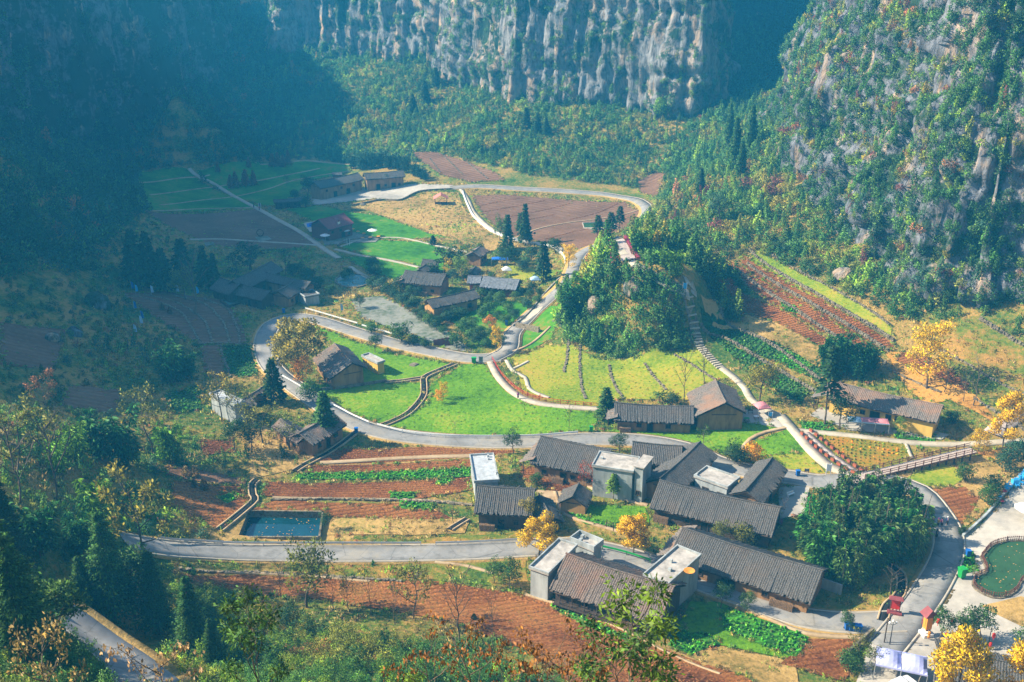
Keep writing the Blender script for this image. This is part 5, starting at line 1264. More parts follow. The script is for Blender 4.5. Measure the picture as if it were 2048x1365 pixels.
# ------------------------------------------------------------------ trees one can tell apart
def T(kind, px, py, hpx, colour, label, wide=1.0, group=None, **kw):
    p = hit(px, py); al = math.atan2(HC - p[2], p[1])
    h = hpx * depth_of(p) / FPX / math.cos(al)
    return tree(kind, p[0], p[1], p[2], h, colour, label, group, wide=wide, **kw)
TREES = """ginkgoN 1078 1116 80 gold 1.15|golden ginkgo beside the steel barrier next to the flat roofed concrete wing
ginkgoN 1266 1108 78 gold 1.1|golden ginkgo standing between the road and the long low farmhouse
broad 1055 1052 62 yolive .9|olive yellow tree leaning over the square farmhouse with ribbed roof
ginkgo 1003 1055 26 orange 1|tiny orange ginkgo in front of the square farmhouse wall
broad 1028 908 52 dark .95|round dark citrus tree at the road end of the large farmhouse
broad 1238 908 40 dark 1.3|dark citrus tree between the road and the two storey concrete house
round 1072 972 26 green 1.3|low round citrus bush behind the square farmhouse
airy 1172 985 66 red .7|thin tree with red leaves before the two storey concrete house
thin 1226 1000 52 lime 1.6|slim yellow green sapling in front of the blue grey concrete wall
broad 1020 1178 60 green 1|green tree on the field corner before the concrete wing, bigger of the pair
broad 990 1168 52 mid .8|slimmer green tree of the pair on the field corner
broad 1440 1218 55 dark .8|dark citrus tree by the road below the tall concrete wing
broad 1494 1225 42 mid 1|small light green tree on the verge opposite the long low farmhouse
broad 1444 1095 55 olive .8|rounded olive tree between the barn roof and the long low farmhouse
round 1488 1095 48 olive 1.1|broad olive bush behind the long low farmhouse ridge
broad 1692 1262 42 green .8|green citrus tree beside the row of blue bins
broad 1876 1284 68 green .75|lantern hung tree next to the red roofed shrine post
broad 1908 1284 62 mid .7|second lantern hung tree in the row at the plaza corner
broad 1932 1286 56 mid .75|small lantern hung tree in the middle of the plaza row
broad 1958 1292 78 green .95|largest lantern hung tree closing the plaza row
broad 2042 1312 66 green .9|lantern hung tree alone at the plaza edge by the ribbed roof
ginkgoN 1903 1440 158 gold .85|large golden ginkgo rising in front of the ribbed plaza roof
ginkgoN 2052 1440 140 gold .9|golden ginkgo at the end of the ribbed plaza roof
ginkgo 1853 778 130 gold .9|tall sparse golden ginkgo on the leaf covered terrace
bare 1888 785 82 brown .8|slender bare tree next to the tall sparse ginkgo
bare 1946 812 92 brown .9|tall bare tree at the end of the orange leaf terrace
bare 1926 804 76 brown .7|thin bare tree between the two on the orange leaf terrace
ginkgoN 2005 896 112 gold .72|dense golden ginkgo beside the footpath above the plaza
ginkgo 1957 905 46 gold 1.2|short golden ginkgo at the upper end of the wooden bridge
ginkgo 1798 870 36 lime 1|small yellow green ginkgo before the yellow house door
round 1502 925 44 amber 1.1|yellow leaved bush on the lawn behind the dark roofed house
round 1470 925 44 dark 1.4|dark bush clump at the lawn corner beside the yellow leaved bush
airy 1405 900 52 mid .8|pale thin tree behind the steep roofed house
broad 1519 806 86 yolive 1.0|spreading olive tree beside the paved footpath and cafe yard
thin 1649 850 158 dark .9|slender tall cypress in front of the yellow house
broad 1679 858 80 dark .95|dense dark tree shading the yellow house front
round 1903 848 28 dark 1.2|clipped round bush on the slope beyond the yellow house
round 1930 965 42 green .9|bushy shrub standing on a stone mound below the bridge
round 1923 1069 16 dark 1.2|clipped ball bush at the plaza wall corner
broadN 598 762 128 yolive 1.0|huge spreading yellow green tree inside the hairpin bend
ginkgo 607 775 66 amber 1.0|amber ginkgo below the huge spreading tree
cedar 549 806 90 dark .9|dark cedar against the road under the huge tree
cypress 652 884 102 green 1.1|tall cypress rising before the old farmhouse roof
round 648 880 55 dark 1.1|rounded dark shrub round the foot of the tall cypress
airy 444 842 100 yolive .9|thin autumn tree over the white walled shed
airy 480 852 96 olive .8|second thin autumn tree beside the white walled shed
airyN 525 888 92 olive 1.0|wide mixed tree in front of the small tiled farmhouse
broad 502 905 60 dark 1|dark bushy tree below the wide mixed tree
broad 470 905 70 dark .9|blue green bushy tree at the corner of the small red field
airy 580 900 60 olive 1|leafy thicket tree beside the old farmhouse wall
round 620 800 42 green 1.2|green bush in the yard behind the cedar
broad 750 706 40 dark 1|dark leafy tree behind the cream walled annex
ginkgo 878 808 30 amber .9|little amber ginkgo pair member lower on the big lawn
ginkgo 887 798 34 gold .8|little golden ginkgo pair member higher on the big lawn
bare 1135 868 58 brown .7|small bare tree in front of the red railing lawn
bare 910 872 30 brown .8|tiny bare sapling by the road barrier on the big lawn
bare 1050 828 30 brown .7|tiny bare sapling beside the red railed footpath
cypress 1211 838 64 green 1.5|dark conical cypress before the long tiled house end
bare 1367 802 96 brown .7|tall bare tree behind the long tiled house ridge
bare 1408 770 86 brown .8|tall bare tree with dark trunk beside the gabled house
palm 1319 806 26 green 1|small fan palm behind the long tiled house
round 1344 808 28 dark 1.2|dark round shrub next to the small fan palm
round 1395 812 20 green 1|small shrub between the long tiled house and gabled house
cypress 1086 564 82 dark 1.1|tall dark cypress in the restaurant garden
cedar 1050 490 84 dark .6|tallest pointed cedar at the canal footpath
thin 1041 488 62 dark 1.2|cedar standing directly beside the tallest pointed cedar
cypress 1015 500 72 dark .9|dark cypress leaning over the canal footpath
broad 1000 482 52 mid .8|pale green tree beside the leaning cypress
thin 1053 492 46 dark 1|low thin cedar in front of the tallest pointed cedar
broad 1012 540 58 dark 1|dark bushy tree at the back of the garden village
thin 1195 488 58 dark 1.3|first umbrella pine beside the small green pool
thin 1221 480 56 dark 1.4|middle umbrella pine beside the small green pool
thin 1239 466 54 dark 1.3|last umbrella pine beside the small green pool
ginkgo 1136 540 50 gold .9|golden ginkgo at the bend of the village lane
pine 888 550 62 dark 1.3|large dark pine clump tree behind the farmhouses
pine 912 548 55 dark 1.1|dark pine overlapping the large pine clump
ginkgo 898 556 42 gold .9|golden ginkgo below the dark pines
broad 926 562 54 lime 1|bright yellow green tree between the garden roofs
broad 905 570 36 blue 1|bluish round tree beside the bright yellow green tree
cedar 866 490 20 dark 1.6|small dark conifer at the edge of the dry field
airy 944 528 44 mid 1|loose green tree before the rounded grey roof
round 960 505 22 green 1|bush beside the rounded grey roof
ginkgo 992 706 56 gold .6|slim golden ginkgo beside the lane junction
broad 978 668 42 orange .9|orange maple in the garden beside the ochre farmhouse
broad 720 616 30 dark 1.1|ball shaped dark tree alone beside the shaded yard
round 804 684 44 green 1.2|ball shaped green tree on the road side of the stone yard
round 826 690 24 dark 1.2|low dark bush beside the ball shaped green tree
round 850 696 22 dark 1.2|lowest dark bush by the yard gate
round 913 696 34 green 1.2|ball shaped bush on the far side of the yard gate
round 742 668 26 green 1.1|bushy shrub behind the white road barrier
bare 390 630 122 brown 1.0|lone tall bare tree on the shaded terraces
cedar 275 575 118 dark .8|pointed dark cedar at the head of the cedar row
cedar 302 575 112 dark .8|second pointed cedar in the shaded row
cedar 330 585 90 dark .9|broad cedar in the middle of the shaded row
cedar 368 560 84 dark 1.0|cedar standing apart behind the shaded row
pine 500 540 58 dark 1.5|dark pine mass behind the courtyard farm roofs
pine 470 550 50 dark 1.3|smaller pine beside the dark pine mass
cypress 412 582 92 dark .9|dark cypress beside the lone tall bare tree
cypress 432 585 80 dark .8|last cypress next to the shaded farm roof
broad 372 600 70 olive 1|pale rounded tree in the shaded cedar row
bare 505 545 60 brown .9|bare tree beyond the shaded courtyard farm
airy 572 560 66 dark .5|lone thin tree above the courtyard farm
round 540 612 18 orange 1|rusty sapling beside the shaded stone tank
broad 615 395 44 dark 1.2|round dark tree at the corner of the far plaza
round 590 398 20 dark 1.2|small dark tree next to the open gallery
round 612 416 26 dark 1|dark cylinder shaped tree on the shaded lawn
broad 745 376 24 green 1.2|leafy tree before the far plaza farmhouses
broad 765 377 32 green 1.2|larger leafy tree before the far plaza farmhouses
airy 572 372 24 green 1|small pine on the far striped meadow
cedar 462 378 30 rust .9|first rust red conifer beside the long shaded footpath
cedar 472 376 34 rust .9|second rust red conifer beside the long shaded footpath
cedar 492 374 36 rust 1|rust red conifer standing mid meadow
cedar 508 372 32 rust .9|rust red conifer at the sunlit end of the meadow trio
cedar 545 334 28 rust 1|rust red conifer on the far meadow edge, first of four
cedar 556 334 30 rust .9|rust red conifer on the far meadow edge, tallest of four
cedar 567 335 26 rust .9|rust red conifer on the far meadow edge, smallest of four
cedar 577 331 32 rust .8|rust red conifer on the far meadow edge, last of four
cedar 498 336 22 rust .9|faint rust red conifer in the shade at the slope foot
cedar 436 345 22 rust .9|dim rust red conifer beside the footpath head
broad 1440 445 62 blue 1.1|rounded bluish tree with visible trunk on the talus
cedar 1456 300 92 green .5|tall narrow conifer below the rock corner
cedar 1468 330 96 green .55|tallest narrow conifer below the rock corner
cedar 1500 300 90 green .6|dense conifer against the overgrown cliff foot
cedar 1480 360 80 green .6|broad conifer beneath the tallest narrow one
cedar 1400 395 60 dark .7|dark conifer on the slope above the road bend
cedar 1052 260 46 dark .9|dark conifer on the sunlit talus, first of a trio
cedar 1075 268 42 dark .9|dark conifer on the sunlit talus, middle of a trio
cedar 1092 272 38 dark .9|dark conifer on the sunlit talus, smallest of a trio
cedar 872 175 40 dark 1.0|dark conifer below the pale rock ledge
cedar 850 205 44 dark 1.0|dark conifer halfway down the talus gully
cedar 826 228 40 dark 1.0|dark conifer at the foot of the talus gully
round 947 308 34 bright 1|bright green bamboo like bush above the brown plots
bamboo 1352 556 68 bright 1.1|bright bamboo clump at the stair head
bamboo 1332 540 50 bright 1.1|smaller bright bamboo clump beside the walkway posts
bamboo 1276 512 62 bamboo 1.2|bamboo clump beside the flower railed terrace
bamboo 1298 500 52 bright 1.1|light bamboo clump behind the flower railed terrace
bamboo 1330 500 40 bamboo 1.1|dull bamboo clump behind the walkway
round 1320 240 52 bright .8|vivid green bush at the foot of the central cliff
round 1240 180 40 bamboo 1|green bush clinging to the central cliff base
bamboo 1145 640 90 bamboo 1.4|dense bamboo on the lane side of the rock knoll
bamboo 1165 615 84 bright 1.2|bright bamboo higher on the lane side of the rock knoll
bamboo 1130 610 60 bright 1.2|low bright bamboo above the lane terrace
airy 1447 590 36 red 1.5|reddish bare bush beside the terraces
bamboo 345 765 92 bamboo 1.3|bamboo clump on the shaded terraces
bamboo 372 758 70 bamboo 1.2|smaller bamboo clump on the shaded terraces
bamboo 205 920 110 bamboo 1.3|lit bamboo clump among the dark slope trees
bamboo 160 925 90 bright 1.2|bright topped bamboo clump low on the slope
bamboo 250 930 120 bamboo 1.3|tall bamboo clump beside the yellow autumn tree
bamboo 345 925 95 bright 1.1|feathery bamboo clump at the field edge
bamboo 120 950 80 bright 1.2|short bamboo clump beneath the grey twigged tree
airyN 305 905 135 olive .8|yellow autumn tree above the lit bamboo
airyN 95 830 90 rust .8|amber topped tree on the dark slope
airyN 40 960 160 olive .9|large thin tree with yellow leaves on the slope edge
bare 110 1010 180 brown .9|tall bare twigged tree among the slope bamboo
bare 40 1010 170 brown .9|bare twigged tree near the picture edge slope
bamboo 200 1080 130 bright 1.1|light feathery bamboo above the road end
bamboo 160 1110 110 bamboo 1.1|feathery bamboo mixed with dark cedars
airyN 292 1135 195 yolive .8|leaning autumn tree with orange yellow leaves over the road end
cedarN 60 1345 260 cedar .9|massive dark cedar on the lower slope
cedarN 20 1310 300 cedar .9|dark cedar partly cut by the picture edge
broadN 120 1300 150 mid .9|leafy broad tree beside the massive cedar
cedarN 232 1250 215 cedar .8|tall dark cedar above the small road
broadN 270 1235 130 green .9|green broadleaf tree behind the tall dark cedar
cedarN 175 1235 120 cedar .9|short cedar in front of the feathery bamboo
cedarN 318 1270 160 cedar .8|dark cedar at the end of the barrier road
cedarN 392 1325 165 cedar .8|separate dark cedar rising from the thicket
cedarN 430 1340 100 green .8|small cedar leaning on the separate dark cedar
cedarN 25 1150 200 dark .8|dark cedar on the upper slope edge
bamboo 80 1110 120 bamboo 1.2|bamboo clump below the bare twigged trees
broad 613 1215 128 olive .9|leafy tree standing before the road barrier and red field
airyN 828 1238 122 olive .7|slim half bare tree in the red field
airy 700 1225 90 olive .5|thin sapling tree between the two field trees
bare 668 1220 80 brown .5|leafless sapling beside the leafy field tree
bare 562 1200 74 brown .6|forked leafless sapling on the red field edge
bare 742 1235 84 brown .5|leafless sapling in the middle of the red field
bare 915 1295 145 brown .7|large leafless tree at the foot of the red field
bare 985 1290 95 brown .4|thin leafless pole tree near the brown leaf shrubs
bare 790 1250 90 brown .5|crooked leafless sapling in the red field
bare 908 1048 60 brown .8|small leafless tree beside the square farmhouse
broad 658 1060 40 dark .9|green tree at the corner of the square water tank
bare 1780 1190 50 straw 1.3|pale twiggy shrub beside the ditch and red notice board
bare 1945 1155 30 straw 1.4|pale bare shrub at the pond fence
bare 1566 1030 36 brown .8|bare shrub in the grey yard beside the dark roofed house
round 1560 1050 14 petal .9|magenta flowering bush behind the barn roof
round 1975 1010 40 green 1.2|dense green bush beside the plaza wall, lowest of three
round 1990 985 40 dark 1.1|dark green bush beside the plaza wall, middle of three
round 2010 945 48 blue 1.1|blue green bush beside the plaza wall, topmost of three
round 2035 925 50 blue 1.1|blue green bush at the upper plaza wall corner
round 1440 1180 22 dark 1.1|dark shrub against the tall concrete wing
airy 1720 1330 70 olive .9|scrubby tree beside the lilac market tent
round 1700 1340 44 green 1.2|green bush in the angle of the field wall and tent
airy 1745 1345 50 olive 1.1|thin scrub overlapping the lilac market tent
haycock 372 952 22 straw 1|upright straw haycock beside the slope, nearer the trees
haycock 391 955 26 straw .9|tallest straw haycock on the weedy slope
haycock 388 975 18 brown .8|small brown haycock below the tallest one
haycock 409 980 24 brown .9|dark brown haycock on the red strip field
haycock 324 620 16 brown 1|dark haycock on the shaded brown terrace
haycock 340 628 16 brown 1|dark stook lower on the shaded brown terrace
haycock 948 1240 14 dark 1|dark stump like haycock in the red field"""
TC['petal'] = (.7, .03, .28)
TC['cedar'] = (.06, .16, .04)
for ln in TREES.split('\n'):
    a, lab = ln.split('|'); kd, x, y, h, c, w = a.split()
    T(kd, float(x), float(y), float(h), c, lab, wide=float(w))
# the big bamboo grove beside the road: each plume of it
gp = [(1600, 1105), (1625, 1140), (1665, 1172), (1708, 1186), (1750, 1165), (1795, 1142), (1838, 1132), (1850, 1090), (1842, 1045), (1800, 1025), (1740, 1018), (1680, 1020), (1625, 1045)]
gw = np.array([hit(*q)[:2] for q in gp]); rg = random.Random(5); n_ = 0
for q in fill(gw, 1.68, xy=True):
    if vnoise(q[0] / 5.0, q[1] / 5.0, 3.0) > .52: continue
    h = rg.uniform(8.0, 13.8) * (1 + .12 * float(vnoise(q[0] / 6, q[1] / 6, 9.))) * (1 if q[1] > 165 else .85)
    kind = 'bamboo' if rg.random() < .12 else 'plume'
    tree(kind, q[0], q[1], float(hz(*q)), h, (.075 * rg.uniform(.6, 2.0), .24 * rg.uniform(.7, 1.35), .06), '%s %s bamboo plume %s of the big grove' % ('tall' if h > 11.2 else 'short' if h < 9.6 else 'middling', 'broad' if q[0] % 1 > .5 else 'slim', 'at the road bend edge' if q[0] > gw[:, 0].max() - 5 else 'on the farmhouse edge' if q[0] < gw[:, 0].min() + 5 else 'at the ditch edge' if q[1] < gw[:, 1].min() + 5 else 'at the back edge' if q[1] > gw[:, 1].max() - 4 else 'in the heart'), 'bamboo of the big roadside grove', wide=rg.uniform(1.1, 1.3) if q[0] % 1 > .5 else rg.uniform(.85, 1.0), cat='bamboo'); n_ += 1
for (x, y, h, c) in [(1652, 752, 86, 'bamboo'), (1672, 742, 84, 'bamboo'), (1690, 750, 92, 'bamboo'), (1708, 742, 76, 'bamboo'), (1728, 748, 66, 'bamboo'), (1745, 740, 60, 'bamboo'), (1662, 735, 80, 'bamboo'), (1715, 760, 60, 'bamboo')]:
    T('bamboo', x, y, h, c, 'dark bamboo %s high behind the yellow walled house, %s' % ('tallest' if h > 85 else 'middle' if h > 70 else 'lower', 'near the thin cypress' if x < 1680 else 'in the clump middle' if x < 1712 else 'toward the leaf terrace'), 1.1, 'bamboo behind the yellow house')
for (x, y, h) in [(705, 338, 34), (722, 340, 38), (742, 338, 40), (760, 336, 38), (778, 338, 40), (795, 340, 38), (812, 346, 38), (828, 352, 34), (842, 358, 32), (770, 330, 36), (810, 336, 34), (735, 330, 32), (852, 362, 26)]:
    T('bamboo', x, y, h, 'blue', 'bluish bamboo of the far plaza wood, %s row, %s' % ('back' if y < 337 else 'front', 'behind the long farmhouse' if x < 740 else 'behind the second farmhouse' if x < 800 else 'at the brown plots end'), 1.4, 'bamboo wood behind the far plaza farmhouses')
# garden shrubs among the village houses
rs_ = random.Random(11)
GARDEN = """790 600;805 612;818 622;832 634;846 642;858 652;872 660;886 668;775 590;762 585;745 580;830 616;845 625;868 640;880 650;895 645;905 640;918 640;930 655;945 660;958 668;968 680;930 672;945 680;958 690;970 695;985 680;1000 690;965 640;980 630;995 640;1010 650;970 615;985 605;1000 612;1015 625;1030 640;960 600;1030 600;1045 610;1055 620;1040 590;1060 598;1075 608;1020 590;1010 578;1065 585;1080 592;820 590;835 592;800 585;845 585;905 595;690 560;700 552;660 590;640 575;625 555;612 560;598 548;585 552;630 585;745 540;752 556;1000 520;1020 525;1035 518;1050 530;1062 522;1045 545;1110 505;985 560;940 620"""
for k, q in enumerate(GARDEN.split(';')):
    x, y = map(float, q.split())
    hp = rs_.uniform(18, 34); cl = rs_.choice(['green', 'dark', 'mid', 'blue', 'dark', 'mid'])
    MARK = {'the ochre farmhouse': (900, 615), 'the slate roofed house': (1000, 575), 'the stone yard edge': (810, 655), 'the lean-to farmhouse': (845, 565), 'the pale shaded pond': (705, 565), 'the village lane and knoll': (1075, 600), 'the garden lawn tents': (1030, 530), 'the lane junction': (960, 690), 'the far footpath': (630, 570)}
    mk = min(MARK, key=lambda q_: (MARK[q_][0] - x) ** 2 + 3 * (MARK[q_][1] - y) ** 2)
    lab = '%s %s rounded shrub near %s, %s' % ('small' if hp < 23 else 'large' if hp > 29 else 'medium', {'green': 'green', 'dark': 'dark green', 'mid': 'light green', 'blue': 'blue green'}[cl], mk, ('on its far side' if y < MARK[mk][1] else 'on its near side'))
    T('round', x, y, hp, cl, lab, 1.15, 'garden shrubs among the village houses', name='garden_shrub', cat='shrub')
# close plants at the brow of the hill
def near(kind, px, py, dist, h, colour, label, wide=1.0):
    d = ray(px, py); p = d * dist; return tree(kind, p[0], p[1], HC + p[2] - h + .15, h, colour, label, wide=wide)
near('sapling', 1262, 1190, 40, 9.5, 'lime', 'large leaved green sapling rising before the front farmhouse', .75)
near('sapling', 1215, 1262, 38, 6.5, 'mid', 'lower large leaved sapling beside the tall one at the hill brow', .9)
near('sapling', 505, 1190, 42, 8.5, 'mid', 'leafy shrub with big leaves at the thicket edge before the red field', .6)
near('sapling', 790, 1345, 38, 4, 'lime', 'pale leaved shoot at the bottom edge of the thicket', .8)
for (x, y, w_, lab) in [(850, 1280, .9, 'first'), (940, 1262, 1.0, 'tallest'), (1010, 1300, 1.0, 'lowest'), (1085, 1268, 1.0, 'last'), (1130, 1290, 1.0, 'outermost')]:
    near('withered', x, y, 34, 4.2, (.27, .105, .025), f'{lab} withered shrub with hanging orange brown leaves at the hill brow', w_)
near('airy', 60, 1230, 60, 9, 'straw', 'arching straw coloured stem shrub at the dark slope foot', .6)
near('withered', 300, 1290, 40, 5, (.34, .2, .12), 'feathery dead stems before the small barrier road', 1.0)
# ------------------------------------------------------------------ water
def ztop(x, y): return float(hz(x, y))
tk = empty('water_tank', (0, 0, 0), label='square concrete water tank sunk in the red field above the road', cat='tank')
tc = TANK[:, :2]; tcm = tc.mean(0)
for i_ in range(4):
    a, b = tc[i_], tc[(i_ + 1) % 4]; d = b - a; L = np.linalg.norm(d); d = d / L; n = np.array([d[1], -d[0]])
    if (tcm - (a + b) / 2) @ n > 0: n = -n
    c = (a + b) / 2 + n * .15
    MB().box((c[0], c[1], -1.0), (L + .6, .35, 3.3), math.atan2(d[1], d[0])).build('tank_wall', M['stone'], tk)
q = tcm + (tc - tcm) * 1.01
mesh_np('tank_floor', np.column_stack([q, [-1.6] * 4]), [(0, 1, 2, 3)], M['dark'], parent=tk)
wq = mesh_np('water', np.column_stack([q, [-.75] * 4]), [(0, 1, 2, 3)], M['water_blue']); wq['kind'] = 'structure'
def rim(P, h, w, mat, nm, label, cat, z_off=0.0):
    """a low wall following a closed outline"""
    S = np.vstack([P, P[:1]]); Nn = normals2(S); V = []
    for p, n in zip(S, Nn):
        z = float(hz(*p)) + z_off
        for a, b in ((-w / 2, -.4), (-w / 2, h), (w / 2, h), (w / 2, -.4)): V.append((p[0] + n[0] * a, p[1] + n[1] * a, z + b))
    F = [(i * 4 + k, i * 4 + (k + 1) % 4, i * 4 + 4 + (k + 1) % 4, i * 4 + 4 + k) for i in range(len(S) - 1) for k in range(4)]
    o = mesh_np(nm, V, F, mat); tag(o, label, cat); return o
def ell(cx, cy, rx, ry, n=26):
    return ','.join(f'{cx + rx * math.cos(t):.1f} {cy + ry * math.sin(t):.1f}' for t in np.linspace(0, 2 * math.pi, n, endpoint=False))
def closed(s, step=1.2):
    P = wpoly(s)[:, :2]; return spline(np.vstack([P, P[:1]]), step)[:-1]
PG = closed('1962 1118,1985 1094,2030 1085,2090 1092,2130 1120,2100 1160,2045 1163,2036 1180,2015 1196,1985 1198,1952 1182,1946 1166,1958 1154,1974 1146')
sheet('pond_water', PG, M['water_green'], .30, wob=0, cut=False)
rim(PG, .42, .5, M['stone'], 'pond_rim', 'stone rim round the green pond by the plaza', 'wall')
PS = closed(ell(705, 563, 34, 13)); sheet('pond_water', PS, M['water_pale'], .22, wob=0, cut=False); rim(PS, .4, .5, M['stone'], 'pond_rim', 'rim of the pale pond in the shaded garden', 'wall')
PT = wpoly('442 606,460 600,478 608,458 617')[:, :2]; sheet('pond_water', PT, M['water_pale'], .3, wob=0, cut=False); rim(PT, .9, .7, M['wood'], 'tank_rim', 'dark square rim of the small shaded tank', 'wall')
PP = wpoly('1165 448,1225 446,1235 458,1168 458')[:, :2]; sheet('pond_water', PP, M['water_green'], .3, wob=0, cut=False); rim(PP, .5, .3, M['kerb'], 'pool_rim', 'pale rim of the small green pool in the brown field', 'wall')

# ------------------------------------------------------------------ fences, barriers, walls
def run_pts(s, step): return line_pts(s, .5) if isinstance(s, str) else s
def along(S, gap):
    d = np.concatenate([[0], np.cumsum(np.linalg.norm(np.diff(S, axis=0), axis=1))]); n = max(1, int(d[-1] / gap)); t = np.linspace(0, d[-1], n + 1)
    return np.stack([np.interp(t, d, S[:, 0]), np.interp(t, d, S[:, 1])], 1)
def barrier(s, label, mat='metal', gap=3.2, h=.85, closed_=False, rails=((.66, .36, .08),), post=(.12, .12), name='road_barrier', cat='barrier', pmat=None, pickets=0, zo=.2, posts=True, lift=None):
    S = run_pts(s, .5) if not closed_ else np.vstack([s, s[:1]])
    Q = along(S, gap); root = empty(name, (Q[0][0], Q[0][1], ztop(*Q[0])), label=label, cat=cat); o0 = np.array(root.location)
    def P(p, z): return (p[0] - o0[0], p[1] - o0[1], ztop(*p) + zo + z - o0[2] + (lift(p) if lift else 0))
    if posts:
        pm = None
        for p in Q[:-1] if closed_ else Q:
            if pm is None: pm = MB().box((0, 0, h / 2 - .2), (post[0], post[1], h + .4)).build('post', M[pmat or mat], root)
            else: pm = pm.copy(); COL.objects.link(pm); pm.parent = root
            pm.location = P(p, 0)
    R_ = along(S, 1.2)
    for (z, hh, w) in rails:
        mb = MB(); V = []; Nn = normals2(R_)
        for p, n in zip(R_, Nn):
            c = P(p, z)
            for a, b in ((-w / 2, -hh / 2), (-w / 2, hh / 2), (w / 2, hh / 2), (w / 2, -hh / 2)): V.append((c[0] + n[0] * a, c[1] + n[1] * a, c[2] + b))
        F = [(i * 4 + k, i * 4 + (k + 1) % 4, i * 4 + 4 + (k + 1) % 4, i * 4 + 4 + k) for i in range(len(R_) - 1) for k in range(4)]
        mesh_np('rail', V, F, M[mat], parent=root)
    if pickets:
        mb = MB()
        for p in along(S, pickets): mb.box(P(p, h * .5), (.07, .07, h))
        k = mb.build('pickets', M[mat], root); k['kind'] = 'stuff'
    return root
barrier('318 1083,360 1088,420 1091,560 1094,700 1094,842 1094', 'long steel road barrier above the lower road')
barrier('872 1094,940 1092,1000 1089,1048 1086', 'short steel road barrier section before the golden ginkgo')
barrier('1205 1101,1250 1112,1300 1128', 'green steel barrier behind the roof terrace', mat='green_paint')
barrier('120 1240,165 1258,210 1280,260 1308,340 1368', 'steel barrier of the small road at the dark slope foot')
barrier('564 757,600 778,640 803,675 820,705 836,738 851', 'pale barrier between the upper road loop and the shaded lawn', mat='white')
barrier('754 855,810 869,880 877,1000 879,1080 877,1155 871', 'long pale barrier along the big lawn', mat='white')
barrier('611 622,650 633,715 652', 'pale barrier on the outside of the upper road', mat='white')
barrier('724 656,760 666,792 675', 'short pale barrier beside the bushes of the stone yard', mat='white')
barrier('547 680,545 700,544 722', 'white barrier at the tightest part of the hairpin', mat='white')
barrier('984 722,1004 755,1042 789,1100 807,1197 817', 'red railing along the curved lawn footpath', mat='red', gap=1.7, h=1.0, rails=((.9, .1, .06), (.45, .08, .05)), name='railing', cat='railing', zo=.3)
barrier(PG, 'brown picket fence round the green pond', mat='brownwood', gap=2.0, h=1.0, closed_=True, rails=((.8, .07, .06), (.35, .07, .06)), pickets=.36, name='picket_fence', cat='fence', zo=.35)
barrier('1212 1082,1240 1098,1290 1118', 'rustic wooden fence on the roof terrace edge', mat='wood', gap=1.6, h=1.1, rails=((1.0, .08, .06), (.5, .08, .06)), name='wooden_fence', cat='fence', zo=3.3)
barrier('1212 490,1222 482,1246 479,1258 495,1272 518', 'dark wooden fence round the lookout terrace', mat='brownwood', gap=1.4, h=1.1, rails=((1.0, .1, .08), (.5, .1, .08)), name='terrace_fence', cat='fence')
barrier('1270 520,1300 545,1330 562,1362 580', 'row of wooden posts beside the lookout walkway', mat='brownwood', gap=3.5, h=2.0, rails=(), name='walkway_posts', cat='fence')

def wall_run(s, h, w, mat, label, name='low_wall', cat='wall', zo=0.0):
    S = line_pts(s, 1.0) if isinstance(s, str) else s
    Nn = normals2(S); V = []
    for p, n in zip(S, Nn):
        z = ztop(*p) + zo
        for a, b in ((-w / 2, -.6), (-w / 2, h), (w / 2, h), (w / 2, -.6)): V.append((p[0] + n[0] * a, p[1] + n[1] * a, z + b))
    F = [(i * 4 + k, i * 4 + (k + 1) % 4, i * 4 + 4 + (k + 1) % 4, i * 4 + 4 + k) for i in range(len(S) - 1) for k in range(4)] + [(3, 2, 1, 0), tuple(len(V) - 4 + k for k in range(4))]
    o = mesh_np(name, V, F, M[mat]); return tag(o, label, cat)
for a in [
 ('925 386,935 412,950 438,985 466,1040 484,1100 494,1118 505', .9, .35, 'white', 'white canal wall curving round the dry field'),
 ('1118 505,1128 515,1130 532', .9, .35, 'white', 'white canal wall end near the golden ginkgo'),
 ('1925 1076,1948 1056,1975 1030,2005 995,2048 945', .7, .4, 'concrete', 'low concrete wall along the plaza below the bushes'),
 ('1632 1172,1655 1180,1682 1190', 1.9, .3, 'concrete', 'grey block wall beyond the long low farmhouse'),
 ('1120 560,1090 590,1065 620,1025 655', .8, .3, 'kerb', 'pale parapet wall along the village lane'),
 ('1032 656,1050 660,1078 666', 1.6, .5, 'stone', 'stone wall with flat coping beside the village lane'),
 ('705 413,760 402,800 402,840 385,905 380', .8, .35, 'stone', 'stone retaining edge under the far plaza'),
 ('772 765,700 776,625 784', .8, .4, 'stone', 'dark stone edge between road farmhouse and shaded lawn'),
 ('1680 1330,1710 1300,1745 1268', 1.2, .4, 'stone', 'earth bank wall at the corner of the last field'),
 ('675 494,690 485,730 478,760 478', .6, .3, 'stone', 'dark edge wall of the lodge terrace'),
 ('1105 645,1150 612', .6, .3, 'kerb', 'pale lane edge under the knoll bamboo'),
]: wall_run(*a)

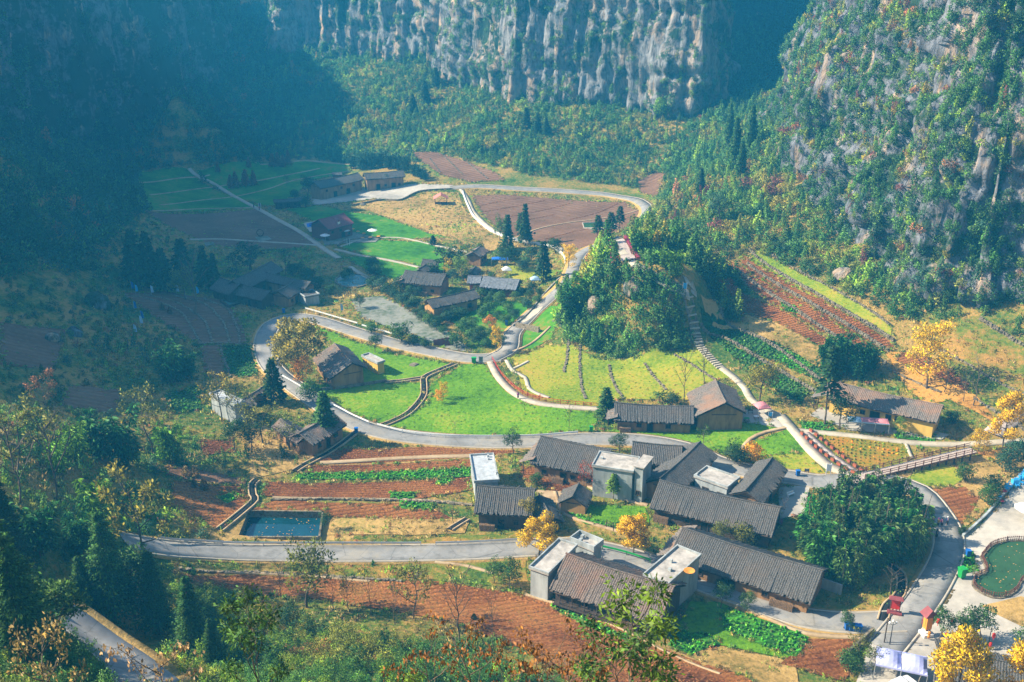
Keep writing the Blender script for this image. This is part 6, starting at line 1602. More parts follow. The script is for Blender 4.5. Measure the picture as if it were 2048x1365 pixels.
def stone_wall(s, h, label, size=.55, name='stone_wall'):
    S = line_pts(s, size); rng = random.Random(len(s)); mb = MB(); T_ = np.gradient(S, axis=0)
    h = h * .72; rows = max(1, int(h / .42))
    for k, (p, t) in enumerate(zip(S, T_)):
        z = ztop(*p) - .25; an = math.atan2(t[1], t[0])
        for r in range(rows + 1):
            mb.box((p[0] + rng.uniform(-.15, .15), p[1] + rng.uniform(-.15, .15), z + .42 * r + rng.uniform(-.06, .1)), (size * rng.uniform(.75, 1.15), rng.uniform(.35, .7), .42 * rng.uniform(.8, 1.1)), an + rng.uniform(-.3, .3), rng.uniform(-.15, .15))
    root = empty(name, (0, 0, 0), label=label, cat='wall'); o = mb.build('stones', M['stone'], root); o['kind'] = 'stuff'; return root
for a in [
 ('1472 541,1560 603,1650 662,1720 704,1770 728', 1.7, 'dry stone wall holding the lowest red terrace'),
 ('1494 530,1600 597,1700 655,1775 704', 1.7, 'dry stone wall between the two red terraces'),
 ('1500 502,1520 522,1620 583,1700 630,1785 682', 1.3, 'dry stone wall above the upper red terrace'),
 ('1545 512,1640 565,1720 610,1782 652', 1.0, 'uppermost dry stone wall below the cliff'),
 ('1440 622,1540 690,1640 762', 1.3, 'dry stone wall above the dark green crop strips'),
 ('1402 652,1450 680,1540 733,1630 785', 1.3, 'dry stone wall between the dark green crop strips'),
 ('1770 735,1840 770,1880 785', 1.0, 'dry stone wall on the orange leaf terrace'),
 ('1960 640,2000 665,2060 700', 1.6, 'grey stone wall under the cliff at the weedy terraces'),
 ('1950 800,2000 830,2048 860', .8, 'stone edge below the weedy terraces'),
 ('1880 700,1960 745,2048 790', 1.0, 'rubble wall across the weedy terraces'),
 ('1160 688,1160 740,1164 780,1172 798', .5, 'thin row of stones across the yellow lawn, first'),
 ('1218 733,1226 765,1246 798', .5, 'thin row of stones across the yellow lawn, second'),
 ('1290 730,1310 758,1332 780', .5, 'thin row of stones across the yellow lawn, third'),
 ('1342 702,1390 735,1430 760', .6, 'thin row of stones across the yellow lawn, fourth'),
 ('1137 682,1134 712,1128 745', .4, 'faint row of stones at the side of the yellow lawn'),
 ('360 1140,500 1147,700 1158,800 1165', .5, 'stone edging along the top of the red field'),
 ('545 1002,640 1000,760 1002,880 1006,940 1012', .4, 'stone edging between the red strip fields'),
 ('400 690,440 688,510 690', .6, 'pale stone edge between the shaded terraces'),
 ('240 588,300 600,360 625,385 660,402 690', .5, 'curved stone edge on the shaded terraces, first'),
 ('290 590,350 605,405 640,425 688', .5, 'curved stone edge on the shaded terraces, second'),
 ('350 592,410 610,445 645,460 688', .5, 'curved stone edge on the shaded terraces, third'),
 ('410 600,455 620,475 660,480 688', .5, 'curved stone edge on the shaded terraces, last'),
 ('440 692,450 725,460 755', .5, 'stone edge beside the dull green shaded plot'),
 ('860 318,880 345', .5, 'stone row on the far brown plots, first'), ('885 310,925 350', .5, 'stone row on the far brown plots, second'), ('925 318,975 358', .5, 'stone row on the far brown plots, third'),
]: stone_wall(*a)
# furrow lines on the far brown field
for k, s in enumerate(['960 412,1010 402,1040 398', '965 425,1040 412,1090 402', '985 440,1070 425,1140 408', '1000 452,1060 440,1110 430', '1140 440,1200 425,1235 408', '1090 480,1160 462,1215 452']):
    ribbon('furrow', s, .35, M['soil'], .2, step=3)
# channels
DITCH = [('912 729,880 742,850 756,848 772,846 795,820 826,790 843,765 853', 1.1), ('715 864,690 884,655 908,610 932,590 945', .9), ('515 962,505 972,506 992,510 1003,480 1030,440 1062', 1.0), ('848 757,800 764,770 766', .8), ('1770 1130,1800 1150,1800 1190,1775 1215,1765 1245', 1.2), ('935 1040,910 1055,900 1062', .8)]
for (s, w) in DITCH:
    ribbon('ditch', s, w, M['dark'], .28, step=1.5)
    S_ = line_pts(s, 1.5); N_2 = normals2(S_)
    for sd in (-1, 1): ribbon('ditch_kerb', S_ + N_2 * sd * (w / 2 + .16), .3, M['dirt'], .42, step=1.5)
ribbon('spillway', '1013 722,1025 742,1050 756,1058 778,1078 790,1098 797', 1.0, M['path'], .3); ribbon('spillway', '1025 740,1040 733,1057 724', .7, M['path'], .3)
ribbon('planter_walk', '1612 868,1650 902,1690 932,1725 955', 1.5, M['deck'], .33)
sheet('bridge_landing', '1700 955,1730 945,1760 952,1745 972,1705 970', M['deck'], .36)
sheet('lookout_terrace', '1212 488,1245 480,1272 521,1242 526', M['deck'], .45, step=1.0)
sheet('terrace_panel', '1232 503,1248 500,1258 512,1240 515', M['path'], .52, step=1.0)
sheet('lodge_terrace', '640 470,690 462,760 478,752 486,690 488,650 492', M['cobble'], .3)
sheet('pool_deck', '606 448,630 443,640 462,620 466', M['path'], .3); sheet('pool_cover', '612 450,631 446,633 454,616 457', M['paintblue'], .42)
sheet('slab', '510 476,535 474,545 480,520 486', M['cobble'], .3); sheet('slab', '408 488,425 485,432 490,412 494', M['cobble'], .3)
ribbon('plank_ramp', '1985 872,2010 850,2060 815', 4.0, M['deck'], .5)
sheet('lane_pavement', '1035 640,1060 622,1085 615,1075 628,1045 648', M['path'], .3)

# ------------------------------------------------------------------ stairs, bridge, planters
def stair(s, w, label, gap=.55):
    S = along(line_pts(s, .5), gap); T_ = np.gradient(S, axis=0); root = empty('stone_stair', (S[0][0], S[0][1], ztop(*S[0])), label=label, cat='stairs'); o0 = root.location; st = None
    for p, t in zip(S, T_):
        if st is None: st = MB().box((0, 0, 0), (gap * .62, w, .32)).build('step', M['path'], root)
        else: st = st.copy(); COL.objects.link(st); st.parent = root
        st.location = (p[0] - o0.x, p[1] - o0.y, ztop(*p) + .22 - o0.z); st.rotation_euler = (0, 0, math.atan2(t[1], t[0]))
    ribbon('stair_bed', S, w + .3, M['stone'], .06)
ribbon('walkway', '1262 524,1278 536,1292 545,1325 566,1352 582,1378 597', 1.9, M['path'], .3); ribbon('walkway', '1368 560,1385 575,1388 596', 1.6, M['path'], .3)
stair('1378 597,1382 620,1388 650,1396 686', 2.6, 'long stone stair descending beside the knoll', .75)
stair('1396 688,1415 712,1440 736', 2.2, 'lower stone stair between the lawn and the crop strips', .8)
stair('1330 570,1352 582,1372 592', 2.0, 'upper flight of pale steps below the walkway posts', .8)
def bridge():
    a, b = hit(1722, 957), hit(1945, 916); d = (b - a)[:2]; L = float(np.linalg.norm(d)); d /= L
    z0, z1 = a[2] + .45, b[2] + 1.9
    root = empty('wooden_bridge', tuple(a), math.atan2(d[1], d[0]), label='long brown wooden footbridge on posts with handrails', cat='bridge')
    sl = (z1 - z0) / L
    Zf = lambda x: z0 - a[2] + sl * x
    n = int(L / .5); mb = MB()
    for k in range(n): mb.box((k * .5 + .25, 0, Zf(k * .5 + .25)), (.42, 2.3, .08))
    o = mb.build('deck_planks', M['deck'], root); o['kind'] = 'stuff'
    for sd in (-1, 1):
        MB().tube([(0, sd * 1.15, Zf(0) - .15), (L, sd * 1.15, Zf(L) - .15)], .12, 4).build('beam', M['brownwood'], root)
        for zz in (.95, .5): MB().tube([(0, sd * 1.2, Zf(0) + zz), (L, sd * 1.2, Zf(L) + zz)], .07, 4).build('rail', M['brownwood'], root)
        pp = lg = None
        for k in range(int(L / 1.9) + 1):
            x = k * 1.9
            if pp is None: pp = MB().box((0, 0, .5), (.14, .14, 1.25)).build('post', M['brownwood'], root)
            else: pp = pp.copy(); COL.objects.link(pp); pp.parent = root
            pp.location = (x, sd * 1.2, Zf(x))
            if Zf(x) > .7:
                MB().box((x, sd * .95, Zf(x) / 2 - .5), (.26, .26, Zf(x) + 1.0)).build('leg', M['wood'], root)
bridge()
pl = empty('planter_box', (0, 0, 0), label='terracotta coloured planter box with a low green plant beside the footpath', cat='planter', group='planter boxes lining the footpath to the bridge')
MB().box((0, 0, .3), (1.0, .42, .6)).build('box', M['terracotta'], pl)
rp = np.random.default_rng(4); d_, p_ = ball(60, rp); V, F = cards(p_ * [.45, .2, .18] + [0, 0, .68], d_, .2, .5, rp); lf = leaf_mesh('leaves', V, F, M['leaf']); lf.parent = pl; lf.color = (.05, .12, .02, 1)
first = True
for s in ('1604 872,1640 905,1680 935,1706 950', '1622 866,1655 893,1695 925,1722 945'):
    S = along(line_pts(s, .5), 1.75)
    for p, t in zip(S, np.gradient(S, axis=0)):
        o = pl if first else copy_tree(pl); first = False
        o.location = (p[0], p[1], ztop(*p) + .3); o.rotation_euler = (0, 0, math.atan2(t[1], t[0]))
# flower troughs of the lookout
first = None
for s, c in (('1212 490,1222 505,1236 524', (.62, .04, .25, 1)), ('1250 481,1262 500,1276 522', (.5, .05, .2, 1))):
    S = along(line_pts(s, .5), 1.2)
    for p in S:
        if first is None:
            first = empty('flower_trough', (0, 0, 0), label='trough of magenta flowers on the edge of the lookout terrace', cat='planter', group='flower troughs round the lookout terrace')
            MB().box((0, 0, .3), (.9, .4, .6)).build('trough', M['terracotta'], first)
            d_, p_ = ball(70, rp); V, F = cards(p_ * [.5, .4, .3] + [0, 0, .8], d_, .2, .6, rp); lf = leaf_mesh('flowers', V, F, M['leaf']); lf.parent = first; lf.color = c; o = first
        else: o = copy_tree(first)
        o.location = (p[0], p[1], ztop(*p) + .45)

# ------------------------------------------------------------------ people
def person(px, py, label, coat, skirt, head, face=0.0, h=1.62, bag=None):
    p = hit(px, py) + np.array([0, 0, .3])
    e = empty('person', tuple(p), face, label=label, cat='person')
    vs = [(0, 0, .92), (0, 0, 1.15), (0, 0, 1.36), (0, 0, 1.46), (0, -.02, 1.56), (0, 0, 1.66), (.17, 0, 1.36), (.25, .02, 1.12), (.24, -.1, .90), (-.17, 0, 1.36), (-.25, .02, 1.12), (-.24, -.08, .90),
          (.09, 0, .86), (.10, -.06, .48), (.10, .0, .08), (.10, -.12, .04), (-.09, 0, .86), (-.10, .08, .48), (-.10, .14, .08), (-.10, .03, .04)]
    ed = [(0, 1), (1, 2), (2, 3), (3, 4), (4, 5), (2, 6), (6, 7), (7, 8), (2, 9), (9, 10), (10, 11), (0, 12), (12, 13), (13, 14), (14, 15), (0, 16), (16, 17), (17, 18), (18, 19)]
    rr = [.15, .16, .16, .055, .10, .09, .075, .055, .04, .075, .055, .04, .10, .07, .045, .04, .10, .07, .045, .04]
    me = bpy.data.meshes.new('body'); me.from_pydata(vs, ed, []); o = link(bpy.data.objects.new('body', me), e)
    md = o.modifiers.new('skin', 'SKIN'); 
    for k, r in enumerate(rr): me.skin_vertices[0].data[k].radius = (r, r * .8)
    me.skin_vertices[0].data[0].use_root = True
    o.modifiers.new('sub', 'SUBSURF').levels = 1; me.materials.append(M['skin'])
    MB().lathe([(.20, .82), (.21, 1.0), (.20, 1.2), (.21, 1.36), (.10, 1.44)], n=10).build('coat', coat, e, True)
    MB().lathe([(.20, .28), (.19, .6), (.18, .86)], n=10).build('skirt', skirt, e, True)
    MB().lathe([(.09, 1.50), (.125, 1.56), (.125, 1.66), (.08, 1.73), (.02, 1.75)], (0, .015, 0), 10).build('headwear', head, e, True)
    if bag: MB().box((.27, 0, .85), (.12, .28, .30)).build('bag', bag, e)
    e.scale = (h / 1.75 * 1.1,) * 3
M['skin'] = plain('skin', (.45, .27, .18), .6, .1); M['black'] = plain('black_cloth', (.02, .02, .025), .8, .2); M['navy'] = plain('navy_cloth', (.03, .05, .16), .8, .2); M['redcloth'] = plain('red_cloth', (.42, .03, .05), .8, .2); M['mustard'] = plain('mustard_cloth', (.55, .34, .06), .8, .2); M['purple'] = plain('purple_cloth', (.24, .05, .20), .8, .2)
person(1864, 1054, 'person in a red coat and headscarf walking at the near side of the group', M['redcloth'], M['black'], M['redcloth'], 1.4, bag=M['black'])
person(1875, 1056, 'person in a mustard coat with purple headscarf in the walking group', M['mustard'], M['black'], M['purple'], 1.2)
person(1882, 1056, 'person in dark coat with crimson bag in the walking group', M['purple'], M['black'], M['black'], 1.6, bag=M['redcloth'])
person(1893, 1053, 'person in blue jacket and white hat at the road edge', M['navy'], M['black'], M['white'], 1.5)
person(1872, 1079, 'person in long black clothes standing alone on the road', M['black'], M['black'], M['black'], 1.5, bag=M['black'])
person(1856, 1282, 'person in orange robe beside the roofed shrine post', M['orange'], M['orange'], M['black'], 0)
person(508, 418, 'tiny walker in dark clothes on the long shaded footpath', M['black'], M['black'], M['black'])
person(519, 423, 'tiny walker in red top on the long shaded footpath', M['redcloth'], M['black'], M['black'])
person(990, 470, 'lone walker in black on the canal footpath', M['black'], M['navy'], M['black'])
person(1036, 800, 'stooping walker in dark purple on the red railed footpath', M['purple'], M['black'], M['black'])

# ------------------------------------------------------------------ street furniture
def at(px, py, zo=.2): return hit(px, py) + np.array([0, 0, zo])
def wheelie(px, py, label, mat='blue', rz=0.0, group=None):
    p = at(px, py); e = empty('waste_bin', tuple(p), rz, label=label, cat='bin', group=group); s = 1.25
    b = MB(); b.add([(-.24, -.24, .1), (.24, -.24, .1), (.24, .24, .1), (-.24, .24, .1), (-.3, -.32, .95), (.3, -.32, .95), (.3, .32, .95), (-.3, .32, .95)], [(3, 2, 1, 0), (0, 1, 5, 4), (1, 2, 6, 5), (2, 3, 7, 6), (3, 0, 4, 7), (4, 5, 6, 7)]); b.build('bin_body', M[mat], e)
    MB().box((0, -.02, 1.0), (.66, .72, .08), 0, -.06).build('lid', M[mat], e)
    for sx in (-1, 1): MB().tube([(sx * .24, .26, .12), (sx * .30, .26, .12)], .12, 8).build('wheel', M['black'], e)
    e.scale = (s, s, s); return e
for (x, y, l) in [(1693, 1262, 'first blue wheelie bin of the row, beside the citrus tree'), (1701, 1264, 'second blue wheelie bin of the row'), (1709, 1265, 'third blue wheelie bin of the row'), (1717, 1266, 'last blue wheelie bin of the row, nearest the crossroads'),
                  (1935, 1115, 'single blue bin at the pond entrance'), (1595, 954, 'single blue bin on the verge behind the dark roofed house'), (713, 868, 'blue bin where the ditch meets the road'), (568, 628, 'blue bin at the shaded hairpin'), (1164, 549, 'blue bin on the village lane'), (1150, 566, 'blue bin by the lane bamboo'), (1013, 652, 'blue bin beside the garden lane corner')]:
    wheelie(x, y, l)
wheelie(1922, 1158, 'large green bin with green lid beside the pond', 'green_paint', .3).scale = (1.8, 1.8, 1.9)
wheelie(1182, 865, 'green box bin beside the long tiled house', 'green_paint')
wheelie(948, 728, 'green hedge like box at the lawn corner', 'green_paint').scale = (1.9, 1.6, 1.5)
def panel(px, py, w, h, label, mat='white', name='sign_panel', rz=0.0, cat='sign', inner='slate', roof=False):
    p = at(px, py); e = empty(name, tuple(p), rz, label=label, cat=cat)
    for sx in (-1, 1): MB().box((sx * w / 2, 0, h * .5), (.12, .12, h)).build('post', M[mat], e)
    MB().box((0, 0, h * .62), (w - .1, .08, h * .6)).build('board', M[inner], e)
    if roof:
        r = MB(); r.add([(-w * .8, -.5, h), (w * .8, -.5, h), (w * .8, .5, h), (-w * .8, .5, h), (-w * .6, 0, h + .5), (w * .6, 0, h + .5)], [(0, 1, 5, 4), (2, 3, 4, 5), (1, 2, 5), (3, 0, 4), (3, 2, 1, 0)]); r.build('roof', M['redroof'], e)
        MB().box((0, 0, .1), (w + .8, 1.0, .5)).build('base', M['redroof'], e)
    return e
panel(1788, 1230, 1.4, 2.8, 'red roofed notice board beside the ditch at the crossroads', 'redwood', 'notice_board', -.3, inner='red', roof=True)
panel(962, 730, 1.0, 2.2, 'white framed booth panel at the lane junction')
panel(1656, 952, .9, 2.6, 'white upright sign at the foot of the paved path', inner='white')
panel(1464, 822, 1.0, 2.2, 'white framed menu panel beside the cafe yard')
panel(1369, 586, 1.0, 2.6, 'white framed gateway sign at the stair head', inner='skyblue')
panel(1540, 838, .9, 1.4, 'small blue display board in the cafe yard', inner='skyblue')
panel(1613, 948, .8, 1.0, 'small grey sign board on the verge', 'brownwood')
panel(520, 418, .8, 2.2, 'pale framed sign beside the long shaded footpath', inner='slate')
panel(697, 492, .8, 2.4, 'white framed sign at the foot of the lodge terrace')
e = empty('shrine_post', tuple(at(1851, 1272)), .2, label='tall yellow drum post with red hipped roof on a white base', cat='shrine')
MB().box((0, 0, .25), (1.6, 1.6, .5)).build('base', M['white'], e); MB().box((0, 0, .6), (1.0, 1.0, .25)).build('plinth', M['white'], e)
MB().tube([(0, 0, .7), (0, 0, 1.3)], .16, 8).build('stem', M['wood'], e); MB().box((0, 0, 2.5), (.95, .95, 2.5)).build('drum', M['orange'], e)
r = MB(); r.add([(-1.1, -.9, 3.75), (1.1, -.9, 3.75), (1.1, .9, 3.75), (-1.1, .9, 3.75), (0, -.7, 4.9), (0, .7, 4.9)], [(0, 1, 4), (1, 2, 5, 4), (2, 3, 5), (3, 0, 4, 5), (3, 2, 1, 0)]); r.build('roof', M['redroof'], e)
for sx in (-1, 1): MB().tube([(sx * 1.0, 0, 3.8), (sx * 1.0, .05, 2.2)], .04, 4).build('streamer', M['red'], e)
def lantern(px, py, hgt, label, s=1.0):
    p = at(px, py); e = empty('lantern', (p[0], p[1], p[2] + hgt), label=label, cat='lantern', group='red lanterns hanging round the plaza trees')
    MB().lathe([(.08, -.35), (.2, -.28), (.22, 0), (.2, .28), (.08, .35)], n=8).build('shade', M['red'], e, True); MB().tube([(0, 0, .35), (0, 0, .8)], .02, 3).build('cord', M['black'], e)
    MB().tube([(0, 0, -.35), (0, 0, -.7)], .04, 4).build('tassel', M['red'], e); e.scale = (s, s, s)
for (x, y, h) in [(1869, 1284, 3.6), (1890, 1290, 1.6), (1911, 1290, 2.0), (1940, 1292, 2.6), (1937, 1296, 1.2), (1950, 1296, 1.2), (1978, 1302, 1.0), (1982, 1300, 2.4), (1898, 1280, 3.2), (2046, 1315, 3)]:
    lantern(x, y, h, 'red lantern hung %s %s' % ('high' if h > 2.5 else 'low' if h < 1.5 else 'midway', 'in the first tree behind the shrine post' if x < 1895 else 'in the second plaza tree' if x < 1925 else 'in the middle plaza tree' if x < 1945 else 'under the largest plaza tree' if x < 1990 else 'beyond the plaza tree row'), 1.2)
def lamp(px, py, label):
    p = at(px, py); e = empty('street_lamp', tuple(p), label=label, cat='lamp')
    MB().tube([(0, 0, 0), (0, 0, 4.0)], [.09, .05], 8).build('pole', M['black'], e)
    MB().tube([(-.5, 0, 3.8), (0, 0, 3.6), (.5, 0, 3.8)], .04, 5).build('arm', M['black'], e)
    for x, z in ((-.5, 4.0), (.5, 4.0), (0, 4.3)): MB().lathe([(.06, -.2), (.17, -.05), (.17, .12), (.05, .22)], (x, 0, z), 8).build('globe', M['white'], e, True)
lamp(1779, 1292, 'black three globe lamp post at the plaza crossroads'); lamp(1974, 1302, 'black three globe lamp post behind the ribbed plaza roof')
p = at(1768, 1288); tag(MB().tube([(0, 0, 0), (0, 0, 4.5)], .1, 6).build('wooden_pole', M['wood']), 'bare dark pole beside the crossroads lamp', 'pole').location = tuple(p)
# tents, awnings, parasols
def tent(px, py, w, d, h, mat, label, rz=0.0, bays=1, name='market_tent', cat='tent', rise=.9):
    p = at(px, py); e = empty(name, tuple(p), rz, label=label, cat=cat)
    for k in range(bays):
        x0 = -w / 2 + w * k / bays; x1 = -w / 2 + w * (k + 1) / bays; xm = (x0 + x1) / 2; c = MB()
        n = 6
        vs = []
        for i in range(n + 1):
            for j in range(n + 1):
                u, v = i / n, j / n; t = 1 - (max(0, math.sin(math.pi * u)) * max(0, math.sin(math.pi * v))) ** .55
                vs.append((x0 + .05 + (x1 - x0 - .1) * u, -d / 2 + d * v, h + rise * (1 - t) ** 1.3 - .12 * math.sin(math.pi * u) * (t > .9)))
        fs = [(i * (n + 1) + j, (i + 1) * (n + 1) + j, (i + 1) * (n + 1) + j + 1, i * (n + 1) + j + 1) for i in range(n) for j in range(n)]
        c.add(vs, fs).build('canopy', M[mat if isinstance(mat, str) else mat[k]], e)
    v_ = MB().box((0, -d / 2, h - .12), (w, .03, .25)).box((0, d / 2, h - .12), (w, .03, .25)); v_.build('valance', M[mat if isinstance(mat, str) else mat[0]], e)
    for k in range(bays + 1):
        for sy in (-1, 1): MB().tube([(-w / 2 + w * k / bays, sy * d / 2, 0), (-w / 2 + w * k / bays, sy * d / 2, h)], .05, 6).build('pole', M['metal'], e)
    return e
tent(1798, 1352, 7.0, 4.2, 2.5, 'canvas', 'lilac market tent of two joined canopies beside the plaza', -.35, 2)
tent(1733, 862, 8.5, 2.6, 2.4, ('canvas_blue', 'canvas_pink', 'canvas_pink'), 'blue and pink awning row before the yellow house', -.18, 3, 'awning', 'awning', .35)
tent(1521, 832, 3.2, 3.0, 2.3, 'canvas_pink', 'pale pink peaked canopy in the cafe yard', .3)
tent(1000, 531, 5.5, 2.6, 2.2, 'paintblue', 'blue tarpaulin shelter at the back of the garden', 0, 1, rise=.5)
tent(1013, 552, 3.0, 2.6, 2.0, 'white', 'small white canopy on the garden lawn', .2)
tent(1070, 572, 3.0, 2.4, 2.0, 'canvas_blue', 'small pale canopy beside the lane steps', .2)
def parasol(px, py, label, mat='white', r=1.9):
    p = at(px, py); e = empty('parasol', tuple(p), label=label, cat='parasol')
    MB().lathe([(r, 2.2), (r * .6, 2.5), (.08, 2.85)], n=8).build('canopy', M[mat], e); MB().tube([(0, 0, 0), (0, 0, 2.8)], .05, 6).build('pole', M['metal'], e); MB().lathe([(.35, 0), (.35, .12), (.1, .16)], n=8).build('base', M['concrete'], e)
parasol(651, 484, 'round white parasol in front of the lodge'); parasol(691, 474, 'white parasol under the tree beside the lodge'); parasol(745, 474, 'white parasol on the long lodge terrace'); parasol(2050, 1040, 'white parasol at the plaza edge', r=2.3)
# folded red parasols on the lodge terrace
for k, (x, y) in enumerate([(706, 463), (716, 468), (728, 472), (740, 480), (725, 481), (757, 478)]):
    p = at(x, y); e = empty('cafe_table', tuple(p), label='small red clothed cafe table on the lodge terrace', cat='table', group='red cafe tables on the lodge terrace')
    MB().lathe([(.7, .7), (.7, .78)], n=10).build('table_top', M['orange'], e); MB().tube([(0, 0, 0), (0, 0, .72)], .06, 6).build('leg', M['metal'], e)
# open red roofed shelter in the dry field
e = empty('shelter', tuple(at(882, 408)), .1, label='open shelter with faded red gable roof in the dry field', cat='shelter')
for sx in (-1, 1):
    for sy in (-1, 1): MB().box((sx * 2.4, sy * 1.9, 1.2), (.18, .18, 2.8)).build('post', M['wood'], e)
for sx in (-1, 1):
    r = MB(); r.add([(0, -2.6, 4.0), (0, 2.6, 4.0), (sx * 3.0, 2.6, 2.3), (sx * 3.0, -2.6, 2.3), (0, -2.6, 3.9), (0, 2.6, 3.9), (sx * 3.0, 2.6, 2.2), (sx * 3.0, -2.6, 2.2)], [(0, 1, 2, 3), (7, 6, 5, 4), (0, 3, 7, 4), (1, 5, 6, 2), (2, 6, 7, 3)]); r.build('roof', M['pinkroof'], e)
MB().box((0, -1.9, .6), (4.6, .1, .9)).build('side_rail', M['wood'], e)
# red board gate, gate piers
for k in range(5):
    x, y = 871 + k * 8, 694 - k * .6
    p = at(x, y); tag(MB().box((0, 0, 1.0), (1.05, .12, 1.6 + .25 * k)).build('gate_board', M['redwood']), 'dark red board of the yard gate wall', 'gate', 'red boards of the yard gate').location = tuple(p)
# plaza chairs
ch = None
for k, (x, y) in enumerate([(2012, 984), (2019, 980), (2026, 974), (2030, 970), (2036, 966), (2040, 960), (2046, 956), (2033, 978), (2042, 972), (2048, 966)]):
    if ch is None:
        ch = empty('plastic_chair', (0, 0, 0), label='light blue plastic chair standing with others at the plaza wall', cat='chair', group='light blue chairs at the plaza wall')
        MB().box((0, 0, .42), (.5, .5, .05)).build('seat', M['skyblue'], ch); MB().box((0, .24, .72), (.5, .05, .58)).build('backrest', M['skyblue'], ch)
        for sx in (-1, 1):
            for sy in (-1, 1): MB().box((sx * .22, sy * .22, .2), (.05, .05, .42)).build('leg', M['skyblue'], ch)
            MB().box((sx * .26, 0, .62), (.05, .48, .04)).build('armrest', M['skyblue'], ch)
        ch.scale = (1.5,) * 3; o = ch
    else: o = copy_tree(ch)
    o.location = tuple(at(x, y, .2)); o.rotation_euler = (0, 0, k * .9)
# market things by the plaza wall
for (x, y, m_, l) in [(1998, 1000, 'skyblue', 'blue cloth covered stool at the plaza wall'), (1993, 1006, 'white', 'white topped little stand at the plaza wall'), (2003, 1010, 'redcloth', 'crimson bundle on a stool by the plaza wall'), (2008, 990, 'redcloth', 'red basket beside the blue chairs')]:
    e = empty('stool', tuple(at(x, y)), label=l, cat='stool'); MB().lathe([(.35, .55), (.4, .65), (.25, .85)], n=8).build('top', M[m_], e)
    for a in range(3): MB().tube([(.25 * math.cos(a * 2.1), .25 * math.sin(a * 2.1), 0), (.18 * math.cos(a * 2.1), .18 * math.sin(a * 2.1), .56)], .035, 4).build('leg', M['wood'], e)
for (x, y, l) in [(1493, 844, 'green plastic table in the shaded cafe yard'), (1500, 828, 'small dark table in the cafe yard'), (1512, 840, 'low white table in the cafe yard')]:
    e = empty('table', tuple(at(x, y)), label=l, cat='table'); MB().box((0, 0, .72), (1.1, .8, .06)).build('table_top', M['green_paint' if 'green' in l else 'white' if 'white' in l else 'wood'], e)
    for sx in (-1, 1):
        for sy in (-1, 1): MB().box((sx * .45, sy * .3, .35), (.06, .06, .7)).build('leg', M['wood'], e)
# a small car under the tent and a bench
e = empty('parked_car', tuple(at(1802, 1378)), .5, label='white car with red tail lamps parked under the lilac tent', cat='car')
prof = [(-2.1, .35), (-2.15, .8), (-1.9, .95), (-1.5, 1.42), (.3, 1.45), (1.0, .98), (2.0, .85), (2.15, .5), (2.1, .3)]
b = MB(); n = len(prof); b.add([(x, y * (.85 if z < 1.2 else .68), z) for y in (-1, 1) for (x, z) in prof], [tuple(range(n)), tuple(range(2 * n - 1, n - 1, -1))] + [(i, n + i, n + (i + 1) % n, (i + 1) % n) for i in range(n)]); b.build('body', M['white'], e)
MB().box((-1.72, 0, 1.18), (.05, 1.2, .4), 0, 0).build('rear_window', M['dark'], e)
for sy in (-1, 1):
    MB().box((-2.14, sy * .65, .78), (.06, .28, .16)).build('tail_lamp', M['red'], e)
    for x in (-1.35, 1.35):
        w_ = MB().tube([(x, sy * .72, .32), (x, sy * .88, .32)], .32, 12).build('wheel', M['black'], e)
e = empty('bench', tuple(at(1581, 994)), .6, label='white bench in the grey yard beside the dark roofed house', cat='bench')
MB().box((0, 0, .45), (1.8, .45, .08)).build('seat', M['white'], e); MB().box((0, .22, .75), (1.8, .06, .4)).build('backrest', M['white'], e)
for sx in (-1, 1): MB().box((sx * .75, 0, .2), (.08, .4, .45)).build('leg', M['white'], e)
# satellite dish bowl on the tall concrete wing
fh = HOUSES["tall concrete wing with pale screed roof and orange dish on its far corner"][0]
e = empty('satellite_dish', (fh.location.x + 2.3, fh.location.y - 2.2, fh.location.z + 6.1), label='orange satellite dish lying on the tall concrete wing roof', cat='dish')
MB().lathe([(.1, .25), (.55, .32), (.9, .5), (.92, .5), (.5, .22), (.1, .15)], n=14).build('bowl', M['orange'], e, True); MB().tube([(0, 0, 0), (0, 0, .2)], .12, 6).build('stand', M['metal'], e); MB().tube([(.5, 0, .35), (0, 0, 1.0)], .03, 4).build('arm', M['metal'], e)
# banner flags on the shaded terraces
for (x, y, m_, l) in [(264, 584, 'blue', 'dark blue'), (272, 590, 'skyblue', 'sky blue'), (303, 592, 'flagblue', 'palest'), (354, 590, 'flagblue', 'pale'), (394, 594, 'skyblue', 'bright'), (269, 624, 'blue', 'deep blue'), (283, 644, 'blue', 'blue'), (281, 654, 'flagblue', 'whitish'), (269, 672, 'flagblue', 'light blue'), (682, 628, 'flagblue', 'lone pale')]:
    e = empty('banner_flag', tuple(at(x, y)), .3, label=f'{l} feather flag on a pole ' + {264: 'at the terrace head beside a sky blue one', 272: 'beside the dark blue one at the terrace head', 303: 'on the upper terrace edge', 354: 'on the upper terrace edge before the bare tree', 394: 'next to the stone tank edge of the terrace', 269: 'in the weeds below the terraces' if y < 650 else 'lowest in the weeds', 283: 'in the weedy strip', 281: 'below the blue one in the weedy strip', 682: 'beside the shaded yard bushes'}[x], cat='flag')
    MB().tube([(0, 0, 0), (0, 0, 3.0)], .04, 5).build('pole', M['metal'], e); c = MB(); c.add([(.02, 0, .8), (.75, .05, .7), (.7, .12, 1.8), (.55, .05, 2.6), (.02, 0, 3.0)], [(0, 1, 2, 3, 4)]).build('cloth', M[m_], e)
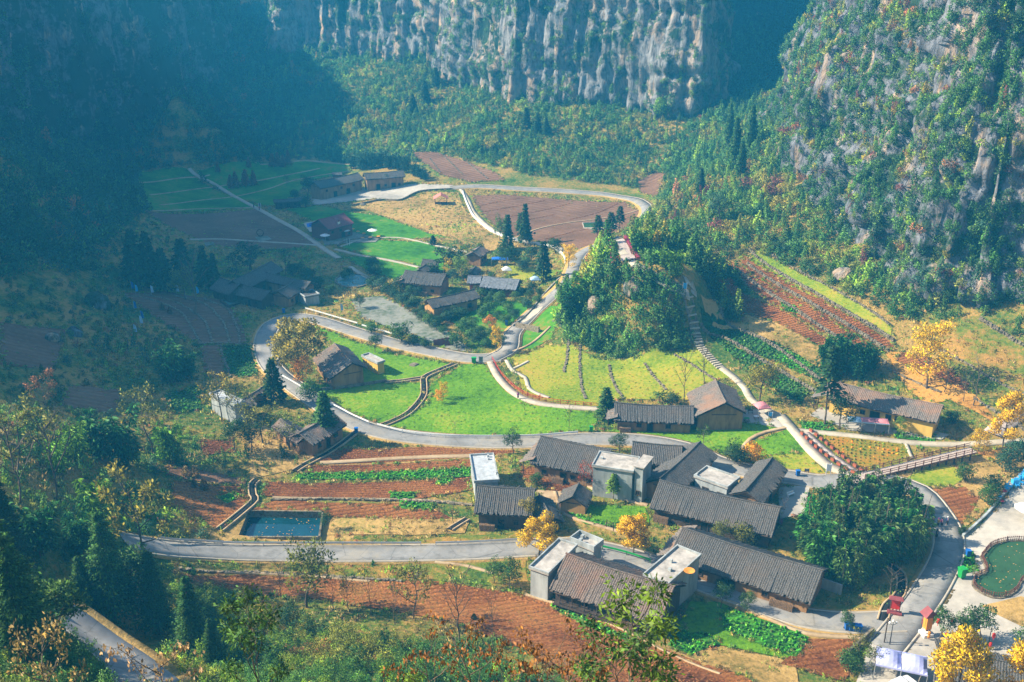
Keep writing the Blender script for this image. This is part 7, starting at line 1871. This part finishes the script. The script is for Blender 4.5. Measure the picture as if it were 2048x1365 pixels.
# boulders
def boulder(px, py, r, label, mat='cliff', flat=.6, zo=0):
    p = at(px, py, zo); bm = bmesh.new(); bmesh.ops.create_icosphere(bm, subdivisions=3, radius=r)
    for v in bm.verts:
        k = 1 + .35 * float(fbm(v.co.x / r + px, v.co.y / r, v.co.z / r, 3)); v.co = Vector((v.co.x * k, v.co.y * k * .9, v.co.z * k * flat))
    me = bpy.data.meshes.new('boulder'); bm.to_mesh(me); bm.free(); me.materials.append(M[mat]); o = link(bpy.data.objects.new('boulder', me)); o.location = tuple(p); tag(o, label, 'boulder')
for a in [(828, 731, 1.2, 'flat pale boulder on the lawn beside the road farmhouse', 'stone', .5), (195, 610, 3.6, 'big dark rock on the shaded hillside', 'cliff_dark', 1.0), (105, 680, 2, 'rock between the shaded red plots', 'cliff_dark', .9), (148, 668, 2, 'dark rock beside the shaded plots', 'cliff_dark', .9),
          (726, 411, 1.3, 'grey rock at the edge of the far plaza', 'stone', .7), (1685, 555, 3.0, 'grey outcrop at the cliff foot', 'cliff', .9), (1078, 662, .8, 'white rock in the little lane garden', 'stone', .6), (1268, 578, 2.6, 'dark rock near the knoll top clearing', 'cliff', 1.1)]:
    boulder(*a)
# rock faces of the knoll
KR = []
for (px, py, w, h, lab) in [(1190, 612, 2.0, 4.6, 'grey rock face on the lane side of the knoll'), (1192, 565, 1.6, 3.8, 'dark rock cleft under the lookout terrace')]:
    boulder(px, py, w, lab, 'cliff', h / w / 1.7)
e = empty('garden_arch', tuple(at(521, 474)), 0, label='round dark wooden ring sculpture on a slab in the shaded field', cat='sculpture')
MB().tube([(1.2 * math.cos(t), 0, 1.3 + 1.2 * math.sin(t)) for t in np.linspace(0, 6.283, 17)], .14, 6, False).build('ring', M['wood'], e); MB().box((0, 0, .1), (1.4, .8, .2)).build('base', M['wood'], e)
# firewood stacked under the eaves
def woodpile(house_label, t, w, label):
    root, d = HOUSES[house_label]; mb = MB(); rng = random.Random(len(label))
    for r in range(6):
        for k in range(int(w / .24)):
            mb.tube([(-w / 2 + k * .24 + rng.uniform(-.03, .03), -.45, .13 + r * .21), (-w / 2 + k * .24, .35, .13 + r * .21)], .11 * rng.uniform(.8, 1.1), 5)
    e = empty('firewood_stack', (0, 0, 0), label=label, cat='firewood'); o = mb.build('logs', M['logs'], e); o['kind'] = 'stuff'
    p = Vector((-d['wx'] + t * 2 * d['wx'], d['wy0'] - .7, 0)); p = root.location + Matrix.Rotation(root.rotation_euler.z, 3, 'Z') @ p
    e.location = (p.x, p.y, ztop(p.x, p.y)); e.rotation_euler = root.rotation_euler
M['logs'] = plain('cut_firewood', (.26, .16, .09), .9, .5, 4)
for a in [("very long low farmhouse with grey tiled roof beside the lower road bend", .12, 3.0, 'firewood stack at the near end of the long low farmhouse'),
          ("very long low farmhouse with grey tiled roof beside the lower road bend", .84, 4.0, 'firewood stack at the gable end of the long low farmhouse'),
          ("broad barn roof of dark grey tiles next to the bamboo grove", .08, 3.0, 'firewood stack under the corner of the broad barn roof'),
          ("square farmhouse with ribbed grey roof below the pale flat roof", .2, 3.0, 'firewood stack before the square farmhouse'),
          ("long grey tiled farmhouse with orange patched tiles between two concrete wings", .72, 4.0, 'firewood stack under the eaves of the front farmhouse'),
          ("large farmhouse of dark grey tiles beside the round citrus tree at the road", .4, 2.6, 'firewood stack along the large farmhouse wall'),
          ("earth farmhouse with dark roof beside the shaded garden and pale yard", .5, 5.0, 'heaped firewood before the earth farmhouse by the shaded garden'),
          ("long tiled house at the foot of the terraced lawn", .12, 2.5, 'firewood stack at the end of the long tiled house')]: woodpile(*a)

# leaves afloat on the water
def floating(name, P, z, n, col):
    rng = np.random.default_rng(len(name)); lo, hi = P[:, :2].min(0), P[:, :2].max(0); G = rng.uniform(lo, hi, (n * 3, 2)); G = G[inside(G, P[:, :2])][:n]; mb = MB()
    for g_ in G:
        r = rng.uniform(.06, .16); a = rng.random() * 3; mb.add([(g_[0] + r * math.cos(a + q), g_[1] + r * math.sin(a + q), z) for q in (0, 1.6, 3.1, 4.7)], [(0, 1, 2, 3)])
    o = mb.build(name, M[col]); o['kind'] = 'stuff'
floating('floating_leaves', TANK, -.72, 60, 'leaf_litter'); floating('floating_pond_leaves', PG, float(hz(PG[:, 0], PG[:, 1]).max()) + .34, 90, 'leaf_litter')
# ------------------------------------------------------------------ haze in the valley air
hm = bpy.data.materials.new('haze'); hm.use_nodes = True
hn = hm.node_tree.nodes; hn.clear()
ho = hn.new('ShaderNodeOutputMaterial'); hv = hn.new('ShaderNodeVolumePrincipled')
hv.inputs['Color'].default_value = (.05, .54, 1.0, 1)
hv.inputs['Density'].default_value = .00050
hv.inputs['Anisotropy'].default_value = .0
hm.node_tree.links.new(hv.outputs[0], ho.inputs['Volume'])
hb = MB().box((0, 560, 108), (1500, 1400, 236)).build('haze', hm); hb['kind'] = 'stuff'
